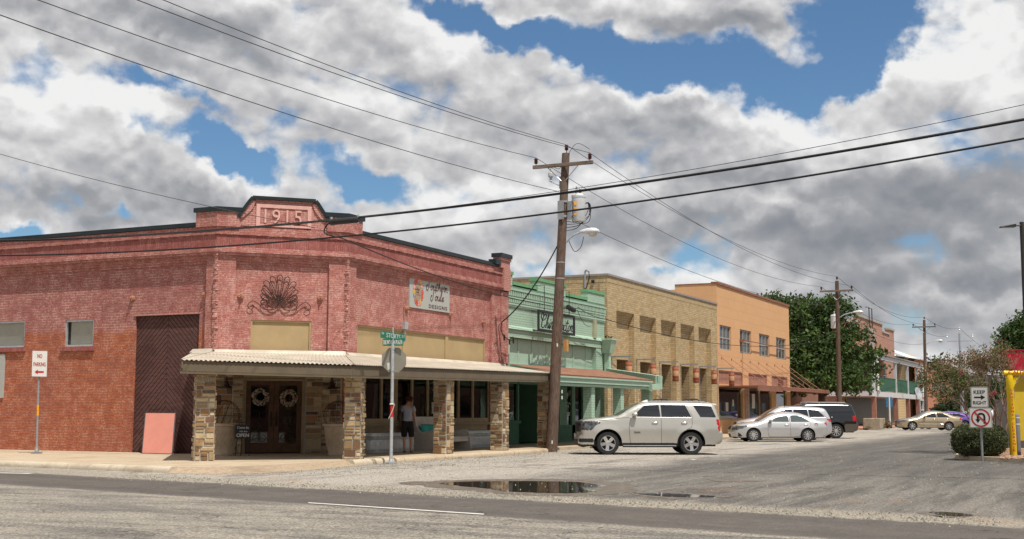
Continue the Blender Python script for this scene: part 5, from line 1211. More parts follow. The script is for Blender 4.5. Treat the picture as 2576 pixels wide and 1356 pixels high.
# ------------------------------------------------------------------ peach building
ox0, ox1, ot = 74.36, 93.0, 9.36
ob = thing('peach_building', (80, 23, 0), 'tall peach painted block building with four upper windows and rust canopy', 'building')
wins = [rect(WS, *q) for q in ((1810, 818, 1838.5, 881), (1861, 831, 1889, 890), (1909, 842.5, 1935, 896), (1952, 852.5, 1976, 902))]
wins = [(a, b, 5.25, 6.78) for a, b, c, d in wins]
trs = [(ox0+.15, 80.0, 3.15, 3.98), (81.4, 86.2, 3.15, 3.98), (87.5, 92.2, 3.15, 3.98)]
shop = [(ox0+.15, 79.9, .95, 3.0), (81.5, 87.4, .3, 3.0), (88.7, 91.9, .3, 3.0)]
m = MB(); wall_grid(m, WS, ox0, ox1, 0, ot-.12, [(*q, .16) for q in wins]+[(*q, .12) for q in trs]+[(*q, .2) for q in shop]); m.build('front_wall', ORANGE, ob, fix=False)
m = MB()
m.poly([(ox0, 22, 6), (ox0, 25.0, 6), (ox0, 25.0, 9.22), (ox0, 22, ot-.12)]); 
yb = PX(1697, 722, ox0).y; yc = PX(1655, 722, ox0).y
m = MB(); m.poly([(ox0, 22, 6), (ox0, yb, 6), (ox0, yb, 9.3), (ox0, 22, ot-.12)]); m.poly([(ox0, yb, 6), (ox0, yb+10, 6), (ox0, yb+10, 8.85), (ox0, yb, 9.0)]); m.build('side_wall', ORANGE, ob, fix=False)
m = MB(); m.box(ox0-.03, 21.93, ot-.12, ox1+.05, 22.35, ot+.03); m.build('coping', M_RUST, ob)
m = MB(); m.box(ox0-.03, 22.35, ot-.10, ox0+.2, yb, ot-.04); m.build('coping', M_RUST, ob)
m = MB(); m.poly([(ox1, 22, 0), (ox1, 40, 0), (ox1, 40, ot-.1), (ox1, 22, ot-.1)]); m.box(ox0+.2, 22.3, 8.6, ox1, 40, 8.65); m.build('end_wall', ORANGE, ob, fix=False)
M_WFR = plain('grey_window_frame', (.33, .32, .30), .6); M_WGL = carglass('dull_window_glass', (.06, .07, .075), .7)
for a, b, c, d in wins:
    m = MB(); f_ = .09
    m.fb(WS, a, b, -.15, -.08, d-f_, d); m.fb(WS, a, b, -.15, -.08, c, c+f_)
    for k in range(4): s = a+(b-a-f_)*k/3; m.fb(WS, s, s+f_, -.15, -.08, c+f_, d-f_)
    mz = (c+d)/2; m.fb(WS, a+f_, b-f_, -.148, -.075, mz-.04, mz+.04); wo = m.build('window', M_WFR, ob)
    m = MB(); m.fb(WS, a+.01, b-.01, -.13, -.12, c, d); m.build('pane', M_WGL, wo)
for a, b, c, d in trs: m = MB(); m.fb(WS, a, b, -.12, -.07, c, d); m.fb(WS, a, b, -.07, -.02, d-.07, d); m.fb(WS, a, a+.07, -.07, -.02, c, d-.07); m.fb(WS, b-.07, b, -.07, -.02, c, d-.07); m.build('transom_panel', M_RUSTP, ob)
m = MB()
for k in range(4): m.fb(WS, 89.6, 91.1, -.06, -.03, 3.3+k*.14, 3.37+k*.14)
m.build('vent_louvre', M_RUST, ob)
for i, (a, b, c, d) in enumerate(shop):
    m = MB(); m.fb(WS, a, a+.1, -.2, -.05, c, d); m.fb(WS, b-.1, b, -.2, -.05, c, d); m.fb(WS, a, b, -.2, -.04, c, c+.1)
    if i == 1: m.fb(WS, 84.3, 84.4, -.2, -.05, c, d)
    so_ = m.build('shopfront', M_TANF, ob); m = MB(); m.fb(WS, a+.1, b-.1, -.14, -.13, c+.1, d); m.build('pane', G_SHOP, so_)
m = MB(); m.fb(WS, ox0+.1, 92, -2.2, -2.1, 0, 3.1); m.fb(WS, ox0+.1, 92, -2.1, -.2, 3.05, 3.1); m.build('shop_interior', M_INT, ob)
m = MB(); m.fb(WS, 84.5, 87.2, -.6, -.58, .4, 2.9); m.fb(WS, 88.8, 91.8, -.6, -.58, .4, 3.0); m.build('blinds', plain('dusty_blind', (.16, .15, .125), .9), ob)
for x, z, w_, h_ in ((76.4, 1.75, .55, .55), (77.9, 2.0, .3, .42), (78.6, 1.25, .45, .14), (82.6, 2.15, .75, .95)): m = MB(); m.fb(WS, x, x+w_, -.128, -.122, z-h_/2, z+h_/2); m.build('taped_notice', M_PAPER, ob)
o = thing('insurance_sign', (80.75, 21.9, 1), 'narrow vertical INSURANCE sign between the peach building shopfronts', 'sign')
m = MB(); m.fb(WS, 80.35, 81.25, 0, .05, .6, 2.95); m.build('sign_board', plain('pinkish_white', (.40, .33, .28), .7), o)
m = MB()
for i, ch in enumerate('INSURANCE'): put_text(m, ch, WS.p(80.8, .055, 2.80-i*.27), WS.d, ZU, w=.36 if ch != 'I' else .12, h=.2, bold=.01, N=WS.n)
m.build('lettering', M_SIGNR, o)
# canopy on tie rods
cn = m = MB(); Yc = 19.6
m.box(ox0+.05, Yc, 2.94, 80.6, 21.95, 3.03); m.box(ox0+.05, Yc-.05, 2.72, 80.6, Yc, 3.06); cno = m.build('canopy', M_RUST, ob)
m = MB(); m.box(80.62, Yc, 2.99, 95.2, 21.95, 3.05); m.box(80.62, Yc-.06, 2.82, 95.2, Yc, 2.99); m.box(95.14, Yc, 2.82, 95.2, 21.95, 3.0); m.build('canopy_extension', M_RUST, cno)
m = MB()
for k in range(60): x = 80.7+k*.242; m.tube([(x, Yc-.02, 3.055), (x, 21.9, 3.07)], .02, 4)
m.build('canopy_ribs', M_RUSTP, cno)
m = MB()
for k in range(9):
    x = 75.2+k*2.2; m.tube([WS.p(x, .0, 4.75), (x, Yc+.15, 3.06)], .018, 4); m.lathe([(.07, 0), (.07, .03)], WS.p(x, 0, 4.75), WS.n, 8)
m.build('tie_rods', M_RUST, cno)
m = MB(); s, z = WS.px(1862, 868); m.tube([WS.p(s, .25, 6.05), WS.p(s+13.5, .25, 6.05)], .03, 6); m.box(s-.2, 21.7, 5.97, s+.2, 22, 6.1); m.tube([WS.p(s+.3, .05, 6.0), WS.p(s+.3, .05, 4.0)], .012, 4); o = m.build('rusty_bar', M_RUST, None); tag(o, 'rusty horizontal bar bracketed across the two farther upper windows of the peach building', 'bar')
# ------------------------------------------------------------------ low wall and hotel with gallery
WB = Fr((0, 25.5), (1, 0), (0, -1))
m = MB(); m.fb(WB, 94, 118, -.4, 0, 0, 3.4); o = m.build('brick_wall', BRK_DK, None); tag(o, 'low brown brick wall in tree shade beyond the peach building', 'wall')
hb = thing('gallery_building', (120, 26, 0), 'two storey salmon brick building with white posted gallery over the sidewalk', 'building')
yh = 25.5; hx0, hx1 = 116.0, 162.0
WH = Fr((0, yh), (1, 0), (0, -1))
ht = 11.6
hxs = [WH.px(q, 850)[0] for q in (2116, 2140, 2158, 2219, 2236, 2247)]
hx0, hx1 = hxs[0], WH.px(2249, 880)[0]
m = MB(); ops = [(hx0+d_, hx0+d_+2.0, 4.4, 7.3) for d_ in (8, 16.5, 25, 33.5, 42)]+[(hx0+d_, hx0+d_+3., .2, 2.9) for d_ in (6, 15, 25, 34, 43)]
ops = [q for q in ops if q[1] < hx1-.5]
wall_grid(m, WH, hx0, hx1, 0, 10.6, [(*q, .25) for q in ops]); m.build('front_wall', BRK_FAR, hb, fix=False)
zt = lambda px, py: WH.px(px, py)[1]
m = MB(); hz = [(hxs[0], hxs[1], 10.9), (hxs[1], hxs[2], 11.2), (hxs[2], hxs[3], 11.9), (hxs[3], hxs[4], 11.0), (hxs[4], hx1, 11.65)]
for a, b, z in hz: m.fb(WH, a, b, -.5, 0, 10.6, z)
m.build('parapet', BRK_FAR, hb)
m = MB()
for a, b, z in hz: m.fb(WH, a-.1, b+.1, -.6, .12, z, z+.22)
m.build('parapet_cap', plain('weathered_limestone', (.36, .33, .28), .9, 0, .2, 2), hb)
m = MB(); m.poly([(hx1, yh, 0), (hx1, 50, 0), (hx1, 50, 11), (hx1, yh, 11)]); m.poly([(hx0, yh, 0), (hx0, 50, 0), (hx0, 50, 10.6), (hx0, yh, 10.6)]); m.build('end_wall', BRK_FAR, hb, fix=False)
for a, b, c, d in ops:
    m = MB(); m.fb(WH, a, b, -.2, -.1, c, c+.12); m.fb(WH, a, b, -.2, -.1, d-.12, d); m.fb(WH, a, a+.12, -.2, -.1, c, d); m.fb(WH, b-.12, b, -.2, -.1, c, d); m.fb(WH, a, b, -.19, -.11, (c+d)/2-.05, (c+d)/2+.05); wn = m.build('window', M_GALVD, hb)
    m = MB(); m.fb(WH, a, b, -.24, -.22, c, d); m.build('pane', carglass('dark_pane', (.02, .022, .025), .5) if 'dark_pane' not in MATS else MATS['dark_pane'], wn)
m = MB(); m.fb(WH, hx0+1, hx1-1, .0, .06, .15, 3.1); m.build('shade_panel', plain('shade_panel', (.035, .03, .028), .35), hb)  # dark panel put in for the shade under the gallery
# gallery
GY = 21.3; G = Fr((0, GY), (1, 0), (0, -1)); gxs = [G.px(q, 950)[0] for q in (2197.5, 2250, 2275, 2288, 2311)]
gxa = G.px(2189, 950)[0]; gxb = G.px(2313, 950)[0]; zr = 7.05
yW = 19.6
m = MB(); m.prism([(gxa-.4, GY-.35, zr), (gxb+.3, GY-.35, zr), (gxb+.3, yh, zr+1.0), (gxa-.4, yh, zr+1.0)], (0, 0, .12)); m.build('gallery_roof', M_COPL, hb)
M_WHF = plain('grey_white_trim', (.55, .56, .58), .6, 0, .06)
m = MB(); m.box(gxa-.3, GY-.2, zr-.42, gxb+.2, GY+.1, zr-.01); m.box(gxa-.3, GY+.1, zr-.3, gxa-.1, yh, zr); m.build('gallery_beam', M_WHF, hb)
m = MB(); m.box(gxa-.3, GY-.2, 2.95, gxb+.2, GY, 3.45); m.box(gxa-.3, GY, 2.98, gxb+.2, yh, 3.2); m.box(gxa-.3, GY, 3.2, gxa-.1, yh, 3.45); m.build('gallery_floor', M_WHF, hb)
BRK_PIER = brickmat('dull_red_pier_brick', (.30, .13, .095), (.22, .09, .065), (.42, .28, .22), bw=.22, bh=.12, ms=.016, soot=.15); npost = 4; posts = [G.px(q, 950)[0] for q in (2196, 2251, 2281, 2306)]
cp_ = crom([Vector((0, 0, 0))], 1)
for k, x in enumerate(posts):
    m = MB(); m.box(x-.17, GY-.15, 3.45, x+.17, GY+.12, zr-.42); m.build('gallery_post', M_WHF, hb)
    m = MB(); m.box(x-.22, GY-.2, .1, x+.22, GY+.2, 2.95); m.build('brick_pier', BRK_PIER, hb)
m = MB(); m.tube([(posts[0]+.6, GY-.3, 7.0), (posts[0]+.6, GY-.3, 3.6), (posts[0]+1.3, GY-.3, 3.45)], .14, 8); m.tube([(gxb, GY-.3, 7.0), (gxb, GY-.3, 3.3)], .14, 8); m.build('downspout', M_WHITE, hb)
for a, b in zip(posts, posts[1:]): m = MB(); m.box(a+.2, GY-.04, 3.62, b-.2, GY, 4.85); m.box(a+.2, GY-.06, 4.85, b-.2, GY+.03, 4.93); m.box(a+.2, GY-.06, 3.55, b-.2, GY+.03, 3.62); m.build('balcony_screen', M_GTRIM, hb)
m = MB()
for k in range(12): m.tube([(gxa-.2, GY+.1+k*.35, 3.5), (gxa-.2, GY+.1+k*.35, 4.7)], .02, 4)
m.box(gxa-.25, GY, 4.7, gxa-.15, yh, 4.78); m.build('side_railing', M_GTRIM, hb)
m = MB(); m.hull8([(x_, y_, z_) for z_, q in ((4.0, 0), (6.6, .5)) for x_, y_ in ((posts[0]+9, 22.3+q), (posts[1]-5, 22.3+q), (posts[1]-5, 22.4+q), (posts[0]+9, 22.4+q))]); m.build('leaning_screen', M_GTRIM, hb)
m = MB(); c = Vector((G.px(2303, 990)[0]-1, GY-.35, G.px(2303, 989)[1])); m.lathe([(.0, -.1), (.35, -.05), (.62, .08), (.66, .10), (.6, .1), (.3, -.01), (0, -.06)], c, (-.35, -.9, .35), 20); m.tube([c, c+Vector((-.3, -.6, .2))], .03, 5); o = m.build('satellite_dish', M_GALV, None, smooth=True); tag(o, 'small grey satellite dish at the far end of the green gallery rail', 'satellite dish')
# hanging emblem sign
m = MB(); s, z1_ = WH.px(2171, 836, .25) if False else WH.px(2266-0, 0)
sx, sz = WH.px(2268*0+2012+.2967*603, 704.1+.2967*505, .3)
o = thing('hanging_sign', WH.p(sx, .3, sz), 'small shield shaped sign on twin rods high on the salmon brick wall', 'sign')
f = Fr0(WH.p(sx, .3, sz), WH); m = MB(); m.prism([f.p(u, 0, v) for u, v in ((-1.7, 1.1), (-1.2, 1.4), (0, 1.2), (1.3, 1.3), (1.7, .9), (1.7, -.8), (0, -1.1), (-.9, -1.7), (-1.6, -.9))], WH.n*.12); m.build('sign_board', plain('faded_sign', (.38, .30, .27), .7), o)
m = MB(); put_text(m, 'HOTEL', f.p(0, .13, .1), WH.d, ZU, w=2.6, h=.8, bold=.04, N=WH.n); m.build('lettering', M_RUST, o)
for d_ in (-.9, .9): m = MB(); m.tube([f.p(d_, .0, 1.2), f.p(d_, .0, 3.6), f.p(d_, -.4, 3.65)], .06, 5); m.build('rod', M_IRON, o)
# arched tan-fronted hall behind the gallery
qh = thing('arched_hall', (160, 23, 0), 'tan fronted hall with barrel roof beyond the gallery', 'building')
p0 = PD(2241, 1000, 163); p1 = PD(2312, 1000, 176); 
dq = Vector((p1.x-p0.x, p1.y-p0.y)).normalized()
FQ = Fr((p0.x, p0.y), dq, (-dq.y if -dq.y < 0 else dq.y, -dq.x if -dq.y < 0 else dq.x)); FQ = Fr((p0.x, p0.y), dq, (dq.y, -dq.x))
pts = [FQ.px(x, y) for x, y in ((2251, 1060), (2256, 975), (2264, 925), (2275, 902), (2288, 896), (2298, 905), (2306, 930), (2311, 965), (2314, 1060))]
m = MB(); m.prism([FQ.p(s, 0, max(z, 0)) for s, z in pts], -FQ.n*.3); m.build('front_wall', brickmat('tan_siding', (.56, .43, .25), (.52, .4, .23), (.30, .22, .13), bw=4, bh=.22, ms=.03, soot=.08), qh)
m = MB()
arc = crom([Vector((s, z, 0)) for s, z in pts[1:-1]], 4)
m.tube([FQ.p(p.x, .12, p.y) for p in arc], .28, 6); m.build('arch_trim', plain('tan_trim', (.50, .38, .22), .7), qh)
m = MB(); a_ = [FQ.p(p.x, -.2, p.y) for p in arc]; b_ = [q-FQ.n*22 for q in a_]
for i in range(len(a_)-1): m.poly([a_[i], a_[i+1], b_[i+1], b_[i]])
m.build('barrel_roof', plain('white_metal_roof', (.62, .64, .66), .4, .2, .06), qh, fix=False)
m = MB(); s_a = FQ.px(2241, 1000)[0]; s_b = pts[1][0]; zq = FQ.px(2250, 915)[1]; m.fb(FQ, s_a-3, s_b+.3, -1.2, -1.0, 0, zq); m.build('white_ribbed_side', MATS['white_metal_roof'], qh)
# metal hip roof and orange brick hall at the end
m = MB(); ap = PD(2297, 898, 200); bl = PD(2270, 900, 205)
hp = thing('civic_building', (190, 25, 0), 'orange brick building with pale metal hip roof at the end of the row', 'building')
A0, A1 = PD(2309, 925, 188), PD(2352, 925, 180); A0.z = A1.z = 0
fa = Fr((A0.x, A0.y), (A1-A0).xy, (-(A0+A1).xy.normalized().x, -(A0+A1).xy.normalized().y))
B0, B1 = PD(2332, 930, 177), PD(2390, 952, 217)
zt_ = 7.5
m = MB(); b0 = (B0.x, B0.y); b1 = (B1.x, B1.y); FB = Fr(b0, (B1-B0).xy, ((B1-B0).y, -(B1-B0).x)); LB = (B1-B0).xy.length
if FB.n.dot(CAM-FB.o) < 0: FB.n = -FB.n
wc = [(LB*(.30+.14*k)+d_, LB*(.30+.14*k)+d_+.55, .8, 4.3) for k in range(5) for d_ in (0, 1.7)]
wall_grid(m, FB, 0, LB, 0, 7.4, [(*q, .4) for q in wc]); m.fb(FB, 0, LB, -.4, .1, 7.4, 7.6); m.build('side_wall', BRK_FAR2, hp, fix=False)
m = MB()
for q in wc: m.fb(FB, q[0], q[1], -.42, -.38, q[2], q[3])
m.build('slot_window', MATS['dark_pane'], hp)
for k in range(6):
    s = LB*(.14+.155*k); m = MB(); m.fb(FB, s, s+1.2, 0, .5, 4.75, 5.7); m.build('wall_lantern', M_GALVD, hp)
C0 = PD(2300, 930, 170); m = MB(); FC = Fr((C0.x, C0.y), (B0-C0).xy, ((B0-C0).y, -(B0-C0).x)); LCc = (B0-C0).xy.length
if FC.n.dot(CAM-FC.o) < 0: FC.n = -FC.n
ws0, ws1 = FC.px(2313, 1000)[0], FC.px(2323, 1000)[0]
wall_grid(m, FC, 0, LCc, 0, 8.6, [(ws0, ws1, 3.9, 7.2, .3), (ws0, ws1, .3, 3.2, .3)]); m.build('end_wall', BRK_FAR2, hp, fix=False)
m = MB()
for c_, d_ in ((3.9, 7.2), (.3, 3.2)): m.fb(FC, ws0, ws1, -.3, -.28, c_, d_)
wv = m.build('arched_window', MATS['dark_pane'], hp)
m = MB()
for c_, d_ in ((3.9, 7.2), (.3, 3.2)): m.fb(FC, ws0, ws0+.15, -.27, .04, c_, d_); m.fb(FC, ws1-.15, ws1, -.27, .04, c_, d_); m.fb(FC, ws0, ws1, -.27, .04, d_-.15, d_); m.fb(FC, ws0, ws1, -.27, .05, c_-.15, c_); m.fb(FC, ws0, ws1, -.27, .03, (c_+d_)/2-.06, (c_+d_)/2+.06)
m.build('window_frame', M_WHF, wv)
ev = [PD(2262, 904, 176), PD(2346, 933, 174), PD(2336, 934, 205), PD(2262, 910, 205)]
rp = PD(2290, 894, 190)
m = MB(); e0 = [Vector((p.x, p.y, 8.6)) for p in ev]; r1 = PD(2275, 893, 188)
c0 = FC.p(-12, .5, 8.6); c1 = FC.p(LCc+1.2, .5, 8.6); c2 = FC.p(LCc+1.2, -14, 8.6); c3 = FC.p(-12, -14, 8.6); ap = FC.p(-4.5, -7, 11.6)
for t_ in ((c0, c1), (c1, c2), (c2, c3), (c3, c0)): m.poly([t_[0], t_[1], ap])
hr = m.build('hip_roof', MATS['white_metal_roof'], hp, fix=False)
for k in range(17): m = MB(); t_ = k/16; p = c0.lerp(c1, t_); m.tube([p+ZU*.04, p.lerp(ap, .02+.97*(1-abs(2*t_-1)))+ZU*.04], .06, 4); m.build('roof_seam', M_GALV, hr)
# low brick sign wall
D0, D1 = PD(2322, 1060, 140), PD(2392, 1060, 150); m = MB(); FD = Fr((D0.x, D0.y), (D1-D0).xy, ((D1-D0).y, -(D1-D0).x))
if FD.n.dot(CAM-FD.o) < 0: FD.n = -FD.n
LD = (D1-D0).xy.length; o = thing('brick_sign_wall', D0, 'low brick wall with blank white panel behind the gold sedan', 'wall')
m.fb(FD, 0, LD, -.4, 0, 0, FD.px(2355, 1059)[1]); m.build('wall', BRK_FAR, o); m = MB(); a_, b_ = FD.px(2341, 1070)[0], FD.px(2378, 1070)[0]; z_ = FD.px(2360, 1067)[1]; m.fb(FD, a_, b_, 0, .05, z_-1.0, z_); m.build('panel', M_WHITE, o)
# house beyond
H0, H1 = PD(2388, 1000, 235), PD(2475, 1000, 225); FHh = Fr((H0.x, H0.y), (H1-H0).xy, ((H1-H0).y, -(H1-H0).x))
if FHh.n.dot(CAM-FHh.o) < 0: FHh.n = -FHh.n
LH = (H1-H0).xy.length; hh = thing('far_house', H0, 'distant lilac grey sided house with brown lower roof', 'house')
zz1 = FHh.px(2410, 962)[1]; m = MB(); m.fb(FHh, 0, LH, -8, 0, 3.2, zz1+1.2); m.build('upper_wall', brickmat('lilac_siding', (.27, .23, .24), (.26, .22, .23), (.16, .13, .14), bw=9, bh=.22, ms=.02, soot=.05), hh)
m = MB(); m.prism([FHh.p(-.5, 4.0, 2.4), FHh.p(LH+.5, 4.0, 2.4), FHh.p(LH+.5, 0, 4.6), FHh.p(-.5, 0, 4.6)], (0, 0, .15)); m.build('lower_roof', plain('brown_roof', (.10, .075, .06), .9), hh)
m = MB(); m.prism([FHh.p(-1, .6, zz1+1.2), FHh.p(LH+1, .6, zz1+1.2), FHh.p(LH+1, -4, zz1+4), FHh.p(-1, -4, zz1+4)], (0, 0, .15)); m.build('upper_roof', M_COPL, hh)
m = MB(); m.fb(FHh, 0, LH, 0, 3.4, 0, 2.45); m.build('porch_wall', plain('olive_wall', (.14, .15, .10), .9), hh)
m = MB(); s = LH*.62; m.fb(FHh, s, s+1.6, 0, .06, 5.1, 6.4); m.build('window', MATS['dark_pane'], hh)
# ------------------------------------------------------------------ utility poles
def pol(px, py, Y): return PY(px, py, Y)
def insul(mb, p, s=1.): mb.lathe([(.03*s, -.02), (.06*s, .0), (.075*s, .03), (.05*s, .05), (.085*s, .07), (.05*s, .10), (.07*s, .12), (.075*s, .17), (.04*s, .20), (0, .2)], p, n=12)
def cobra(parent, p0, d, L_, mat=M_GALV, name='street_light'):
    """bracket arm and drop-lens luminaire"""
    d = Vector(d).normalized(); m = MB(); a = p0; b = p0+d*L_*.55+ZU*.12
    m.tube(crom([a+ZU*-.25, a+d*L_*.25+ZU*0.0, b], 6), .035, 7); m.build('lamp_arm', M_GALV, parent, smooth=True)
    m = MB(); u = Vector((-d.y, d.x, 0)); rings = []
    for t, w_, top, bot in ((0, .05, .05, -.04), (.12, .09, .09, -.05), (.35, .14, .13, -.07), (.6, .19, .15, -.08), (.82, .18, .13, -.08), (.95, .11, .07, -.07), (1., .03, .0, -.05)):
        c = b+d*(.75*t-.05); rings.append([m.V(c+u*(w_*math.cos(2*math.pi*k/14))+ZU*((top if math.sin(2*math.pi*k/14) > 0 else -bot)*math.sin(2*math.pi*k/14))) for k in range(14)])
    for A, B in zip(rings, rings[1:]):
        for k in range(14): m.F(A[k], A[(k+1) % 14], B[(k+1) % 14], B[k])
    m.F(*rings[0]); m.F(*rings[-1]); h = m.build('lamp_head', plain('pale_lamp_housing', (.62, .64, .66), .4, .1) if 'pale_lamp_housing' not in MATS else MATS['pale_lamp_housing'], parent, smooth=True, ang=60)
    m = MB(); c = b+d*.44; m.lathe([(.17, -.05), (.165, -.09), (.12, -.17), (.05, -.20), (0, -.205)], c, n=16); m.build('lens_bowl', plain('milky_lens', (.6, .6, .56), .25) if 'milky_lens' not in MATS else MATS['milky_lens'], h, smooth=True)
def power_pole(base, topx, zt, r0, r1, arm_z, arm, label, armmat=M_XARM, wood=M_POLE):
    t = thing('utility_pole', (base[0], base[1], 0), label, 'utility pole', 'wooden utility poles along the street')
    b = Vector((base[0], base[1], -.05)); T_ = Vector((topx, base[1], zt)); m = MB()
    m.tube([b.lerp(T_, i/14) for i in range(15)], lambda q: r0+(r1-r0)*q, 16) if False else None
    pts = [b.lerp(T_, i/14) for i in range(15)]; rings = []
    for i, p in enumerate(pts):
        r = r0+(r1-r0)*i/14; rings.append([m.V(p+Vector((math.cos(2*math.pi*k/16), math.sin(2*math.pi*k/16), 0))*r) for k in range(16)])
    for A, B in zip(rings, rings[1:]):
        for k in range(16): m.F(A[k], A[(k+1) % 16], B[(k+1) % 16], B[k])
    m.F(*rings[-1]); m.build('shaft', wood, t, smooth=True)
    ax = lambda z: b.lerp(T_, (z+.05)/(zt+.05))
    if arm:
        c = ax(arm_z); m = MB(); x = c.x-r1-.10; m.box(x-.055, base[1]-arm, arm_z-.065, x+.055, base[1]+arm, arm_z+.065); m.build('crossarm', armmat, t, bevel=.006)
        m = MB()
        for sg in (-1, 1): m.tube([(x+.02, base[1]+sg*.62, arm_z-.06), (x+.06, base[1]+sg*.02, arm_z-.66)], .018, 4)
        m.build('arm_brace', M_GALV, t)
        for yy in (base[1]-arm+.12, base[1]+arm-.12):
            m = MB(); m.tube([(x, yy, arm_z+.06), (x, yy, arm_z+.16)], .014, 5); insul(m, Vector((x, yy, arm_z+.14))); m.build('insulator', M_INS, t, smooth=True)
        m = MB(); p = Vector((T_.x+.06, T_.y, zt)); m.tube([p-ZU*.25, p+ZU*.16], .016, 5); insul(m, p+ZU*.14); m.build('insulator', M_INS, t, smooth=True)
    return t, ax
pA = PZ(1395, 1137, 0); pY = 18.42
z1 = PY(1423, 386, pY); ax_top = z1.x
armz = PY(1420, 417, pY).z
t1, AX = power_pole((pA.x, pY), ax_top, z1.z, .215, .145, armz, 1.22, 'tall weathered wooden pole with transformer and street lamp beside the silver SUV')
# transformer hangs towards the camera-right (street) side
c = PY(1456, 530, pY-.45); zc0 = PY(1456, 560, pY-.45).z; zc1 = PY(1456, 494, pY-.45).z
tc_ = Vector((AX(c.z).x+.12, pY-.52, 0)); tc_.x = PY(1455, 530, tc_.y).x
m = MB(); m.lathe([(.0, zc0), (.24, zc0), (.255, zc0+.03), (.255, zc1-.10), (.27, zc1-.09), (.27, zc1-.02), (.22, zc1+.04), (0, zc1+.06)], (tc_.x, tc_.y, 0), n=24); tr = m.build('transformer', plain('transformer_grey', (.60, .62, .64), .4, .1, .05), t1, smooth=True)
for dx, dy in ((-.10, .04), (.10, -.02)):
    m = MB(); p = Vector((tc_.x+dx, tc_.y+dy, zc1+.03)); m.lathe([(.04, 0), (.06, .05), (.04, .07), (.06, .10), (.035, .13), (.055, .16), (.03, .19), (.045, .22), (.02, .28), (.0, .3)], p, n=10); m.build('bushing', M_INSG, tr, smooth=True)
m = MB(); dv = (Vector((AX(zc0).x, pY, 0))-tc_)
for z in (zc0+.18, zc1-.25):
    a = Vector((tc_.x, tc_.y, z)); b = Vector((AX(z).x, pY, z)); m.tube([a, b], .05, 6); m.lathe([(.19, -.04), (.19, .04)], b, n=14)
b = Vector((AX(zc0).x, pY, 0))
for sg in (-1, 1): m.box(b.x-.24, pY-.14, zc0+.05, b.x-.20, pY+.1, zc1-.25) if sg < 0 else m.box(b.x-.02, pY-.36, zc0+.05, b.x+.02, pY-.2, zc1-.25)
m.build('mounting_bracket', M_GALVD, tr)
m = MB()
for z in (zc0+.75, zc0+.62, zc0+.32): m.lathe([(.262, 0), (.262, .06)], (tc_.x, tc_.y, z), n=24)
m = MB(); vr = (CAM-tc_); vr.z = 0; vr.normalize(); side = Vector((-vr.y, vr.x, 0))
for z, h in ((zc0+.60, .12), (zc0+.45, .06), (zc0+.22, .06)): q = tc_+vr*.262+side*-.07+ZU*z; m.hull8([q, q-side*.1, q-side*.1+vr*.003, q+vr*.003, q+ZU*h, q-side*.1+ZU*h, q-side*.1+vr*.003+ZU*h, q+vr*.003+ZU*h])
m.build('warning_label', M_ORG, tr)
# drooping secondary leads
m = MB(); zL = PY(1440, 590, pY).z
for k, (dx, dz) in enumerate(((.12, -.25), (.2, -.45), (.28, -.6), (.33, -.35))):
    a = Vector((tc_.x+.24, tc_.y-.1, zc1-.3)); e = Vector((AX(zL).x, pY-.18, zL+.12*k)); m.tube(crom([a, a+Vector((dx, -.12, .05)), a+Vector((dx+.05, -.1, dz)), (a+e)/2+Vector((.08, -.1, -.35)), e], 6), .014, 5)
m.tube(crom([Vector((AX(zL).x+.1, pY-.2, zL-.3)), Vector((AX(zL).x+.2, pY-.4, zL-.75)), Vector((AX(zL).x+.35, pY-.6, zL-.6)), Vector((AX(zL).x+.4, pY-.7, zL-.2))], 6), .013, 5)
m.build('service_lead', M_WIRE, t1, smooth=True)
# cut-out and arrester left of the shaft
m = MB(); q = PY(1409, 455, pY+.2); m.lathe([(.035, -.3), (.06, -.27), (.04, -.24), (.06, -.2), (.04, -.17), (.06, -.13), (.04, -.1), (.06, -.06), (.035, -.03), (.05, .1), (.05, .16)], q, n=10); m.tube([q+ZU*.1, Vector((AX(q.z).x, pY, q.z+.1))], .02, 5); m.tube([q-ZU*.3, Vector((AX(q.z).x, pY, q.z-.3))], .03, 5); m.build('fuse_cutout', M_INSG, t1, smooth=True)
m = MB(); q2 = PY(1385, 443, pY+.6); m.lathe([(.035, -.22), (.06, -.2), (.035, -.16), (.06, -.12), (.04, -.08), (.10, -.03), (.105, .1), (.08, .14), (0, .15)], q2, n=12); m.tube([q2-ZU*.22, q-ZU*.2], .018, 5); m.build('lightning_arrester', M_INSG, t1, smooth=True)
m = MB(); m.tube(crom([q2+ZU*.14, q2+Vector((.1, 0, .4)), Vector((AX(armz).x-.22, pY+.1, armz-.1)), Vector((AX(armz).x-.2, pY-.5, armz+.75)), Vector((AX(armz).x, pY-1.0, armz+.55))], 6), .011, 5); m.build('jumper', M_WIREG, t1)
lz = PY(1432, 600, pY).z; cobra(t1, Vector((AX(lz).x+.0, pY-.17, lz)), (.15, -1, 0), 1.05)
m = MB(); q = PY(1418, 868, pY-.15); m.box(q.x-.02, q.y-.12, q.z-.24, q.x+.16, q.y+.02, q.z+.2); m.build('small_orange_box', plain('tan_box', (.50, .26, .09), .7), t1)
m = MB(); 
for zz in (6.9, 6.3): m.lathe([(.178, 0), (.178, .03)], AX(zz), n=16)
m.tube([AX(0)+Vector((.2, -.08, 0)), AX(6.3)+Vector((.165, -.08, 0))], .02, 5); m.build('strap', M_GALV, t1)
for px, py in ((1401, 868), (1388, 1112), (1413, 1000), (1413, 985)):
    m = MB(); q = PY(px, py, pY-.24); m.box(q.x-.05, q.y-.01, q.z-.06, q.x+.05, q.y, q.z+.06); m.build('pole_tag', M_PAPER, t1)
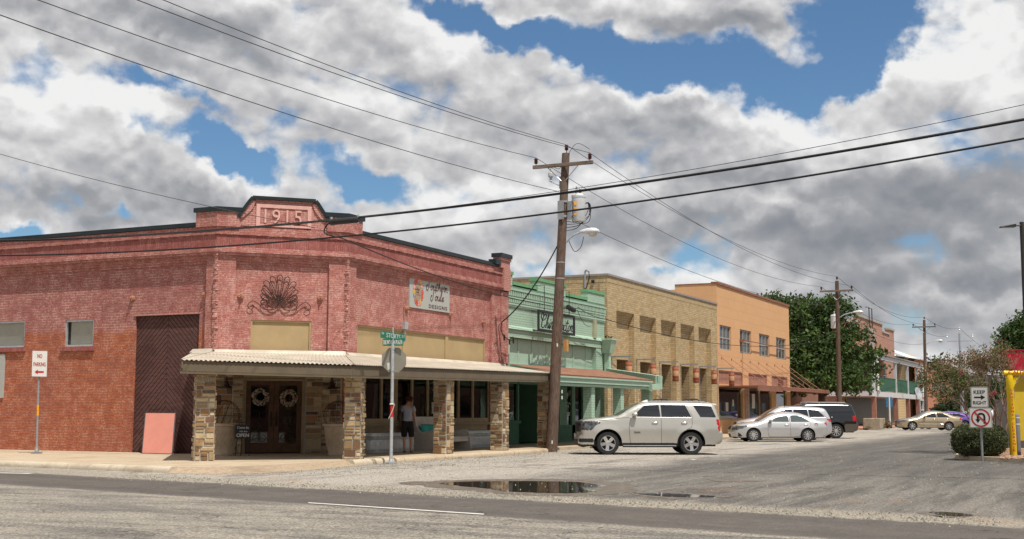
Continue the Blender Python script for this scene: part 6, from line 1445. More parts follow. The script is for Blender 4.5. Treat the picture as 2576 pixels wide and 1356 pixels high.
# pole 2, 3
def farpole(xb, yb, xt, yt, Y, r, lab, trafo=False, lamp=None, arm=True, grey=False):
    X = PY(xb, yb, Y).x; T_ = PY(xt, yt, Y)
    t, ax = power_pole((X, Y), T_.x, T_.z, r, r*.68, T_.z-.75, 1.22 if arm else 0, lab, wood=M_POLE if not grey else plain('grey_steel_pole', (.36, .39, .42), .5, .3))
    if trafo:
        z = PY(2100, 803, Y).z; c = Vector((T_.x-.15, Y+.55, 0)); c.x = PY(2098, 803, c.y).x
        m = MB(); m.lathe([(0, z-.5), (.26, z-.5), (.26, z+.42), (.28, z+.44), (.2, z+.52), (0, z+.54)], c, n=18); m.tube([c+ZU*(z), ax(z)], .05, 6); tr = m.build('transformer', MATS['transformer_grey'], t, smooth=True)
        m = MB(); m.lathe([(.04, z+.5), (.07, z+.6), (.03, z+.62), (.05, z+.75), (0, z+.8)], c+Vector((.05, 0, 0)), n=10); m.build('bushing', M_INSG, tr)
    if lamp: z = PY(xb, lamp, Y).z; cobra(t, Vector((ax(z).x, Y-.1, z)), (.1, -1, 0), 1.9)
    return t, ax, T_
t2, AX2, T2 = farpole(2110, 1000, 2104.5, 707, 18.42, .20, 'wooden pole with small transformer standing in front of the big green tree', True, 792)
t3, AX3, T3 = farpole(2329, 1050, 2324, 805, 18.42, .20, 'wooden crossarm pole with street lamp standing before the orange brick hall', False, 862)
o = thing('street_pole', (PY(2421, 1050, 17.5).x, 17.5, 0), 'grey steel pole with insulators and lamp arm rising behind the pinkish blossom tree', 'utility pole')
X4 = PY(2421, 1050, 17.5).x; T4 = PY(2413, 838, 17.5); m = MB(); m.tube([(X4, 17.5, 0), (T4.x, 17.5, T4.z)], .26, 12, r1=.13); m.build('shaft', plain('grey_steel', (.36, .40, .45), .5, .3), o, smooth=True)
m = MB()
for dy in (-1.5, 0, 1.5): p = Vector((T4.x, 17.5+dy, T4.z-.9+(1.2 if dy == 0 else .35))); m.lathe([(.05, 0), (.12, .1), (.06, .2), (.12, .3), (0, .4)], p, n=8)
m.box(T4.x-.06, 16.0, T4.z-1.05, T4.x+.06, 19.0, T4.z-.93); m.build('crossarm', M_GALV, o)
z = PY(2413, 905, 17.5).z; m = MB(); m.tube([(T4.x, 17.5, z), (T4.x, 15.4, z+.2)], .05, 6); m.build('lamp_arm', M_GALV, o); m = MB(); m.tube([(T4.x, 15.4, z+.2), (T4.x, 14.7, z+.2)], .16, 8); m.build('lamp_head', M_GALV, o)
# ------------------------------------------------------------------ wires
def wire(name, a, b, sag, r, lab, mat=M_WIREG, n=26, grp='overhead wires'):
    a, b = Vector(a), Vector(b); P = [a.lerp(b, i/n)-ZU*(4*sag*(i/n)*(1-i/n)) for i in range(n+1)]
    m = MB(); m.tube(P, r, 6); o = m.build(name, mat, None, smooth=True); tag(o, lab, 'wire', grp); return o, P
x1 = AX(armz).x-.25
P0X = -12.
N1 = Vector((x1, pY-1.10, armz+.36)); F1 = Vector((x1, pY+1.10, armz+.36)); C1 = Vector((ax_top+.06, pY, z1.z+.34))
x2 = AX2(T2.z-.75).x-.25; N2 = Vector((x2, pY-1.1, T2.z-.4)); F2 = Vector((x2, pY+1.1, T2.z-.4)); C2 = Vector((T2.x+.06, pY, T2.z+.34))
x3 = AX3(T3.z-.75).x-.25; N3 = Vector((x3, pY-1.1, T3.z-.4)); F3 = Vector((x3, pY+1.1, T3.z-.4)); C3 = Vector((T3.x+.06, pY, T3.z+.34))
def thru(a, pix, Y):  # far-left continuation: end point behind the camera so that the wire passes the sighted point
    q = PY(pix[0], pix[1], Y); return q
WR = .0105
def left_span(a, q, lab, dip):
    # continue from pole 1 through a sighted point to the next pole behind the camera
    t = (a.x-P0X)/(a.x-q.x); s = (a.x-q.x)/(a.x-P0X); e = a.lerp(q, 1)+Vector((0, 0, 0)); ze = (q.z+4*dip*s*(1-s)-a.z*(1-s))/s
    wire('power_line', a, (P0X, a.y+(q.y-a.y)/s, ze), dip, WR, lab)
left_span(C1, PY(410, 0, pY+.1), 'power line leaving the very top of the near pole to the upper left', 1.2)
left_span(N1, PY(345, 0, pY-.9), 'power line from the near end of the crossarm to the upper left', 1.1)
left_span(F1, PY(95, 0, pY+1.1), 'power line from the left end of the crossarm to the upper left', 1.1)
left_span(PY(1405, 482, pY), PY(0, 38, pY), 'lowest line running from below the crossarm to the left picture edge', 1.0)
wire('power_line', C1, C2, .9, WR, 'power line from the near pole top to the second pole top'); wire('power_line', N1, N2, 1.0, WR, 'power line from the near crossarm right end to the second pole'); wire('power_line', F1, F2, 1.0, WR, 'power line from the near crossarm left end to the second pole')
wire('power_line', PY(1432, 548, pY), Vector((AX2(9.2).x, pY, 9.2)), .8, WR, 'neutral line from the transformer to the second pole')
wire('power_line', C2, C3, 1.0, .014, 'power line from the second pole top to the third pole top'); wire('power_line', N2, N3, 1.0, .014, 'power line between the right crossarm ends of the second and third poles'); wire('power_line', F2, F3, 1.0, .014, 'power line between the left crossarm ends of the second and third poles')
wire('power_line', AX2(8.9), AX3(8.7), .9, .014, 'neutral line between the second and third poles')
X4v = Vector((T4.x, 17.5, T4.z+.6))
wire('power_line', C3, X4v, .5, .018, 'power line from the third pole to the grey steel pole'); wire('power_line', F3, X4v+Vector((0, 1.5, -.9)), .5, .018, 'left power line from the third pole to the grey steel pole'); wire('power_line', X4v, (300, 18, 11), 1.2, .02, 'power line leaving the grey steel pole into the distance')
# telephone cables across the foreground (run with the left-hand road)
def through(name, pix, X, r, lab, ext=6., mat=M_WIRE):
    P = [PX(x, y, X) for x, y in pix]; ys = [p.y for p in P]; 
    # least-squares parabola through the sighted heights
    import numpy as np
    c = np.polyfit(ys, [p.z for p in P], 2); y0, y1 = min(ys)-ext, max(ys)+ext
    Q = [Vector((X, y0+(y1-y0)*i/50, float(np.polyval(c, y0+(y1-y0)*i/50)))) for i in range(51)]
    m = MB(); m.tube(Q, r, 8); o = m.build(name, mat, None, smooth=True); tag(o, lab, 'wire', 'cables crossing in front of the buildings'); return o, (lambda y: Vector((X, y, float(np.polyval(c, y)))))
_, CB1 = through('telephone_cable', [(2575, 307), (2000, 390), (1410, 487), (905, 550), (400, 590), (0, 605)], 28, .032, 'upper thick black cable crossing the whole view over the red building gable')
_, CB2 = through('telephone_cable', [(2575, 353), (2000, 440), (1410, 535), (870, 598), (400, 628), (0, 643)], 28, .024, 'lower thick black cable crossing the whole view')
through('support_wire', [(2575, 270), (2000, 370), (1500, 465), (1200, 511), (925, 548), (500, 584), (0, 602)], 27.96, .008, 'thin wire riding just above the thick black cables', mat=M_WIREG)
a = PX(792, 573, 28); b = PX(0, 370, 28); d = (b-a); wire('span_wire', a, a+d*1.5, .25, .010, 'thin wire rising from the cable splice to the left picture edge')
# splice case and drip loop
y0 = PX(903, 556, 28).y; y1_ = PX(830, 561, 28).y; p0, p1 = CB1(y0)-ZU*.06, CB1(y1_)-ZU*.06
o = thing('splice_case', p0, 'fat black splice case hanging on the cable beside the gable', 'splice case'); m = MB(); m.lathe([(0, 0), (.06, .0), (.08, .03), (.08, .95), (.06, .99), (0, .99)] if False else [(0, 0), (.07, .0), (.085, .03), (.085, (p1-p0).length-.03), (.07, (p1-p0).length), (0, (p1-p0).length)], p0, (p1-p0), 14); m.build('case', M_PLASTIC, o, smooth=True)
m = MB()
for t in (.03, .95): m.tube([p0.lerp(p1, t)+ZU*.14, p0.lerp(p1, t)-ZU*.1], .03, 6)
m.build('clamp', M_GALV, o)
D1 = PX(838, 590, 28); m = MB(); m.tube(crom([p1+Vector((0, 0, 0)), PX(818, 572, 28), PX(816, 586, 28), PX(832, 593, 28), PX(860, 599, 28.5)], 6), .018, 6); m.build('drip_loop', M_WIRE, o)
dv1 = PX(860, 599, 28.5); g1 = Vector((50.4, 21.7, 5.95)); g1 = PY(1444, 776, 21.6)
wire('service_drop', dv1, g1, .35, .016, 'service wire running down from the splice across the street wall to the green building', M_WIRE)
g2 = PY(1448, 775, 21.5); m = MB(); d = Vector((1, 0, -.05)).normalized(); m.lathe([(.0, 0), (.11, .02), (.11, .7), (0, .72)], PY(1428, 772, 21.5), (1, -.0, -.15), 10); o = m.build('junction_case', M_PLASTIC, None, smooth=True); tag(o, 'black cable junction case above the right end of the Chiropractor sign', 'cable case')
wire('service_drop', PY(1452, 772, 21.5), PY(1524, 803, 21.4), .1, .014, 'service wire from the black case across the green cornice', M_WIRE)
wire('service_drop', PY(1524, 803, 21.4), Vector((AX2(7.1).x, pY, 7.0)), 1.0, .018, 'long service wire sagging across the tan and peach fronts to the second pole', M_WIRE)
wire('service_drop', PY(1452, 780, 21.5), PY(1486, 820, 21.7), .25, .012, 'drooping lead from the black case to the service box', M_WIRE)
# service to the red building corner
ep = PY(1262, 810, 21.75); wire('service_drop', Vector((AX(8.3).x-.15, pY, PY(1405, 600, pY).z)), ep, .35, .024, 'twisted service cable sloping from the near pole to the corner of the red building', M_WIRE)
m = MB()
for pix in (((1262, 810), (1259, 828), (1268, 845), (1279, 855)), ((1262, 810), (1263, 840), (1272, 850), (1288, 856), (1290, 846)), ((1261, 812), (1254, 822), (1258, 860), (1262, 912))): m.tube(crom([PY(x, y, 21.6) for x, y in pix], 5), .013, 5)
for x, y in ((1268, 842), (1281, 853), (1291, 850)): q = PY(x, y, 21.6); m.tube([q, q-ZU*.22], .035, 6)
o = m.build('service_entrance_leads', M_WIRE, None); tag(o, 'tangle of black service leads hanging where the red and green buildings meet', 'wire')
# ------------------------------------------------------------------ road signs
def post_base(m, c): m.box(c.x-.18, c.y-.05, c.z, c.x+.18, c.y+.05, c.z+.05); m.box(c.x-.05, c.y-.18, c.z, c.x+.05, c.y+.18, c.z+.045); m.lathe([(.06, 0), (.06, .12), (.045, .14), (.045, .22)], c, n=12)
def rounded(w, h, r, n=5):
    P = []
    for cx_, cy_, a0 in ((w/2-r, h/2-r, 0), (-w/2+r, h/2-r, 90), (-w/2+r, -h/2+r, 180), (w/2-r, -h/2+r, 270)):
        for i in range(n+1): a = R(a0+90*i/n); P.append((cx_+r*math.cos(a), cy_+r*math.sin(a)))
    return P
def plate(parent, c, U, W, w, h, layers, r=.04, th=.008):
    N = U.cross(W).normalized()
    if N.dot(CAM-c) < 0: N = -N
    m = MB(); m.prism([c+U*x+W*y for x, y in rounded(w, h, r)], -N*th); m.build('sign_plate', layers[0][1], parent)
    for i, (ins, mt) in enumerate(layers[1:]):
        m = MB(); m.poly([c+N*(.0015*(i+1))+U*x+W*y for x, y in rounded(w-2*ins, h-2*ins, max(.01, r-ins))]); m.build('sign_face', mt, parent, fix=False)
    return N
def facing(c, turn=0.):
    v = Vector((c.x, c.y)); a = math.atan2(v.y, v.x)+R(turn); return Vector((math.sin(a), -math.cos(a), 0))
# NO PARKING
c = PZ(92, 1141, KZ); top = PX(106, 880, c.x); o = thing('no_parking_sign', c, 'white and red NO PARKING sign with left arrow on a steel post', 'sign')
bx = c; tp = PX(99.5, 885, c.x); tp2 = Vector((c.x, tp.y, tp.z)); m = MB(); post_base(m, c); m.tube([c, tp2+(c-tp2)*.02], .032, 10); m.build('post', M_GALVD, o, smooth=True)
m = MB(); q0, q1 = c.lerp(tp2, .37), c.lerp(tp2, .475); m.tube([q0, q1], .0345, 10); m.build('yellow_band', M_ORG, o, smooth=True)
dep = (c-CAM).dot(fw); w_ = 38.5*dep/3150; h_ = 67.*dep/3150; U = facing(c, 12); sc0 = PX(99.5, 915, c.x-.05); W = (tp2-c).normalized()
tilt = Vector((U.x, U.y, 0))
N = plate(o, sc0, U, W, w_, h_, [(0, M_SIGNX), (.008, M_SIGNR), (.016, M_SIGNW)], .03)
m = MB(); f0 = sc0+N*.007
put_text(m, 'NO', f0+W*(h_*.29), U, W, w=w_*.30, h=h_*.15, bold=.0025, N=N); put_text(m, 'PARKING', f0+W*(h_*-.02), U, W, w=w_*.76, h=h_*.15, bold=.0025, N=N)
ar = lambda x, y: f0+U*(x*w_)+W*(y*h_)
m.poly([ar(-.30, -.31), ar(-.10, -.22), ar(-.10, -.275), ar(.28, -.275), ar(.28, -.345), ar(-.10, -.345), ar(-.10, -.40)]); m.build('lettering', M_SIGNR, o, fix=False)
# stop sign seen from the back, with street name blades
c = PZ(983, 1167, 0); o = thing('stop_sign', c, 'back of a stop sign with two green street name blades on a tall steel post', 'sign')
tp = PY(988, 868, c.y); dep = (c-CAM).dot(fw); m = MB(); post_base(m, c); m.tube([c, Vector((tp.x, c.y, tp.z))], .047, 12); m.build('post', M_GALV, o, smooth=True)
AXs = lambda z: c.lerp(Vector((tp.x, c.y, tp.z)), z/tp.z)
cz = PY(989, 906, c.y+.06); U = facing(c, -8); N = U.cross(ZU); N = N if N.dot(CAM-c) > 0 else -N
ctr = AXs(cz.z)-N*.055; ctr += U*.03; rr = 31.2*dep/3150/math.cos(R(22.5)); m = MB(); oc = [(rr*math.cos(R(22.5+45*k)), rr*math.sin(R(22.5+45*k))) for k in range(8)]
m.prism([ctr+U*x+ZU*y for x, y in oc], -N*.006); m.build('octagon_plate', M_SIGNX, o)
m = MB(); m.poly([ctr-N*.008+U*x*.985+ZU*y*.985 for x, y in oc]); m.build('red_face', M_SIGNR, o, fix=False)
m = MB(); st = ctr+N*.003-U*.17-ZU*.27; u2 = (U*.98+ZU*.13).normalized(); v2 = (ZU*.98-U*.13).normalized(); m.poly([st+u2*x+v2*y for x, y in ((0, 0), (.09, 0), (.09, .19), (0, .19))]); m.build('paper_sticker', M_PAPER, o, fix=False)
m = MB()
for z in (ctr.z+.3, ctr.z-.3): m.lathe([(.056, -.015), (.056, .015)], AXs(z), n=12); m.tube([AXs(z)+N*.05+U*.04, AXs(z)-N*.05+U*.04], .012, 5)
m.build('clamp', M_GALV, o)
m = MB(); m.tube([AXs(tp.z), AXs(tp.z)+ZU*.5], .022, 6); m.build('blade_holder', M_GALV, o)
for k, (yy, txts, dU, wd) in enumerate(((861, (('DILWORTH PLAZA', .92, .10, 0),), Vector((.22, -.975, 0)), 54), (845.5, (('STORTS', .56, .11, 0), ('N', .07, .055, -.42), ('ST', .13, .06, .41)), Vector((1.0, .18, 0)), 47))):
    zc = PY(991, yy, c.y).z; cc = Vector((AXs(zc).x, c.y, zc))
    U2 = dU.normalized(); U2 = U2 if U2.dot(rt) > 0 else -U2
    f_ = abs(U2.dot(rt)); w2 = wd*dep/3150/f_; h2 = 18.5*dep/3150
    if k == 1: cc = cc+U2*.02
    N2_ = plate(o, cc+ZU*0, U2, ZU, w2, h2, [(0, M_SIGNG)], .03, .006); m = MB()
    for t_, ww, hh_, off in txts: put_text(m, t_, cc+N2_*.003+U2*(off*w2)+ZU*(.03 if len(t_) < 3 else -.0), U2, ZU, w=w2*ww, h=(.125 if k == 0 else hh_*1.15), bold=.004, N=N2_)
    m.build('street_name', M_SIGNW, o, fix=False)
m = MB(); m.tube([AXs(1.28), AXs(1.62)], .0495, 12); m.build('red_band', M_RBAND, o, smooth=True); m = MB(); q = AXs(1.63)+N*.05; m.tube(crom([q-U*.05, q+U*.06, q+U*.07-ZU*.03, q+U*.02-ZU*.18, q-U*.08-ZU*.40], 5), .008, 4); m.tube(crom([q-U*.05, q, q+U*.05], 4), .016, 5); m.build('white_tie', M_WHITE, o)
# KEEP RIGHT and no-U-turn
c = PZ(2470.5, 1160, 0); dep = (c-CAM).dot(fw); o = thing('keep_right_sign', c, 'KEEP RIGHT sign above a no U-turn sign on one post by the round bush', 'sign')
U = facing(c, 8); pxm = dep/3150
top = PD(2463, 974, dep); W = ZU; tpv = Vector((c.x, c.y, top.z)); off = PD(2463, 974, dep)-tpv; tpv = tpv+Vector((off.x, off.y, 0)); m = MB(); m.tube([c, tpv], .036, 10); m.build('post', M_GALVD, o, smooth=True)
W = (tpv-c).normalized(); f_ = 1
c1 = PD(2463, 999, dep-.1); c2 = PD(2466, 1051, dep-.1); w1_, h1_ = 41.5*pxm, 51.5*pxm; w2_, h2_ = 54*pxm, 50.5*pxm
N = plate(o, c1, U, W, w1_, h1_, [(0, M_SIGNW), (.01, M_SIGNB), (.022, M_SIGNW)], .035)
m = MB(); f0 = c1+N*.006; put_text(m, 'KEEP', f0+W*(h1_*.25), U, W, w=w1_*.64, h=h1_*.17, bold=.003, N=N); put_text(m, 'RIGHT', f0-W*(h1_*.27), U, W, w=w1_*.76, h=h1_*.17, bold=.003, N=N)
ar = lambda x, y: f0+U*(x*w1_)+W*(y*h1_); m.poly([ar(-.31, -.045), ar(-.31, .03), ar(.08, .03), ar(.08, .115), ar(.33, -.008), ar(.08, -.13), ar(.08, -.045)]); m.build('lettering', M_SIGNB, o, fix=False)
N = plate(o, c2, U, W, w2_, h2_, [(0, M_SIGNW), (.01, M_SIGNB), (.02, M_SIGNW)], .035); f0 = c2+N*.006
at_ = lambda x, y, l=0: f0+N*l+U*(x*w2_)+W*(y*w2_)
m = MB()
for i in range(14): a0, a1 = math.pi*i/14, math.pi*(i+1)/14; m.poly([at_(.02+.19*math.cos(a0), .05+.19*math.sin(a0)), at_(.02+.19*math.cos(a1), .05+.19*math.sin(a1)), at_(.02+.10*math.cos(a1), .05+.10*math.sin(a1)), at_(.02+.10*math.cos(a0), .05+.10*math.sin(a0))])
m.poly([at_(.12, .05), at_(.21, .05), at_(.21, -.27), at_(.12, -.27)]); m.poly([at_(-.17, .05), at_(-.08, .05), at_(-.08, -.06), at_(-.17, -.06)]); m.poly([at_(-.24, -.06), at_(-.01, -.06), at_(-.125, -.24)]); m.build('u_turn_arrow', M_SIGNB, o, fix=False)
m = MB()
for i in range(40): a0, a1 = 2*math.pi*i/40, 2*math.pi*(i+1)/40; m.poly([at_(.42*math.cos(a0), .42*math.sin(a0), .002), at_(.42*math.cos(a1), .42*math.sin(a1), .002), at_(.355*math.cos(a1), .355*math.sin(a1), .002), at_(.355*math.cos(a0), .355*math.sin(a0), .002)])
d = .707; m.poly([at_(-.285+.025, .285-.0+.02, .0035), at_(-.285-.02, .285-.03, .0035), at_(.285-.02, -.285-.03, .0035), at_(.285+.025, -.285+.02, .0035)]); m.build('prohibition_ring', M_SIGNR, o, fix=False)
# ------------------------------------------------------------------ cars
def pip(p, poly):
    x, y = p; c = False; n = len(poly)
    for i in range(n):
        (a, b), (d, e) = poly[i], poly[(i+1) % n]
        if (b > y) != (e > y) and x < (d-a)*(y-b)/(e-b)+a: c = not c
    return c
def interp(tab, x):
    if x <= tab[0][0]: return tab[0][1]
    for (a, b), (c, d) in zip(tab, tab[1:]):
        if x <= c: t = (x-a)/(c-a); t = t*t*(3-2*t) if False else t; return b+(d-b)*t
    return tab[-1][1]
def segdist(p, a, b):
    ax, ay = a; bx, by = b; px, py = p; dx, dy = bx-ax, by-ay; l = dx*dx+dy*dy; t = 0 if l == 0 else max(0, min(1, ((px-ax)*dx+(py-ay)*dy)/l)); return math.hypot(px-ax-t*dx, py-ay-t*dy)
def make_car(label, loc, head, S, group=None, cat='car', scale=1., name='parked_car'):
    t = thing(name, loc, label, cat, group, head); t.scale = (scale,)*3
    up_ = S['outline']; zb = S['zb']; rw = S['rw']; ra = S['ra']; ax = S['axles']; hw = S['W']/2
    sm = crom([Vector((x, z, 0)) for x, z in up_], 4); top = [(p.x, p.y) for p in sm]
    # keep points spaced
    tt = [top[0]]
    for p in top[1:]:
        if math.hypot(p[0]-tt[-1][0], p[1]-tt[-1][1]) > .035: tt.append(p)
    top = tt; xf, xr = max(p[0] for p in top), min(p[0] for p in top)
    bot = []
    x0 = top[-1][0]
    bx = x0
    seq = []
    for cxx in sorted(ax):
        h = zb-rw*1.0; 
        a0 = math.asin(max(-1, min(1, (zb-rw)/ra))); half = ra*math.cos(a0)
        seq.append([(cxx+ra*math.cos(math.pi-a0-(math.pi-2*a0)*i/22), rw+ra*math.sin(math.pi-a0-(math.pi-2*a0)*i/22)) for i in range(23)])
    cur = top[-1]; end = top[0]
    def line(a, b, st=.12):
        n = max(1, int(math.hypot(b[0]-a[0], b[1]-a[1])/st)); return [(a[0]+(b[0]-a[0])*i/n, a[1]+(b[1]-a[1])*i/n) for i in range(1, n)]
    prev = top[-1]
    for arc in seq: bot += line(prev, arc[0])+arc; prev = arc[-1]
    bot += line(prev, top[0])
    outline = top+bot; N0 = len(outline)
    # half width of the shell at a point of the side view
    Wz = S['wz']; kf, kr, Lf, Lr = S.get('kf', .16), S.get('kr', .10), S.get('Lf', .9), S.get('Lr', .7); er = S.get('er', .13)
    topsegs = list(zip(top, top[1:]))
    def wid(x, z, d=None):
        w_ = hw*interp(Wz, z)
        tf = max(0, (x-(xf-Lf))/Lf); tr_ = max(0, ((xr+Lr)-x)/Lr); w_ *= 1-kf*tf**2.4-kr*tr_**2.4
        if d is None: d = min(segdist((x, z), a, b) for a, b in topsegs)
        if d < er: w_ -= (er-math.sqrt(max(0, er*er-(er-d)**2)))*S.get('es', .75)
        for cxx in ax:
            q = math.hypot(x-cxx, z-rw)-ra
            if -.02 < q < .16: w_ += .022*math.cos((q+.02)/.18*math.pi/2)*S.get('flare', 1)
        return w_
    pts = [Vector(p) for p in outline]; edges = [(i, (i+1) % N0) for i in range(N0)]
    regs = S['regions']   # (name, polygon, material, kind)
    for nm, poly, mt in regs:
        P = []
        for a, b in zip(poly, poly[1:]+poly[:1]): P += [a]+line(a, b, .10)
        P = [p for p in P if pip(p, outline)] if nm not in ('window',) else P
        b0 = len(pts); pts += [Vector(p) for p in P]
        if all(pip(q, outline) for q in P) and len(P) > 2 and nm == 'window': edges += [(b0+i, b0+(i+1) % len(P)) for i in range(len(P))]
    zmax = max(p[1] for p in top); st = .075
    for i in range(int((xf-xr)/st)+1):
        for j in range(int((zmax)/st)+1):
            p = (xr+i*st+.01*(j % 2), .2+j*st)
            if pip(p, outline) and min(segdist(p, outline[k], outline[(k+1) % N0]) for k in range(0, N0)) > .03: pts.append(Vector(p))
    vs, es, fs, _, _, _ = delaunay_2d_cdt(pts, edges, [], 0, 1e-5)
    Y = [wid(v.x, v.y) for v in vs]
    groups = {}
    def put(key, P):
        groups.setdefault(key, []).append(P)
    ztrim = S.get('ztrim', 0)
    for f in fs:
        c = (sum(vs[i].x for i in f)/3, sum(vs[i].y for i in f)/3)
        if not pip(c, outline): continue
        key = 'body'
        for k, (nm, poly, mt) in enumerate(regs):
            if pip(c, poly): key = ('reg', k); break
        if key == 'body' and c[1] < ztrim: key = 'lower_trim'
        for sg in (1, -1):
            P = [(vs[i].x, sg*Y[i], vs[i].y) for i in f]; put((key, sg) if isinstance(key, tuple) else key, P if sg < 0 else P[::-1])
    # strips across the car along the upper outline
    NT_ = 14
    Yt = [wid(x, z, 0) for x, z in top]; ct = []
    for i, (x, z) in enumerate(top):
        a = top[max(0, i-1)]; b = top[min(len(top)-1, i+1)]; dx, dz = b[0]-a[0], b[1]-a[1]; l = math.hypot(dx, dz) or 1; nx, nz = -dz/l, dx/l
        # outline runs front-bottom -> over -> rear: outward normal is (dz,-dx)
        nx, nz = (dz/l, -dx/l); cr_ = S.get('crown', .05)+(.07 if abs(nx) > .8 else 0)
        row = []
        for j in range(NT_+1):
            t_ = -1+2*j/NT_; k = cr_*(1-t_*t_); yy = Yt[i]*math.sin(t_*math.pi/2)*1.0 if False else Yt[i]*t_; row.append((x+nx*k, yy, z+nz*k))
        ct.append(row)
    for i in range(len(top)-1):
        mx, mz = (top[i][0]+top[i+1][0])/2, (top[i][1]+top[i+1][1])/2
        for j in range(NT_):
            t_ = -1+2*(j+.5)/NT_; key = S['strip'](mx, mz, t_); put(key, [ct[i][j], ct[i+1][j], ct[i+1][j+1], ct[i][j+1]])
    mats = S['mats']
    def emit(name, polys, mat, smooth=True, off=0):
        m = MB(); cache = {}
        for P in polys:
            idx = []
            for p in P:
                k = (round(p[0], 4), round(p[1], 4), round(p[2], 4))
                if k not in cache: cache[k] = m.V(p)
                idx.append(cache[k])
            if len(set(idx)) > 2: m.f.append(tuple(dict.fromkeys(idx))); m.c.append(None)
        return m.build(name, mat, t, smooth=smooth, ang=50, local=True)
    body = emit('body', groups.pop('body'), mats['body'])
    for key, polys in groups.items():
        if isinstance(key, tuple):
            nm, poly, mt = regs[key[0][1]]; emit(nm, polys, mt)
        else:
            nm = key.split('#')[0]; emit(nm, polys, mats[key])
    # wheel wells, floor
    m = MB()
    for cxx in ax:
        for sg in (1, -1):
            n = 16; A = []
            for i in range(n+1): a = math.pi*i/n*1.1-.05*math.pi; A.append((cxx+(ra-.004)*math.cos(a), rw+(ra-.004)*math.sin(a)))
            for (a, b), (c, d) in zip(A, A[1:]): m.poly([(a, sg*(hw*.93), b), (c, sg*(hw*.93), d), (c, sg*hw*.5, d), (a, sg*hw*.5, b)])
            m.poly([(a, sg*hw*.5, b) for a, b in A])
    m.box(xr+.25, -hw*.84, zb-.03, xf-.25, hw*.84, zb+.16); m.build('underbody', M_PLASTIC, t, local=True, fix=False)
    # wheels
    w0 = None
    def wheel():
        r = rw; tw = S.get('tw', .23)/2
        w_ = link(bpy.data.objects.new('wheel', None)); w_.empty_display_size = .2
        m = MB(); rr = S.get('rim', .68)*r; m.lathe([(rr*.96, -tw), (r*.93, -tw*.95), (r, -tw*.6), (r, tw*.6), (r*.93, tw*.95), (rr, tw*.98), (rr*.97, tw*.75), (rr*.96, -tw)], (0, 0, 0), (0, 1, 0), 40, cap=False)
        ty = m.build('tyre', M_TYRE, None, smooth=True, local=True); ty.parent = w_
        m = MB(); m.lathe([(rr*1.0, tw*.80), (rr*.99, tw*.95), (rr*.93, tw*.93), (rr*.89, tw*.3), (rr*.86, -tw*.5)], (0, 0, 0), (0, 1, 0), 36, cap=False)
        ns, sw0, sw1 = S.get('spokes', (5, .085, .065))
        for k in range(ns):
            a = 2*math.pi*k/ns+S.get('sp0', .3); d = Vector((math.cos(a), 0, math.sin(a))); u = Vector((-math.sin(a), 0, math.cos(a)))
            for off in ((0,) if ns != 10 else (0,)):
                p0_, p1_ = d*.05, d*rr*.93; o1 = Vector((0, tw*.72, 0)); o2 = Vector((0, tw*.45, 0)); e1 = Vector((0, tw*.88, 0)); e2 = Vector((0, tw*.5, 0))
                m.hull8([p0_-u*sw0*.7+o2, p0_+u*sw0*.7+o2, p1_+u*sw1+e2, p1_-u*sw1+e2, p0_-u*sw0*.7+o1, p0_+u*sw0*.7+o1, p1_+u*sw1*1.0+e1, p1_-u*sw1*1.0+e1])
        m.lathe([(.075, tw*.45), (.075, tw*.78), (.05, tw*.86), (0, tw*.86)], (0, 0, 0), (0, 1, 0), 18)
        rm = m.build('rim', M_RIM, None, smooth=True, local=True, ang=30); rm.parent = w_
        m = MB(); m.lathe([(0, 0), (rr*.95, 0), (rr*.95, .01), (0, .01)], (0, -.02, 0), (0, 1, 0), 30); m.lathe([(rr*.5, .0), (rr*.5, .03), (0, .03)], (0, 0, 0), (0, 1, 0), 24); bk = m.build('brake_disc', M_PLASTIC, None, local=True); bk.parent = w_
        return w_
    w0 = wheel(); first = True
    for cxx in ax:
        for sg in (1, -1):
            if first: q = w0; first = False
            else: q = copy_tree(w0)
            q.parent = t; q.location = (cxx, sg*(hw-S.get('tw', .23)/2-.015), rw); q.rotation_euler = (0, R(20*cxx), 0 if sg > 0 else math.pi)
    # draped details
    def drape(path, r, mat, nm, off=.003, sides=(1, -1), nn=5, sm=True):
        for sg in sides:
            P = crom([Vector((x, z, 0)) for x, z in path], 5) if sm else [Vector((x, z, 0)) for x, z in path]; m = MB(); m.tube([(p.x, sg*(wid(p.x, p.y)+off), p.y) for p in P], r, nn); m.build(nm, mat, t, local=True)
    for pth in S.get('seams', []): drape(pth, .009, M_PLASTIC, 'panel_gap', -.004)
    for pth in S.get('chrome', []): drape(pth, .010, M_CHROME, 'window_trim', .002)
    for pth in S.get('pillars', []): drape(pth, S.get('pw', .025), M_PLASTIC, 'window_pillar', -.012, sm=False)
    for (x, z) in S.get('handles', []):
        for sg in (1, -1):
            m = MB(); y = sg*(wid(x, z)+.012); m.tube(crom([(x+.10, y-sg*.03, z), (x+.08, y+sg*.02, z+.004), (x-.08, y+sg*.02, z), (x-.10, y-sg*.03, z-.004)], 4), .016, 6); m.build('door_handle', S.get('handle_mat', mats['body']), t, smooth=True, local=True)
    mx_, mz_ = S['mirror']
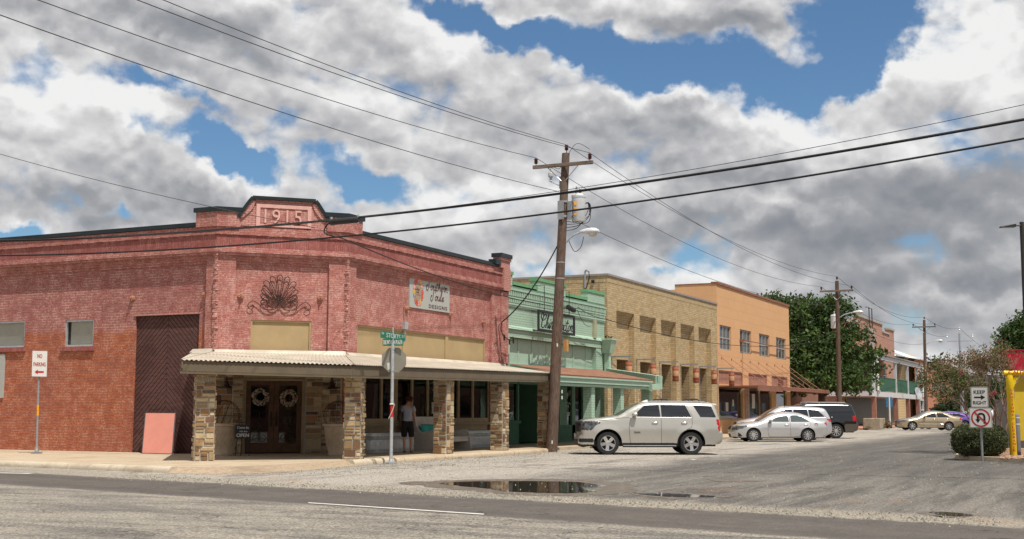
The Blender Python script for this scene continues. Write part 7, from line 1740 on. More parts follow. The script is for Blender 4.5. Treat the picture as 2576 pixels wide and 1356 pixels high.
    for sg in (1, -1):
        m = MB(); y = wid(mx_, mz_); c = Vector((mx_+.02, sg*(y+.14), mz_+.05)); rings = []
        for k, (dx, s_) in enumerate(((.09, .25), (.06, .8), (0, 1), (-.07, .95), (-.09, .85))): rings.append([m.V(c+Vector((dx, sg*.115*s_*math.cos(2*math.pi*i/12), .082*s_*math.sin(2*math.pi*i/12)))) for i in range(12)])
        for A, B in zip(rings, rings[1:]):
            for i in range(12): m.F(A[i], A[(i+1) % 12], B[(i+1) % 12], B[i])
        m.F(*rings[0]); m.F(*rings[-1]); mo = m.build('mirror', mats['body'], t, smooth=True, local=True, ang=60)
        m = MB(); m.tube([c+Vector((0, -sg*.06, -.05)), (mx_, sg*(y-.03), mz_-.01)], .035, 6); m.build('mirror_stem', M_PLASTIC, t, local=True)
    for fn in S.get('extra', []): fn(t, wid, top, hw)
    return t
def rail(x0, x1, y, z, h, mat, r=.018):
    def f(t, wid, top, hw):
        for sg in (1, -1): m = MB(); m.tube(crom([(x0+.06, sg*y, z-.03), (x0, sg*y, z+h), (x1, sg*y, z+h-.01), (x1-.06, sg*y, z-.06)], 1), r, 6); m.build('roof_rail', mat, t, smooth=True, local=True)
    return f
def plate_at(x, z, front=True):
    def f(t, wid, top, hw):
        m = MB(); m.box(x, -.16, z-.08, x+(.02 if front else -.02), .16, z+.08); m.build('licence_plate', M_PAPER, t, local=True)
    return f
WSUV = [(.2, .90), (.35, .955), (.6, .985), (.85, 1.0), (1.0, .985), (1.12, .965), (1.22, .95), (1.30, .93), (1.55, .86), (1.78, .775), (1.9, .70)]
WSED = [(.15, .92), (.3, .955), (.5, .99), (.7, 1.0), (.85, .965), (.95, .925), (1.02, .89), (1.2, .80), (1.38, .70), (1.46, .64)]
# large SUV
def strip_suv(x, z, t):
    a = abs(t)
    if x > 0 and x < 1.14 and z > 1.32 and z < 1.80 and a < .93: return 'windshield'
    if x > 2.2:
        if .80 < z < 1.17 and a < .70: return 'grille'
        if .80 < z < 1.15: return 'headlight#f'
        if .40 < z < .56 and a < .86: return 'bumper_intake'
        if z < .36: return 'front_valance'
        return 'body'
    if x < -2.3:
        if 1.27 < z < 1.72 and a < .86: return 'rear_window'
        if .78 < z < 1.25 and a > .86: return 'taillight#r'
        if z < .44: return 'rear_valance'
    if x < -2 and z < .44: return 'rear_valance'
    return 'body'
suv_outline = [(2.28, .27), (2.44, .33), (2.48, .46), (2.47, .62), (2.40, .72), (2.41, .90), (2.40, 1.08), (2.33, 1.19), (2.12, 1.235), (1.6, 1.285), (1.25, 1.33), (1.07, 1.375), (.72, 1.58), (.36, 1.775), (.05, 1.84), (-.5, 1.875), (-1.2, 1.875), (-1.9, 1.845), (-2.24, 1.82), (-2.33, 1.78), (-2.41, 1.55), (-2.48, 1.30), (-2.51, 1.05), (-2.52, .86), (-2.60, .80), (-2.61, .62), (-2.58, .46), (-2.44, .36)]
def badge(t, wid, top, hw):
    m = MB(); x, z = .42, .80; y = wid(x, z)+.006
    put_text(m, 'TEXAS', (x+.03, y, z), (-1, 0, 0), (0, 0, 1), w=.22, h=.035, bold=.003, N=Vector((0, 1, 0))); m.box(x-.1, y-.002, z-.033, x+.14, y+.002, z-.024); m.build('door_badge', M_PLASTIC, t, local=True, fix=False)
def shark(t, wid, top, hw):
    m = MB(); m.hull8([(.15, -.03, 1.87), (-.08, -.04, 1.87), (-.08, .04, 1.87), (.15, .03, 1.87), (-.0, -.008, 1.93), (-.08, -.01, 1.94), (-.08, .01, 1.94), (-.0, .008, 1.93)]); m.build('roof_antenna', M_SIGNW, t, smooth=True, local=True)
def sidestep(y=.93, z=.30, x0=-.95, x1=.95):
    def f(t, wid, top, hw):
        for sg in (1, -1):
            m = MB(); m.tube([(x1, sg*hw*.97, z), (x0, sg*hw*.97, z)], .035, 8); m.build('running_board', M_GALV if False else M_PLASTIC, t, smooth=True, local=True)
            m = MB(); m.tube([(x1-.02, sg*(hw*.97+.02), z+.028), (x0+.02, sg*(hw*.97+.02), z+.028)], .01, 6); m.build('step_trim', M_CHROME, t, local=True)
    return f
def racks(t, wid, top, hw):
    for x0, x1 in ((-.35, -.72), (-1.45, -1.85)):
        for sg in (1, -1): m = MB(); m.tube(crom([(x0, sg*.64, 1.86), (x0-.06, sg*.60, 1.945), (x1+.06, sg*.60, 1.945), (x1, sg*.64, 1.84)], 4), .022, 6); m.build('rack_foot', M_PLASTIC, t, smooth=True, local=True)
def spoiler(t, wid, top, hw):
    m = MB(); m.hull8([(-2.16, -.68, 1.80), (-2.44, -.64, 1.755), (-2.44, .64, 1.755), (-2.16, .68, 1.80), (-2.11, -.66, 1.845), (-2.46, -.62, 1.79), (-2.46, .62, 1.79), (-2.11, .66, 1.845)]); m.build('roof_spoiler', P_CHAMP, t, smooth=True, local=True)
BIGSUV = dict(outline=suv_outline, zb=.33, rw=.405, ra=.50, axles=(1.475, -1.475), W=2.02, wz=WSUV, kf=.15, kr=.05, Lf=.7, Lr=.35, er=.085, es=.7, crown=.03, tw=.27, rim=.66, spokes=(5, .075, .06), sp0=R(90),
    regions=[('window', [(.60, 1.345), (.16, 1.73), (-.36, 1.755), (-.40, 1.325)], G_CARD), ('window', [(-.44, 1.325), (-.42, 1.755), (-1.30, 1.745), (-1.50, 1.325)], G_CARD), ('window', [(-1.82, 1.325), (-1.58, 1.74), (-2.23, 1.71), (-2.38, 1.315)], G_CARD),
             ('headlight', [(2.6, .84), (2.10, .84), (1.98, .92), (1.92, 1.0), (1.72, 1.13), (1.9, 1.155), (2.6, 1.15)], M_HEADL), ('taillight', [(-2.40, 1.26), (-2.8, 1.28), (-2.8, .84), (-2.43, .84)], M_TAILL),
             ('fog_lamp_housing', [(2.6, .44), (2.0, .44), (2.0, .56), (2.6, .56)], M_PLASTIC), ('lower_trim', [(3, 0), (3, .37), (1.98, .37), (1.98, 0)], M_PLASTIC), ('sill_trim', [(.98, .2), (-.98, .2), (-.98, .415), (.98, .415)], M_PLASTIC), ('quarter_panel_trim', [(-3, .2), (-2.0, .2), (-2.0, .37), (-3, .37)], M_PLASTIC)],
    strip=strip_suv, mats=dict(body=P_CHAMP, windshield=G_WIND, grille=M_BLK, bumper_intake=M_PLASTIC, front_valance=M_PLASTIC, rear_valance=M_PLASTIC, rear_window=G_CARD, lower_trim=M_PLASTIC, **{'headlight#f': M_HEADL, 'taillight#r': M_TAILL}), ztrim=.0,
    seams=[[(.66, 1.29), (.72, 1.0), (.70, .6), (.66, .36)], [(-.42, 1.31), (-.42, .8), (-.42, .36)], [(-1.52, 1.31), (-1.50, 1.0), (-1.32, .88), (-1.12, .7), (-1.0, .4)], [(2.3, 1.165), (1.7, 1.20), (1.1, 1.28), (.70, 1.30)]],
    chrome=[[(.68, 1.315), (.2, 1.312), (-.6, 1.308), (-1.2, 1.308), (-1.54, 1.312), (-1.50, 1.42), (-1.36, 1.72)]], handles=[(-.20, 1.13), (-1.24, 1.13)], handle_mat=M_CHROME, mirror=(.52, 1.36),
    extra=[rail(-.1, -2.0, .70, 1.86, .03, M_CHROME, .016), racks, shark, sidestep(), badge, spoiler, plate_at(2.55, .66)])
A_, B_ = PZ(1530, 1141, 0), PZ(1739, 1146, 0)
hd = math.atan2(A_.y-B_.y, A_.x-B_.x)
cc = (A_+B_)/2
def place(xpx, ypx_base, depth=None): return PZ(xpx, ypx_base, 0)
# the car's near (left) wheels stand at the sighted points: shift by half a track to the right of the heading
def car_at(fr_, re_, S, label, hd=None, scale=1., **k):
    A, B = PZ(*fr_, 0), PZ(*re_, 0); c = (A+B)/2; h = hd if hd is not None else math.atan2(A.y-B.y, A.x-B.x)
    c += Vector((math.sin(h), -math.cos(h), 0))*(S['W']/2-.13)*scale+Vector((math.cos(h), math.sin(h), 0))*(-(S['axles'][0]+S['axles'][1])/2*scale)
    return make_car(label, c, h, S, scale=scale, **k)
car_at((1530, 1142), (1739, 1146), BIGSUV, 'champagne silver full size SUV parked nose to the kerb beside the wooden pole', hd=R(118), scale=.955, cat='SUV', name='parked_suv', group='cars parked nose in along the street')
# silver sedan
def strip_sed(xw, xfr, xre, grl=.45):
    def f(x, z, t):
        a = abs(t)
        if xfr[0] < x < xfr[1] and z > 1.0 and a < .92: return 'windshield'
        if xre[0] < x < xre[1] and z > 1.03 and a < .88: return 'rear_window'
        if x > xw:
            if .58 < z < .76 and a < grl: return 'grille'
            if .60 < z < .80 and a > .60: return 'headlight#f'
            if .26 < z < .44 and a < .5: return 'bumper_intake'
        if x < -2.2 and .76 < z < .98 and a > .55: return 'taillight#r'
        if z < .24: return 'lower_trim'
        return 'body'
    return f
sed_out = [(2.10, .19), (2.26, .24), (2.33, .38), (2.34, .55), (2.30, .68), (2.18, .78), (1.9, .86), (1.5, .93), (1.18, .985), (1.02, 1.03), (.70, 1.20), (.38, 1.35), (.12, 1.425), (-.3, 1.46), (-.75, 1.455), (-1.15, 1.40), (-1.5, 1.28), (-1.85, 1.14), (-2.05, 1.085), (-2.25, 1.065), (-2.40, 1.03), (-2.43, .92), (-2.46, .75), (-2.49, .55), (-2.45, .35), (-2.28, .22)]
def decal(t, wid, top, hw):
    m = MB(); x, z = -1.83, .875; y = wid(x, z)+.006; m.poly([(x+.10*math.cos(a*.52), y, z+.10*math.sin(a*.52)) for a in range(12)]); m.build('fender_decal', M_PAPER, t, local=True, fix=False)
    m = MB(); 
    for a in range(12): q = a*.52; m.tube([(x+.065*math.cos(q), y+.003, z+.065*math.sin(q)), (x+.065*math.cos(q+.5), y+.003, z+.065*math.sin(q+.5))], .014, 4)
    m.build('decal_emblem', plain('brown_gold', (.28, .16, .05), .6), t, local=True)
SEDAN = dict(outline=sed_out, zb=.22, rw=.335, ra=.385, axles=(1.39, -1.385), W=1.82, wz=WSED, kf=.20, kr=.14, Lf=.85, Lr=.75, er=.14, es=.72, crown=.045, tw=.21, rim=.66, spokes=(10, .028, .03),
    regions=[('window', [(.52, 1.0), (.16, 1.19), (-.02, 1.27), (-.42, 1.335), (-.45, .995)], G_CARL), ('window', [(-.55, .995), (-.54, 1.34), (-.9, 1.33), (-1.12, 1.27), (-1.50, 1.02), (-1.48, 1.0)], G_CARL),
             ('headlight', [(2.5, .585), (2.16, .60), (1.95, .66), (1.62, .80), (1.78, .83), (2.05, .80), (2.5, .78)], M_HEADL), ('taillight', [(-2.22, .97), (-2.6, 1.0), (-2.6, .76), (-2.38, .80)], M_TAILL), ('fog_lamp_housing', [(2.15, .26), (1.94, .27), (2.02, .38), (2.16, .46)], M_PLASTIC)],
    strip=strip_sed(2.0, (.14, 1.10), (-1.95, -1.20)), mats=dict(body=P_SILV, windshield=G_WIND, rear_window=G_CARL, grille=M_BLK, bumper_intake=M_PLASTIC, lower_trim=M_PLASTIC, **{'headlight#f': M_HEADL, 'taillight#r': M_TAILL}),
    seams=[[(.62, .97), (.66, .7), (.62, .33), (.5, .27)], [(-.50, 1.0), (-.50, .6), (-.52, .27)], [(-1.50, 1.0), (-1.56, .85), (-1.40, .72), (-1.18, .6), (-.95, .29), (-.6, .27)], [(.62, .285), (-.3, .27), (-1.0, .275)]],
    chrome=[], pillars=[[(-.50, 1.0), (-.485, 1.345)], [(.58, 1.0), (.3, 1.135), (.08, 1.245)]], handles=[(-.32, .86), (-1.30, .87)], mirror=(.50, 1.03), extra=[decal, plate_at(2.40, .50)])
car_at((1892, 1110.5), (2034, 1112), SEDAN, 'silver sedan with a round fender decal parked before the peach building', hd=R(119), scale=.965, cat='sedan', group='cars parked nose in along the street')
# silver crossover behind the sedan
cro_out = [(2.12, .24), (2.28, .30), (2.34, .5), (2.33, .72), (2.24, .90), (2.0, 1.0), (1.6, 1.08), (1.3, 1.13), (1.1, 1.18), (.7, 1.42), (.32, 1.62), (0, 1.70), (-.5, 1.735), (-1.2, 1.72), (-1.8, 1.68), (-2.1, 1.63), (-2.22, 1.5), (-2.38, 1.2), (-2.43, 1.0), (-2.46, .8), (-2.5, .6), (-2.46, .4), (-2.3, .3)]
def strip_cro(x, z, t):
    a = abs(t)
    if .2 < x < 1.15 and z > 1.2 and a < .92: return 'windshield'
    if x < -2.1 and 1.12 < z < 1.55 and a < .85: return 'rear_window'
    if x > 2 and .62 < z < .85 and a < .5: return 'grille'
    if z < .36: return 'lower_trim'
    return 'body'
WCRO = [(.2, .92), (.4, .96), (.7, 1.0), (.95, .985), (1.1, .95), (1.2, .92), (1.5, .83), (1.75, .70)]
CROSS = dict(outline=cro_out, zb=.28, rw=.37, ra=.43, axles=(1.40, -1.39), W=1.91, wz=WCRO, kf=.18, kr=.10, Lf=.8, Lr=.6, er=.13, es=.7, crown=.04, tw=.24, rim=.64, spokes=(7, .04, .04),
    regions=[('window', [(.50, 1.19), (.1, 1.50), (-.1, 1.58), (-.42, 1.60), (-.45, 1.18)], G_CARD), ('window', [(-.50, 1.18), (-.48, 1.60), (-1.2, 1.59), (-1.25, 1.18)], G_CARD), ('window', [(-1.30, 1.18), (-1.25, 1.59), (-1.72, 1.55), (-2.10, 1.20)], G_CARD),
             ('taillight', [(-2.14, 1.12), (-2.6, 1.12), (-2.6, .93), (-2.28, .96)], M_TAILL), ('headlight', [(2.5, .72), (1.9, .78), (1.75, .9), (2.5, .92)], M_HEADL)],
    strip=strip_cro, mats=dict(body=P_SILV2, windshield=G_WIND, rear_window=G_CARD, grille=M_BLK, lower_trim=M_PLASTIC), seams=[[(-.47, 1.17), (-.47, .4)], [(-1.3, 1.17), (-1.3, .95), (-1.05, .6), (-.95, .4)]], chrome=[[(.55, 1.175), (-.5, 1.165), (-1.5, 1.165), (-2.12, 1.185), (-1.95, 1.36), (-1.74, 1.55)]], handles=[(-.3, 1.02), (-1.15, 1.03)], mirror=(.45, 1.22), extra=[rail(-.1, -1.9, .62, 1.71, .05, M_PLASTIC), plate_at(2.38, .55)])
car_at((1905, 1107), (2042, 1108), CROSS, 'pale silver crossover with dark side glass between the sedan and the black SUV', hd=R(118), scale=1.0, cat='SUV', name='parked_suv', group='cars parked nose in along the street')
# black SUV
blk_out = [(2.30, .30), (2.46, .38), (2.5, .6), (2.47, .85), (2.42, 1.08), (2.25, 1.18), (1.7, 1.26), (1.3, 1.30), (1.1, 1.36), (.75, 1.62), (.42, 1.82), (.1, 1.90), (-.5, 1.935), (-1.3, 1.93), (-2.1, 1.91), (-2.42, 1.86), (-2.52, 1.62), (-2.62, 1.32), (-2.65, 1.05), (-2.66, .88), (-2.75, .82), (-2.76, .6), (-2.7, .45), (-2.56, .38)]
def strip_blk(x, z, t):
    a = abs(t)
    if .2 < x < 1.2 and 1.36 < z < 1.86 and a < .93: return 'windshield'
    if x < -2.3 and 1.3 < z < 1.8 and a < .86: return 'rear_window'
    if x > 2.2 and .80 < z < 1.1 and a < .66: return 'grille'
    if z < .42 or (x < -2.55 and z < .85): return 'lower_trim'
    return 'body'
BLKSUV = dict(BIGSUV); BLKSUV.update(outline=blk_out, zb=.36, W=2.0, rw=.41, ra=.50, axles=(1.51, -1.51), spokes=(10, .028, .024), strip=strip_blk, wz=[(a*1.03, b) for a, b in WSUV],
    regions=[('window', [(.60, 1.40), (.2, 1.76), (-.36, 1.80), (-.40, 1.38)], G_CARD), ('window', [(-.46, 1.38), (-.42, 1.80), (-1.40, 1.79), (-1.44, 1.38)], G_CARD), ('window', [(-1.66, 1.38), (-1.56, 1.79), (-2.32, 1.77), (-2.46, 1.37)], G_CARD),
             ('taillight', [(-2.42, 1.22), (-2.8, 1.24), (-2.8, .95), (-2.44, .95)], M_TAILL), ('headlight', [(2.6, .88), (1.98, .9), (1.9, 1.08), (2.6, 1.12)], M_HEADL), ('lower_cladding', [(-3, .3), (-1.98, .3), (-1.98, .80), (-3, .80)], P_BRN), ('lower_cladding', [(3, .3), (1.99, .3), (1.99, .7), (3, .7)], P_BRN), ('lower_cladding', [(.97, .3), (-.97, .3), (-.97, .5), (.97, .5)], P_BRN)],
    mats=dict(body=P_BLK, windshield=G_CARD, rear_window=G_CARD, grille=M_CHROME, lower_trim=P_BRN), seams=[[(-.43, 1.36), (-.43, .4)], [(-1.5, 1.36), (-1.5, 1.1), (-1.1, .7)]], chrome=[], handles=[(-.25, 1.16), (-1.3, 1.16)], handle_mat=P_BLK, mirror=(.55, 1.42), extra=[rail(.0, -2.1, .66, 1.93, .06, M_CHROME, .025), plate_at(2.56, .6)])
hdb = R(116); sx = PZ(2102, 1103, 0); cpos = sx+Vector((math.cos(hdb), math.sin(hdb), 0))*1.51+Vector((math.sin(hdb), -math.cos(hdb), 0))*.86
make_car('black full size SUV with brown lower cladding parked under the tree beyond the silver cars', cpos, hdb, BLKSUV, 'cars parked nose in along the street', 'SUV', 1.0, 'parked_suv')
# gold sedan
ac_out = [(2.10, .22), (2.25, .28), (2.30, .45), (2.28, .62), (2.15, .74), (1.8, .84), (1.4, .91), (1.15, .95), (.95, 1.0), (.6, 1.19), (.25, 1.36), (-.1, 1.43), (-.5, 1.45), (-.95, 1.42), (-1.3, 1.33), (-1.7, 1.15), (-1.95, 1.06), (-2.3, 1.03), (-2.42, .98), (-2.46, .8), (-2.5, .6), (-2.46, .4), (-2.3, .28)]
GOLD = dict(SEDAN); GOLD.update(outline=ac_out, W=1.82, spokes=(7, .04, .035),
    regions=[('window', [(.45, .99), (.05, 1.2), (-.15, 1.29), (-.45, 1.33), (-.48, .985)], G_CARD), ('window', [(-.56, .985), (-.55, 1.33), (-1.0, 1.31), (-1.35, 1.12), (-1.5, .99)], G_CARD),
             ('headlight', [(2.5, .60), (1.95, .66), (1.7, .78), (2.0, .78), (2.5, .74)], M_HEADL), ('taillight', [(-2.2, .82), (-2.6, .78), (-2.6, .99), (-2.35, 1.0)], M_TAILL)],
    strip=strip_sed(2.0, (.05, 1.05), (-1.85, -1.15)), mats=dict(body=P_GOLD, windshield=G_CARD, rear_window=G_CARD, grille=M_BLK, bumper_intake=M_PLASTIC, lower_trim=M_PLASTIC, **{'headlight#f': M_HEADL, 'taillight#r': M_TAILL}),
    pillars=[[(-.52, .99), (-.51, 1.335)]], mirror=(.42, 1.02), extra=[plate_at(2.36, .5)], seams=[[(.6, .95), (.62, .6), (.5, .27)], [(-.52, 1.0), (-.52, .27)], [(-1.5, .99), (-1.5, .8), (-1.15, .55), (-.95, .27)]], chrome=[[(.9, .50), (0, .49), (-.94, .48)]])
make_car('gold beige sedan parked before the gallery building', PD(2331, 1078, 97)*1.0 and Vector((PD(2331, 1078, 98).x, PD(2331, 1078, 98).y, .05)), R(116), GOLD, 'cars parked nose in along the street', 'sedan', 1.02)
ch_out = [(2.3, .22), (2.48, .3), (2.52, .5), (2.48, .75), (2.2, .88), (1.6, .95), (1.2, .99), (1.0, 1.03), (.6, 1.2), (.25, 1.34), (-.1, 1.42), (-.6, 1.45), (-1.1, 1.42), (-1.6, 1.30), (-2.05, 1.13), (-2.35, 1.06), (-2.5, 1.0), (-2.53, .8), (-2.55, .5), (-2.4, .3)]
PUR = dict(GOLD); PUR.update(outline=ch_out, W=1.9, axles=(1.52, -1.52), rw=.36, ra=.41, spokes=(5, .05, .04), mats=dict(GOLD['mats'], body=P_PURP), strip=strip_sed(2.2, (.1, 1.1), (-2.0, -1.3)),
    regions=[('window', [(.45, 1.02), (.1, 1.2), (-.15, 1.3), (-.48, 1.33), (-.5, 1.02)], G_CARD), ('window', [(-.56, 1.02), (-.55, 1.33), (-1.1, 1.30), (-1.5, 1.12), (-1.6, 1.04)], G_CARD), ('taillight', [(-2.35, .80), (-2.7, .78), (-2.7, .95), (-2.38, .96)], M_TAILL), ('headlight', [(2.6, .62), (2.1, .68), (2.1, .8), (2.6, .78)], M_HEADL)], chrome=[], extra=[])
P = PD(2372, 1076, 106); make_car('purple sedan parked behind the gold sedan', (P.x, P.y, .05), R(116), PUR, 'cars parked nose in along the street', 'sedan', 1.0)
P = PD(2446, 1068, 128); S2 = dict(CROSS); make_car('distant silver car behind the grey steel pole', (P.x, P.y, .05), R(80), S2, 'cars parked nose in along the street', 'car', 1.0)
# ------------------------------------------------------------------ vegetation
def leaf(mb, p, s, rn, flat=0.):
    d = Vector((rn.gauss(0, 1), rn.gauss(0, 1), rn.gauss(0, 1)-.2)).normalized(); u = d.orthogonal().normalized(); a = rn.uniform(0, 6.28); v = d.cross(u); u, v = u*math.cos(a)+v*math.sin(a), v*math.cos(a)-u*math.sin(a)
    w_ = s*rn.uniform(.35, .55); mb.poly([p-u*s, p-u*s*.1+v*w_, p+u*s, p-u*s*.1-v*w_])
def tree(name, label, cat, base, lobes, n, ls, cols, seed, trunk_r=.3, th=None, group=None, dens=.55):
    """lobes: (centre, radii). Leaves sit in twig clusters near the lobe surfaces, with gaps."""
    rn = random.Random(seed); t = thing(name, base, label, cat, group); b = Vector(base); lv = MB(); tot = sum(r[0]*r[2] for c, r in lobes); br = MB()
    for c, r in lobes:
        c = Vector(c); k = int(n*r[0]*r[2]/tot/16)
        for i in range(k):
            d = Vector((rn.gauss(0, 1), rn.gauss(0, 1), rn.gauss(0, 1))).normalized(); q = rn.uniform(dens, 1.02)**.6
            wob = 1+.22*math.sin(d.x*5+seed)*math.sin(d.z*6+seed*2)+.12*math.sin(d.y*11)
            p = c+Vector((d.x*r[0], d.y*r[1], d.z*r[2]))*q*wob; col = rn.choice(cols); kk = rn.uniform(.7, 1.25); cs = ls*rn.uniform(1.6, 3.4)
            for j in range(16):
                lv.cur = tuple(min(1, x*kk*rn.uniform(.85, 1.15)) for x in col); leaf(lv, p+Vector((rn.gauss(0, 1), rn.gauss(0, 1), rn.gauss(0, .8)))*cs*.62+Vector((0, 0, -.25*cs)), ls*rn.uniform(.55, 1.45), rn)
    lv.build('crown', M_LEAF, t, fix=False)
    top = max(c[2] for c, r in lobes); mid = Vector((sum(c[0] for c, r in lobes)/len(lobes), sum(c[1] for c, r in lobes)/len(lobes), 0))
    fork = b.lerp(Vector((mid.x, mid.y, b.z)), .15)+ZU*((min(c[2]-r[2] for c, r in lobes)-b.z)*.8+.6)
    br.tube(crom([b-ZU*.1, b.lerp(fork, .5)+Vector((.08, .05, 0))*trunk_r, fork], 5), trunk_r, 10, r1=trunk_r*.72)
    for c, r in lobes:
        c = Vector(c); br.tube(crom([fork-ZU*.2, fork.lerp(c, .45)+Vector((rn.uniform(-.3, .3), rn.uniform(-.3, .3), .3))*trunk_r, c+ZU*r[2]*.25], 5), trunk_r*.5, 7, r1=trunk_r*.1)
        for j in range(4):
            e = c+Vector((rn.uniform(-.8, .8)*r[0], rn.uniform(-.8, .8)*r[1], rn.uniform(-.3, .8)*r[2])); br.tube([fork.lerp(c, .75), e], trunk_r*.16, 5, r1=trunk_r*.04)
    br.build('trunk', plain('bark', (.13, .10, .075), .9, 0, .3, 8, .01) if 'bark' not in MATS else MATS['bark'], t, smooth=True); return t
GR = [(.075, .13, .03), (.055, .105, .028), (.10, .155, .045), (.045, .08, .022), (.09, .12, .04)]
def L(px, py, dep, rx, ry=None, rz=None): p = PD(px, py, dep); k = dep/3150; return ((p.x, p.y, p.z), (rx*k, (ry or rx)*k, (rz or rx)*k))
bt = PD(2085, 1060, 108); 
lb = [L(2050, 795, 108, 62, 90, 58), L(1995, 800, 110, 55, 80, 55), L(2105, 850, 106, 55, 80, 60), L(2150, 905, 104, 42, 70, 52), L(2060, 880, 106, 75, 100, 60), L(2110, 940, 103, 60, 80, 42), L(2025, 940, 106, 55, 90, 50), L(1962, 765, 116, 40, 70, 28), L(1935, 760, 118, 25, 40, 18), L(2155, 960, 102, 32, 50, 26), L(1990, 890, 110, 40, 80, 60), L(2085, 770, 107, 35, 60, 30)]
tree('broadleaf_tree', 'big dense green tree standing between the peach and the salmon brick buildings', 'tree', (bt.x, bt.y+.5, 0), lb, 23000, .18, GR, 3, .42, dens=.35)
# crape myrtle by the drive-through: many fine stems, sparse crown with seed heads
def myrtle():
    base = PD(2508, 1125, 45.); base.z = 0; rn = random.Random(7); t = thing('crape_myrtle', base, 'sparse crape myrtle with brownish seed heads and a few pink blooms behind the signs', 'tree')
    br = MB(); lv = MB(); k = 45/3150
    tips = []
    def grow(p, d, l, r, dep):
        n = 4; P = [p]; q = p.copy()
        for i in range(n): d = (d+Vector((rn.gauss(0, .10), rn.gauss(0, .10), rn.gauss(.03, .05)))).normalized(); q = q+d*l/n; P.append(q)
        br.tube(P, r, 6 if r > .01 else 3, r1=r*.62, cap=False)
        if dep == 0: tips.append((q, d)); return
        for i in range(rn.choice((2, 3, 3))):
            a = Vector((rn.gauss(0, 1), rn.gauss(0, 1), rn.gauss(.25, .6))).normalized(); grow(q, (d*1.0+a*.62).normalized(), l*rn.uniform(.62, .85), r*.6, dep-1)
    for i in range(5):
        a = i*1.3; s = base+Vector((math.cos(a), math.sin(a), 0))*.13; grow(s, (Vector((math.cos(a)*.42, math.sin(a)*.42, 1))-rt*.12).normalized(), 1.15, .045, 5)
    c0 = PD(2450, 960, 45.)
    for q, d in tips:
        if (q-base).dot(rt) > .45 and q.z > 2.4: continue
        hz = q.z; low = hz < 2.9 or rn.random() < .25
        if rn.random() < (.9 if low else .55):
            for j in range(20 if low else 9):
                lv.cur = rn.choice(((.075, .12, .03), (.10, .15, .04), (.13, .12, .05), (.20, .12, .07))) if low else rn.choice(((.10, .12, .045), (.26, .14, .09), (.19, .12, .075), (.32, .19, .13)))
                leaf(lv, q+Vector((rn.gauss(0, 1), rn.gauss(0, 1), rn.gauss(0, 1)))*.11, .052, rn)
        for j in range(7 if not low else 2):
            lv.cur = rn.choice(((.30, .18, .12), (.36, .24, .17), (.22, .12, .09))); leaf(lv, q+d*rn.uniform(0, .15)+Vector((rn.gauss(0, 1), rn.gauss(0, 1), rn.gauss(0, 1)))*.05, .027, rn)
    for pc in ((2414, 931), (2498, 990), (2503, 988), (2492, 992), (2419, 938)):
        c = PD(*pc, 44.3)
        for j in range(16): lv.cur = rn.choice(((.62, .05, .14), (.7, .10, .2), (.5, .03, .1))); leaf(lv, c+Vector((rn.gauss(0, 1), rn.gauss(0, 1), rn.gauss(0, 1)))*.045, .03, rn)
    lv.build('crown', M_LEAF, t, fix=False); br.build('trunk', plain('pale_bark', (.24, .17, .125), .8, 0, .2, 6), t)
myrtle()
# clipped bush on the island
def bush(name, label, c, r, n, ls, cols, seed, stuff=None):
    rn = random.Random(seed); t = thing(name, (c[0], c[1], 0), label, 'shrub'); c = Vector(c); lv = MB()
    for i in range(n):
        d = Vector((rn.gauss(0, 1), rn.gauss(0, 1), rn.gauss(0, 1))).normalized(); e = 1/ (abs(d.x)**3+abs(d.y)**3+abs(d.z)**3)**(1/3)
        q = rn.uniform(.90, 1.03)+.05*math.sin(d.x*7+seed)*math.sin(d.z*8+d.y*6); 
        if rn.random() < .12: q *= rn.uniform(.8, 1.0)
        elif rn.random() < .03: q *= rn.uniform(1.03, 1.14)
        p = c+Vector((d.x*r[0], d.y*r[1], d.z*r[2]))*e*.97*q; kk = rn.uniform(.65, 1.3); col = rn.choice(cols); lv.cur = tuple(x*kk for x in col); leaf(lv, p, ls*rn.uniform(.7, 1.3), rn)
    lv.build('foliage', M_LEAF, t, fix=False)
    m = MB()
    for i in range(26):
        a = rn.uniform(0, 6.28); e = c+Vector((math.cos(a)*r[0]*.8, math.sin(a)*r[1]*.8, rn.uniform(-.2, .7)*r[2])); m.tube(crom([Vector((c.x+rn.uniform(-.1, .1), c.y+rn.uniform(-.1, .1), 0)), (c+e)/2-ZU*r[2]*.3, e], 4), .012*r[0]/.8, 4)
    m.build('stems', MATS['bark'], t)
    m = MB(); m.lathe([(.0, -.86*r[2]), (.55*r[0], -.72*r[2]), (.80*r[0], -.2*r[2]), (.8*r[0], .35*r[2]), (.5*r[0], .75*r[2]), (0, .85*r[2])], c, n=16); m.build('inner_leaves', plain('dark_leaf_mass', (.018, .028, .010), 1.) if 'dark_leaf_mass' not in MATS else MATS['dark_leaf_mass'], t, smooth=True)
    return t
bc = PD(2462, 1108, 38.6); bush('round_shrub', 'rounded clipped shrub at the foot of the KEEP RIGHT sign', (bc.x, bc.y, .60), (.80, .80, .50), 15000, .030, [(.055, .075, .024), (.075, .10, .035), (.10, .115, .05), (.13, .13, .075)], 5)
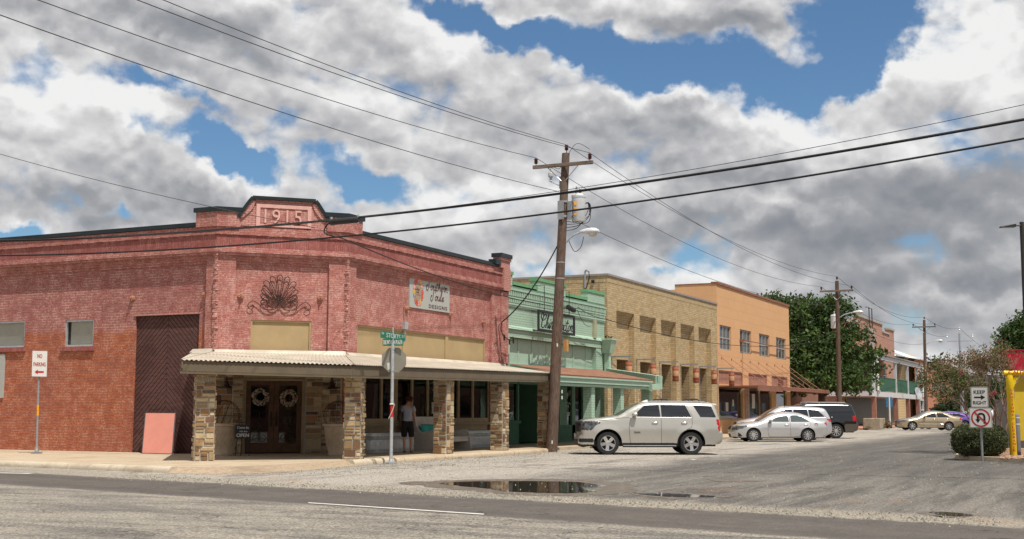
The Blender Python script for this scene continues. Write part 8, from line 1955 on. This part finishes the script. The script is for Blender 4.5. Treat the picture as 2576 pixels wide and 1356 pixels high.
# kerbed island
isl = [tuple(PZ(x, y, 0).xy) for x, y in ((2403, 1154), (2440, 1158), (2500, 1161), (2575, 1164))]; a = PZ(2790, 1172, 0); b = PZ(2800, 1140, 0); c = PZ(2540, 1136, 0); d = PZ(2410, 1143, 0)
ol = isl+[(a.x, a.y), (b.x, b.y), (c.x, c.y), (d.x, d.y)]
slab('island_kerb', ol, .13, M_KERB)
sheet('island_soil', [tuple(Vector(p)+(Vector((sum(q[0] for q in ol)/8, sum(q[1] for q in ol)/8))-Vector(p))*.07) for p in ol], .135, plain('reddish_gravel', (.26, .15, .09), .95, 0, .35, 14))
rn = random.Random(6); m = MB()
for i in range(70):
    p = PZ(rn.uniform(2515, 2575), rn.uniform(1147, 1154), .14); s = rn.uniform(.03, .07); k = rn.uniform(.8, 1.2); m.cur = (.32*k, .2*k, .13*k); m.lathe([(0, -s*.3), (s, 0), (s*.6, s*.5), (0, s*.6)], p, (rn.uniform(-.4, .4), rn.uniform(-.4, .4), 1), 6)
o = m.build('island_rocks', M_COL, None, fix=False); o['kind'] = 'stuff'
# drive-through clearance bar
p = PZ(2549, 1152, .13); p0 = PD(2549, 1152, 38.2); cb = thing('clearance_bar', (p0.x, p0.y, .13), 'yellow drive-through clearance bar lettered CAUTION 8 10 CLEARANCE', 'clearance bar'); dep = 38.2
c = Vector((p0.x, p0.y, 0)); z1c = PD(2540, 940, dep).z; lean = PD(2538, 945, dep); U = rt.copy(); U.z = 0; U.normalize(); toC = -fw.copy(); toC.z = 0; toC.normalize()
m = MB(); m.tube(crom([c, Vector((lean.x, lean.y, 0)).lerp(c, .55)+ZU*(z1c*.5), Vector((lean.x, lean.y, z1c-.35)), Vector((lean.x, lean.y, z1c-.05))], 8), .105, 14); m.build('post', M_YEL, cb, smooth=True)
q = PD(2523, 936, dep); m = MB(); a = Vector((q.x, q.y, q.z-.03)); m.tube([a, a+U*3.2], .075, 14); m.build('top_bar', M_YEL, cb, smooth=True)
m = MB(); m.prism([Vector((lean.x, lean.y, 0))+U*x+ZU*z for x, z in ((.0, z1c-.1), (.30, z1c-.1), (.2, z1c-.2), (.12, z1c-.4), (.0, z1c-.5))], toC*.03); m.build('gusset', M_YEL, cb)
m = MB(); put_text(m, 'CAUTION', PD(2571, 936.5, dep-.09), U, ZU, w=.85, h=.10, bold=.005, N=toC)
post_at = lambda z: (c.lerp(Vector((lean.x, lean.y, 0)), min(1, z/(z1c*.75))))+ZU*z
zt_ = lambda py: PD(2545, py, dep-.1).z
ys = [1000+(1096-1000)*0]+[]
for i, ch in enumerate('CAUTION'): put_text(m, ch, post_at(zt_(981+i*9.0))+toC*.125, U, ZU, w=.07 if ch != 'I' else .02, h=.075, bold=.006, N=toC)
put_text(m, "8'", post_at(zt_(1044))+toC*.125, U, ZU, w=.07, h=.06, bold=.003, N=toC); put_text(m, '10"', post_at(zt_(1053))+toC*.125, U, ZU, w=.11, h=.05, bold=.003, N=toC)
for i, ch in enumerate('CLEARANCE'): put_text(m, ch, post_at(zt_(1066+i*8.4))+toC*.125, U, ZU, w=.07, h=.075, bold=.006, N=toC)
m.build('lettering', M_SIGNR, cb, fix=False)
b0 = PD(2561, 1148, 39.0); zt2 = PD(2560, 1044, 39.0).z; o = thing('bollard', (b0.x, b0.y, .13), 'dark grey pipe bollard with two pale bands beside the clearance bar', 'bollard'); m = MB(); m.lathe([(.085, .13), (.085, zt2-.02), (.06, zt2+.02), (0, zt2+.03)], (b0.x, b0.y, 0), n=18); m.build('pipe', M_GREYB, o, smooth=True)
m = MB()
for z in (zt2-.10, zt2-.30): m.lathe([(.088, z), (.088, z+.035)], (b0.x, b0.y, 0), n=18)
m.build('band', M_SIGNW, o)
# restaurant: brown wall, yellow wall, dark red roof band
rs = thing('drive_through_building', PD(2550, 1100, 52), 'yellow drive-through restaurant side with dark red roof band at the right edge', 'building')
y0 = PD(2550, 1000, 52); F2 = Fr((y0.x, y0.y), (U.x, U.y), (toC.x, toC.y))
m = MB(); z_a, z_b = 0, F2.px(2560, 940)[1]; m.fb(F2, 0, 8, -.3, 0, .3, z_b); m.build('yellow_wall', M_YWALL, rs); m = MB(); m.fb(F2, 0, 8, -.3, .02, 0, .3); m.build('plinth', M_STUC, rs)
s0 = F2.px(2524, 905)[0]; zA, zB = F2.px(2540, 883)[1], F2.px(2540, 931)[1]; m = MB(); m.fb(F2, s0, 8, -.3, .35, zB, zA); m.fb(F2, s0-.04, 8, -.3, .39, zA, zA+.05); m.build('roof_band', M_DRED, rs)
s1 = F2.px(2500, 1060)[0]; zC = F2.px(2515, 1005)[1]; m = MB(); m.fb(F2, s1+.1, -.15, -.3, -.05, 0, zC); m.build('brown_wall', M_STUC, rs)
# parking lot lamp
lp = thing('lot_lamp', (PD(2570, 565, 50).x, PD(2570, 565, 50).y, 0), 'tall slim dark parking lot lamp with flat head at the right edge', 'street lamp'); q = PD(2569.5, 566, 50)
m = MB(); m.tube([(q.x, q.y, 0), (q.x, q.y, q.z+.12)], .11, 4, r1=.085); m.build('pole', plain('dark_bronze', (.03, .026, .024), .5), lp); m = MB(); e = PD(2515, 571, 50); d = (e-q); d.z = 0; d.normalize(); a = q-ZU*.02
m.tube([a, a+d*.28], .035, 6); m.build('arm', MATS['dark_bronze'], lp); w2 = Vector((-d.y, d.x, 0))*.16; b = a+d*.28; en = a+d*.86
m = MB(); m.hull8([b-w2-ZU*.07, en-w2*.8-ZU*.09, en+w2*.8-ZU*.09, b+w2-ZU*.07, b-w2+ZU*.05, en-w2*.7-ZU*.045, en+w2*.7-ZU*.045, b+w2+ZU*.05]); m.build('head', MATS['dark_bronze'], lp)
m = MB(); m.hull8([p+x for x in (-ZU*.10,) for p in ()]) if False else m.poly([b-w2*.8-ZU*.073+d*.05, en-w2*.6-ZU*.092-d*.05, en+w2*.6-ZU*.092-d*.05, b+w2*.8-ZU*.073+d*.05]); m.build('lens', M_GALV, lp, fix=False)
# trees behind the restaurant and beyond
GR2 = [(.06, .11, .03), (.08, .13, .035), (.045, .08, .025)]
q = PD(2570, 1060, 72); tree('broadleaf_tree', 'green tree rising behind the dark red roof band at the right edge', 'tree', (q.x, q.y, 0), [L(2575, 850, 72, 45, 60, 40), L(2555, 835, 72, 20, 30, 20), L(2535, 872, 72, 22, 30, 14), L(2610, 820, 72, 50, 60, 45), L(2560, 812, 72, 8, 10, 8), L(2525, 880, 72, 9, 12, 6)], 9000, .11, GR2, 12, .2)
for px, py, dep, r, lab, sd_ in ((2364, 1038, 168, 22, 'dark juniper left in front of the orange brick wall', 1), (2386, 1030, 170, 20, 'taller dark juniper in front of the orange brick wall', 2), (2420, 1035, 190, 26, 'green shrub before the far house', 3)):
    q = PD(px, 1060, dep); k = dep/3150; tree('evergreen_shrub', lab, 'shrub', (q.x, q.y, 0), [L(px, py+12, dep, r*.9, r, r*.8), L(px, py, dep, r*.6, r*.7, r*.8), L(px+2, py-14, dep, r*.28, r*.3, r*.5)], 2200, .22, [(.03, .055, .022), (.04, .07, .03), (.025, .045, .02)], 20+sd_, .12)
for px, py, dep, r, lab, sd_ in ((2345, 925, 260, 26, 'distant tree showing above the orange brick hall left end', 1), (2478, 1000, 205, 52, 'distant tree filling the gap behind the crape myrtle', 2), (2545, 1000, 200, 60, 'distant tree behind the restaurant', 3)):
    q = PD(px, 1060, dep); tree('far_tree', lab, 'tree', (q.x, q.y, 0), [L(px, py, dep, r, r, r*.7), L(px-r*.5, py+14, dep, r*.6, r, r*.5), L(px+r*.5, py+10, dep, r*.6, r, r*.6)], 4000, .45, [(.05, .085, .035), (.065, .10, .04), (.04, .065, .03)], 30+sd_, .3)
# planting at the gallery foot
for px, py, dep, r, lab, cols in ((2216, 1064, 104, 8, 'small yellow green plant beside the gallery planter', [(.45, .45, .05), (.3, .38, .06)]), (2232, 1062, 104, 11, 'low flowering shrub at the gallery kerb', [(.07, .12, .04), (.35, .15, .12)]), (2285, 1048, 130, 12, 'spiky green plant behind the gold sedan', [(.05, .14, .03), (.08, .18, .05)])):
    q = PD(px, py, dep); k = dep/3150; rn = random.Random(px); m = MB()
    for i in range(260): m.cur = rn.choice(cols); leaf(m, Vector((q.x+rn.gauss(0, .45)*r*k, q.y+rn.gauss(0, .5)*r*k, abs(rn.gauss(.1, .5))*r*k*1.2+.15)), .10, rn)
    o = m.build('garden_plant', M_LEAF, None, fix=False); tag(o, lab, 'plant')
q = PD(2192, 1066, 104); m = MB(); m.box(q.x-1.2, q.y-.9, .1, q.x+1.2, q.y+.5, .95); o = m.build('concrete_planter', plain('old_planter', (.33, .27, .20), .9, 0, .2), None, bevel=.04); tag(o, 'low concrete planter at the near corner of the gallery', 'planter')
# blue parking post
q = PD(2238, 1066, 108); m = MB(); m.tube([(q.x, q.y, 0), (q.x, q.y, 2.75)], .07, 8); o = thing('parking_post', (q.x, q.y, 0), 'slim white post with narrow blue sign beside the gallery pier', 'sign'); m.build('post', M_WHITE, o); m = MB(); z = PD(2237, 1020, 108).z; m.box(q.x-.02, q.y-.25, 1.9, q.x+.02, q.y+.25, 2.75); m.build('blue_plate', M_BLUEP, o)
# ------------------------------------------------------------------ the woman looking into the window
def skin_mesh(name, verts, edges, radii, mat, parent, sub=2, root=0):
    me = bpy.data.meshes.new('t'); me.from_pydata(verts, edges, []); ob = bpy.data.objects.new('t', me); sc.collection.objects.link(ob)
    md = ob.modifiers.new('s', 'SKIN'); md.use_smooth_shade = True; lay = me.skin_vertices[0].data
    for i, r in enumerate(radii): lay[i].radius = r if isinstance(r, tuple) else (r, r)
    lay[root].use_root = True
    sb = ob.modifiers.new('b', 'SUBSURF'); sb.levels = sub; sb.render_levels = sub
    dg = bpy.context.evaluated_depsgraph_get(); ev = bpy.data.meshes.new_from_object(ob.evaluated_get(dg)); sc.collection.objects.unlink(ob); bpy.data.objects.remove(ob); bpy.data.meshes.remove(me)
    ev.name = name; ev.materials.clear(); ev.materials.append(mat)
    for p in ev.polygons: p.use_smooth = True
    o = link(bpy.data.objects.new(name, ev)); o.parent = parent; return o
wb = PZ(1024, 1138.3, KZ); 
pr = thing('person', (wb.x, wb.y, KZ), 'person in grey T-shirt and black knee shorts looking into the shop window', 'person')
dd_ = (wb-CAM).dot(fw); H_ = 141.*dd_/3150; kS = H_/1.66
pr.scale = (kS,)*3
# local frame: +x image right, +y away from the camera; she faces away, turned slightly right
yaw = math.atan2(wb.y, wb.x)-math.pi/2; pr.rotation_euler = (0, 0, yaw)
def cap(*v): return [Vector(q) for q in v]
HipL, HipR = (-.085, 0, .84), (.085, 0, .85)
LEG = [(-.085, .0, .86), (-.095, .01, .47), (-.085, -.03, .085), (-.085, .03, .03), (-.075, .15, .02)]
LEGR = [(.09, .0, .86), (.115, .04, .47), (.10, .02, .085), (.11, .08, .03), (.16, .18, .02)]
V = [(0, 0, .88), (0, .0, 1.05), (0, -.01, 1.22), (.0, -.0, 1.34), (.01, .02, 1.43), (.03, .06, 1.50), (.035, .07, 1.58), (.035, .065, 1.64)]
Rr = [(.135, .105), (.115, .09), (.13, .095), (.11, .07), (.048, .048), (.062, .075), (.075, .09), (.05, .06)]
E_ = [(i, i+1) for i in range(7)]
def chain(pts, rs, at_):
    b = len(V); V.extend(pts); Rr.extend(rs); E_.append((at_, b)); E_.extend((b+i, b+i+1) for i in range(len(pts)-1)); return b
chain(LEG, [.088, .058, .034, .034, .026], 0); chain(LEGR, [.088, .058, .034, .034, .026], 0)
# left arm bends forward to the bag strap, right arm hangs
chain([(-.155, .0, 1.34), (-.20, .0, 1.10), (-.17, .12, .93), (-.15, .17, .87)], [.048, .038, .027, .025], 3)
rb = chain([(.165, .0, 1.33), (.205, -.01, 1.08), (.235, .07, .86), (.24, .09, .80)], [.048, .038, .027, .027], 3)
body = skin_mesh('body', V, E_, Rr, M_SKIN, pr)
# right hand: palm with five fingers
hb = Vector((.24, .095, .79)); fv = []; 
for k, (dx, l) in enumerate(((-.022, .068), (-.008, .078), (.008, .074), (.021, .058))):
    m_ = MB(); a = hb+Vector((.0, dx*1.2, -.015)); m_.tube(crom([a, a+Vector((.004, .004, -l*.45)), a+Vector((-.012, .008, -l*.8)), a+Vector((-.026, .008, -l))], 3), .0085, 6, r1=.006); m_.build('finger', M_SKIN, pr, smooth=True, local=True)
m_ = MB(); m_.tube(crom([hb+Vector((-.005, .02, .02)), hb+Vector((-.012, .04, -.0)), hb+Vector((-.014, .045, -.03))], 3), .010, 6, r1=.007); m_.build('thumb', M_SKIN, pr, smooth=True, local=True)
# shirt
skin_mesh('t_shirt', [(0, 0, .85), (0, 0, 1.05), (0, -.01, 1.22), (0, 0, 1.345), (.005, .005, 1.385), (-.15, 0, 1.345), (-.19, 0, 1.20), (.16, 0, 1.335), (.205, -.003, 1.19)], [(0, 1), (1, 2), (2, 3), (3, 4), (3, 5), (5, 6), (3, 7), (7, 8)],
          [(.178, .140), (.142, .112), (.152, .112), (.115, .085), (.062, .06), .066, .066, .066, .066], M_SHIRT, pr)
skin_mesh('shorts', [(0, 0, .985), (0, 0, .87), (-.09, .0, .80), (-.097, .01, .52), (-.097, .01, .44), (.095, .0, .80), (.117, .035, .52), (.118, .04, .44)], [(0, 1), (1, 2), (2, 3), (3, 4), (1, 5), (5, 6), (6, 7)], [(.155, .12), (.165, .13), (.108, .112), .098, .092, (.108, .112), .098, .092], M_SHORT, pr)
skin_mesh('hair', [(.03, .045, 1.51), (.033, .05, 1.575), (.035, .06, 1.635), (.035, .065, 1.665)], [(0, 1), (1, 2), (2, 3)], [(.07, .07), (.098, .10), (.088, .10), (.045, .055)], M_HAIR, pr, sub=3)
rn = random.Random(2); m_ = MB()
for i in range(420):
    d = Vector((rn.gauss(0, 1), rn.gauss(0, 1), rn.gauss(.1, 1))).normalized()
    if d.y > .45 and d.z < .3: continue
    p = Vector((.034+d.x*.092, .055+d.y*.10, 1.59+d.z*.085)); e = p+d*.02+Vector((rn.uniform(-.02, .02), rn.uniform(-.02, .02), -.02)); m_.tube([p, (p+e)/2+d*.008, e], .004, 3)
m_.build('hair_strands', M_HAIR, pr, local=True)
# face features (turned away)
m_ = MB(); m_.lathe([(0, -.01), (.012, 0), (.006, .025), (0, .028)], (.04, .155, 1.555), (0, 1, -.2), 8); 
for dx in (-.03, .035): m_.lathe([(0, -.004), (.012, 0), (0, .006)], (.035+dx, .135, 1.578), (0, 1, 0), 8)
for dx in (-.075, .077): m_.lathe([(0, -.01), (.018, 0), (.012, .01)], (.035+dx, .06, 1.565), (1 if dx > 0 else -1, 0, 0), 8)
m_.build('face_features', M_SKIN, pr, smooth=True, local=True)
for sg, (x, y) in ((0, (-.085, .05)), (1, (.125, .10))):
    m_ = MB(); P = [(x-.045, y-.13), (x+.035, y-.13), (x+.05, y+.12), (x, y+.15), (x-.05, y+.10)]; m_.prism([(a, b, .0) for a, b in P], (0, 0, .02)); m_.tube(crom([(x-.045, y+.04, .02), (x, y+.06, .065), (x+.045, y+.04, .02)], 4), .014, 5); m_.build('sandal', M_BLK, pr, local=True)
bg_ = thing('shoulder_bag', (wb.x, wb.y, KZ), 'dark shoulder bag slung on the person\'s left side', 'bag'); bg_.rotation_euler = pr.rotation_euler; bg_.scale = pr.scale
m_ = MB(); 
for k in range(1): m_.lathe([(0, -.17), (.10, -.165), (.135, -.08), (.13, .04), (.09, .14), (.03, .16), (0, .16)], (-.225, -.03, 1.07), (.12, 0, 1), 16)
for v in m_.v: v.x = -.225+(v.x+.225)*.62
m_.build('bag_body', M_BAG, bg_, smooth=True, local=True)
m_ = MB(); m_.tube(crom([(-.23, -.06, 1.2), (-.17, -.07, 1.33), (-.11, -.02, 1.415), (-.15, .08, 1.32), (-.22, .02, 1.2)], 5), .014, 6); m_.build('strap', M_BAG, bg_, smooth=True, local=True)
# a scrap of litter on the street
q = PZ(1742, 1158, 0); m = MB(); m.hull8([q+Vector((x, y, z)) for z in (.004, .03) for x, y in ((-.1, -.05), (.08, -.06), (.10, .05), (-.08, .06))]); o = m.build('litter', M_WHITE, None); tag(o, 'crumpled white litter on the road behind the champagne SUV', 'litter')
# ------------------------------------------------------------------ unseen blocks added behind the viewer to darken window reflections and cut sky light
def plain_block(name, label, x0, y0, x1, y1, h, face):
    o = thing(name, ((x0+x1)/2, (y0+y1)/2, 0), label, 'building'); m = MB(); m.box(x0, y0, 0, x1, y1, h); m.build('wall', BRK_DK, o); m = MB(); m.box(x0-.2, y0-.2, h, x1+.2, y1+.2, h+.3); m.build('parapet', M_COPL, o)
    m = MB(); n = int((x1-x0)/4) if face == 'y' else int((y1-y0)/4)
    for k in range(n):
        if face == 'y': X = x0+1+4*k; m.box(X, y1-.02, 1, X+2.4, y1+.05, 3)
        else: Yk = y0+1+4*k; m.box(x1-.02, Yk, 1, x1+.05, Yk+2.4, 3)
    m.build('window', MATS['dark_pane'], o)
plain_block('reflection_block', 'added low brick block behind the viewer, giving shop windows a dark reflection', -8, -26, 52, -14, 5.5, 'y')
plain_block('reflection_block', 'added longer brick block out of view, giving farther shop windows a dark reflection', 56, -26, 120, -14, 7, 'y')
plain_block('reflection_block', 'added last brick block of the unseen row, giving the farthest windows a dark reflection', 123, -26, 230, -14, 6, 'y')
plain_block('reflection_block', 'added low brick block behind the viewer, giving the entrance doors a dark reflection', -34, -20, -18, 40, 5.5, 'x')
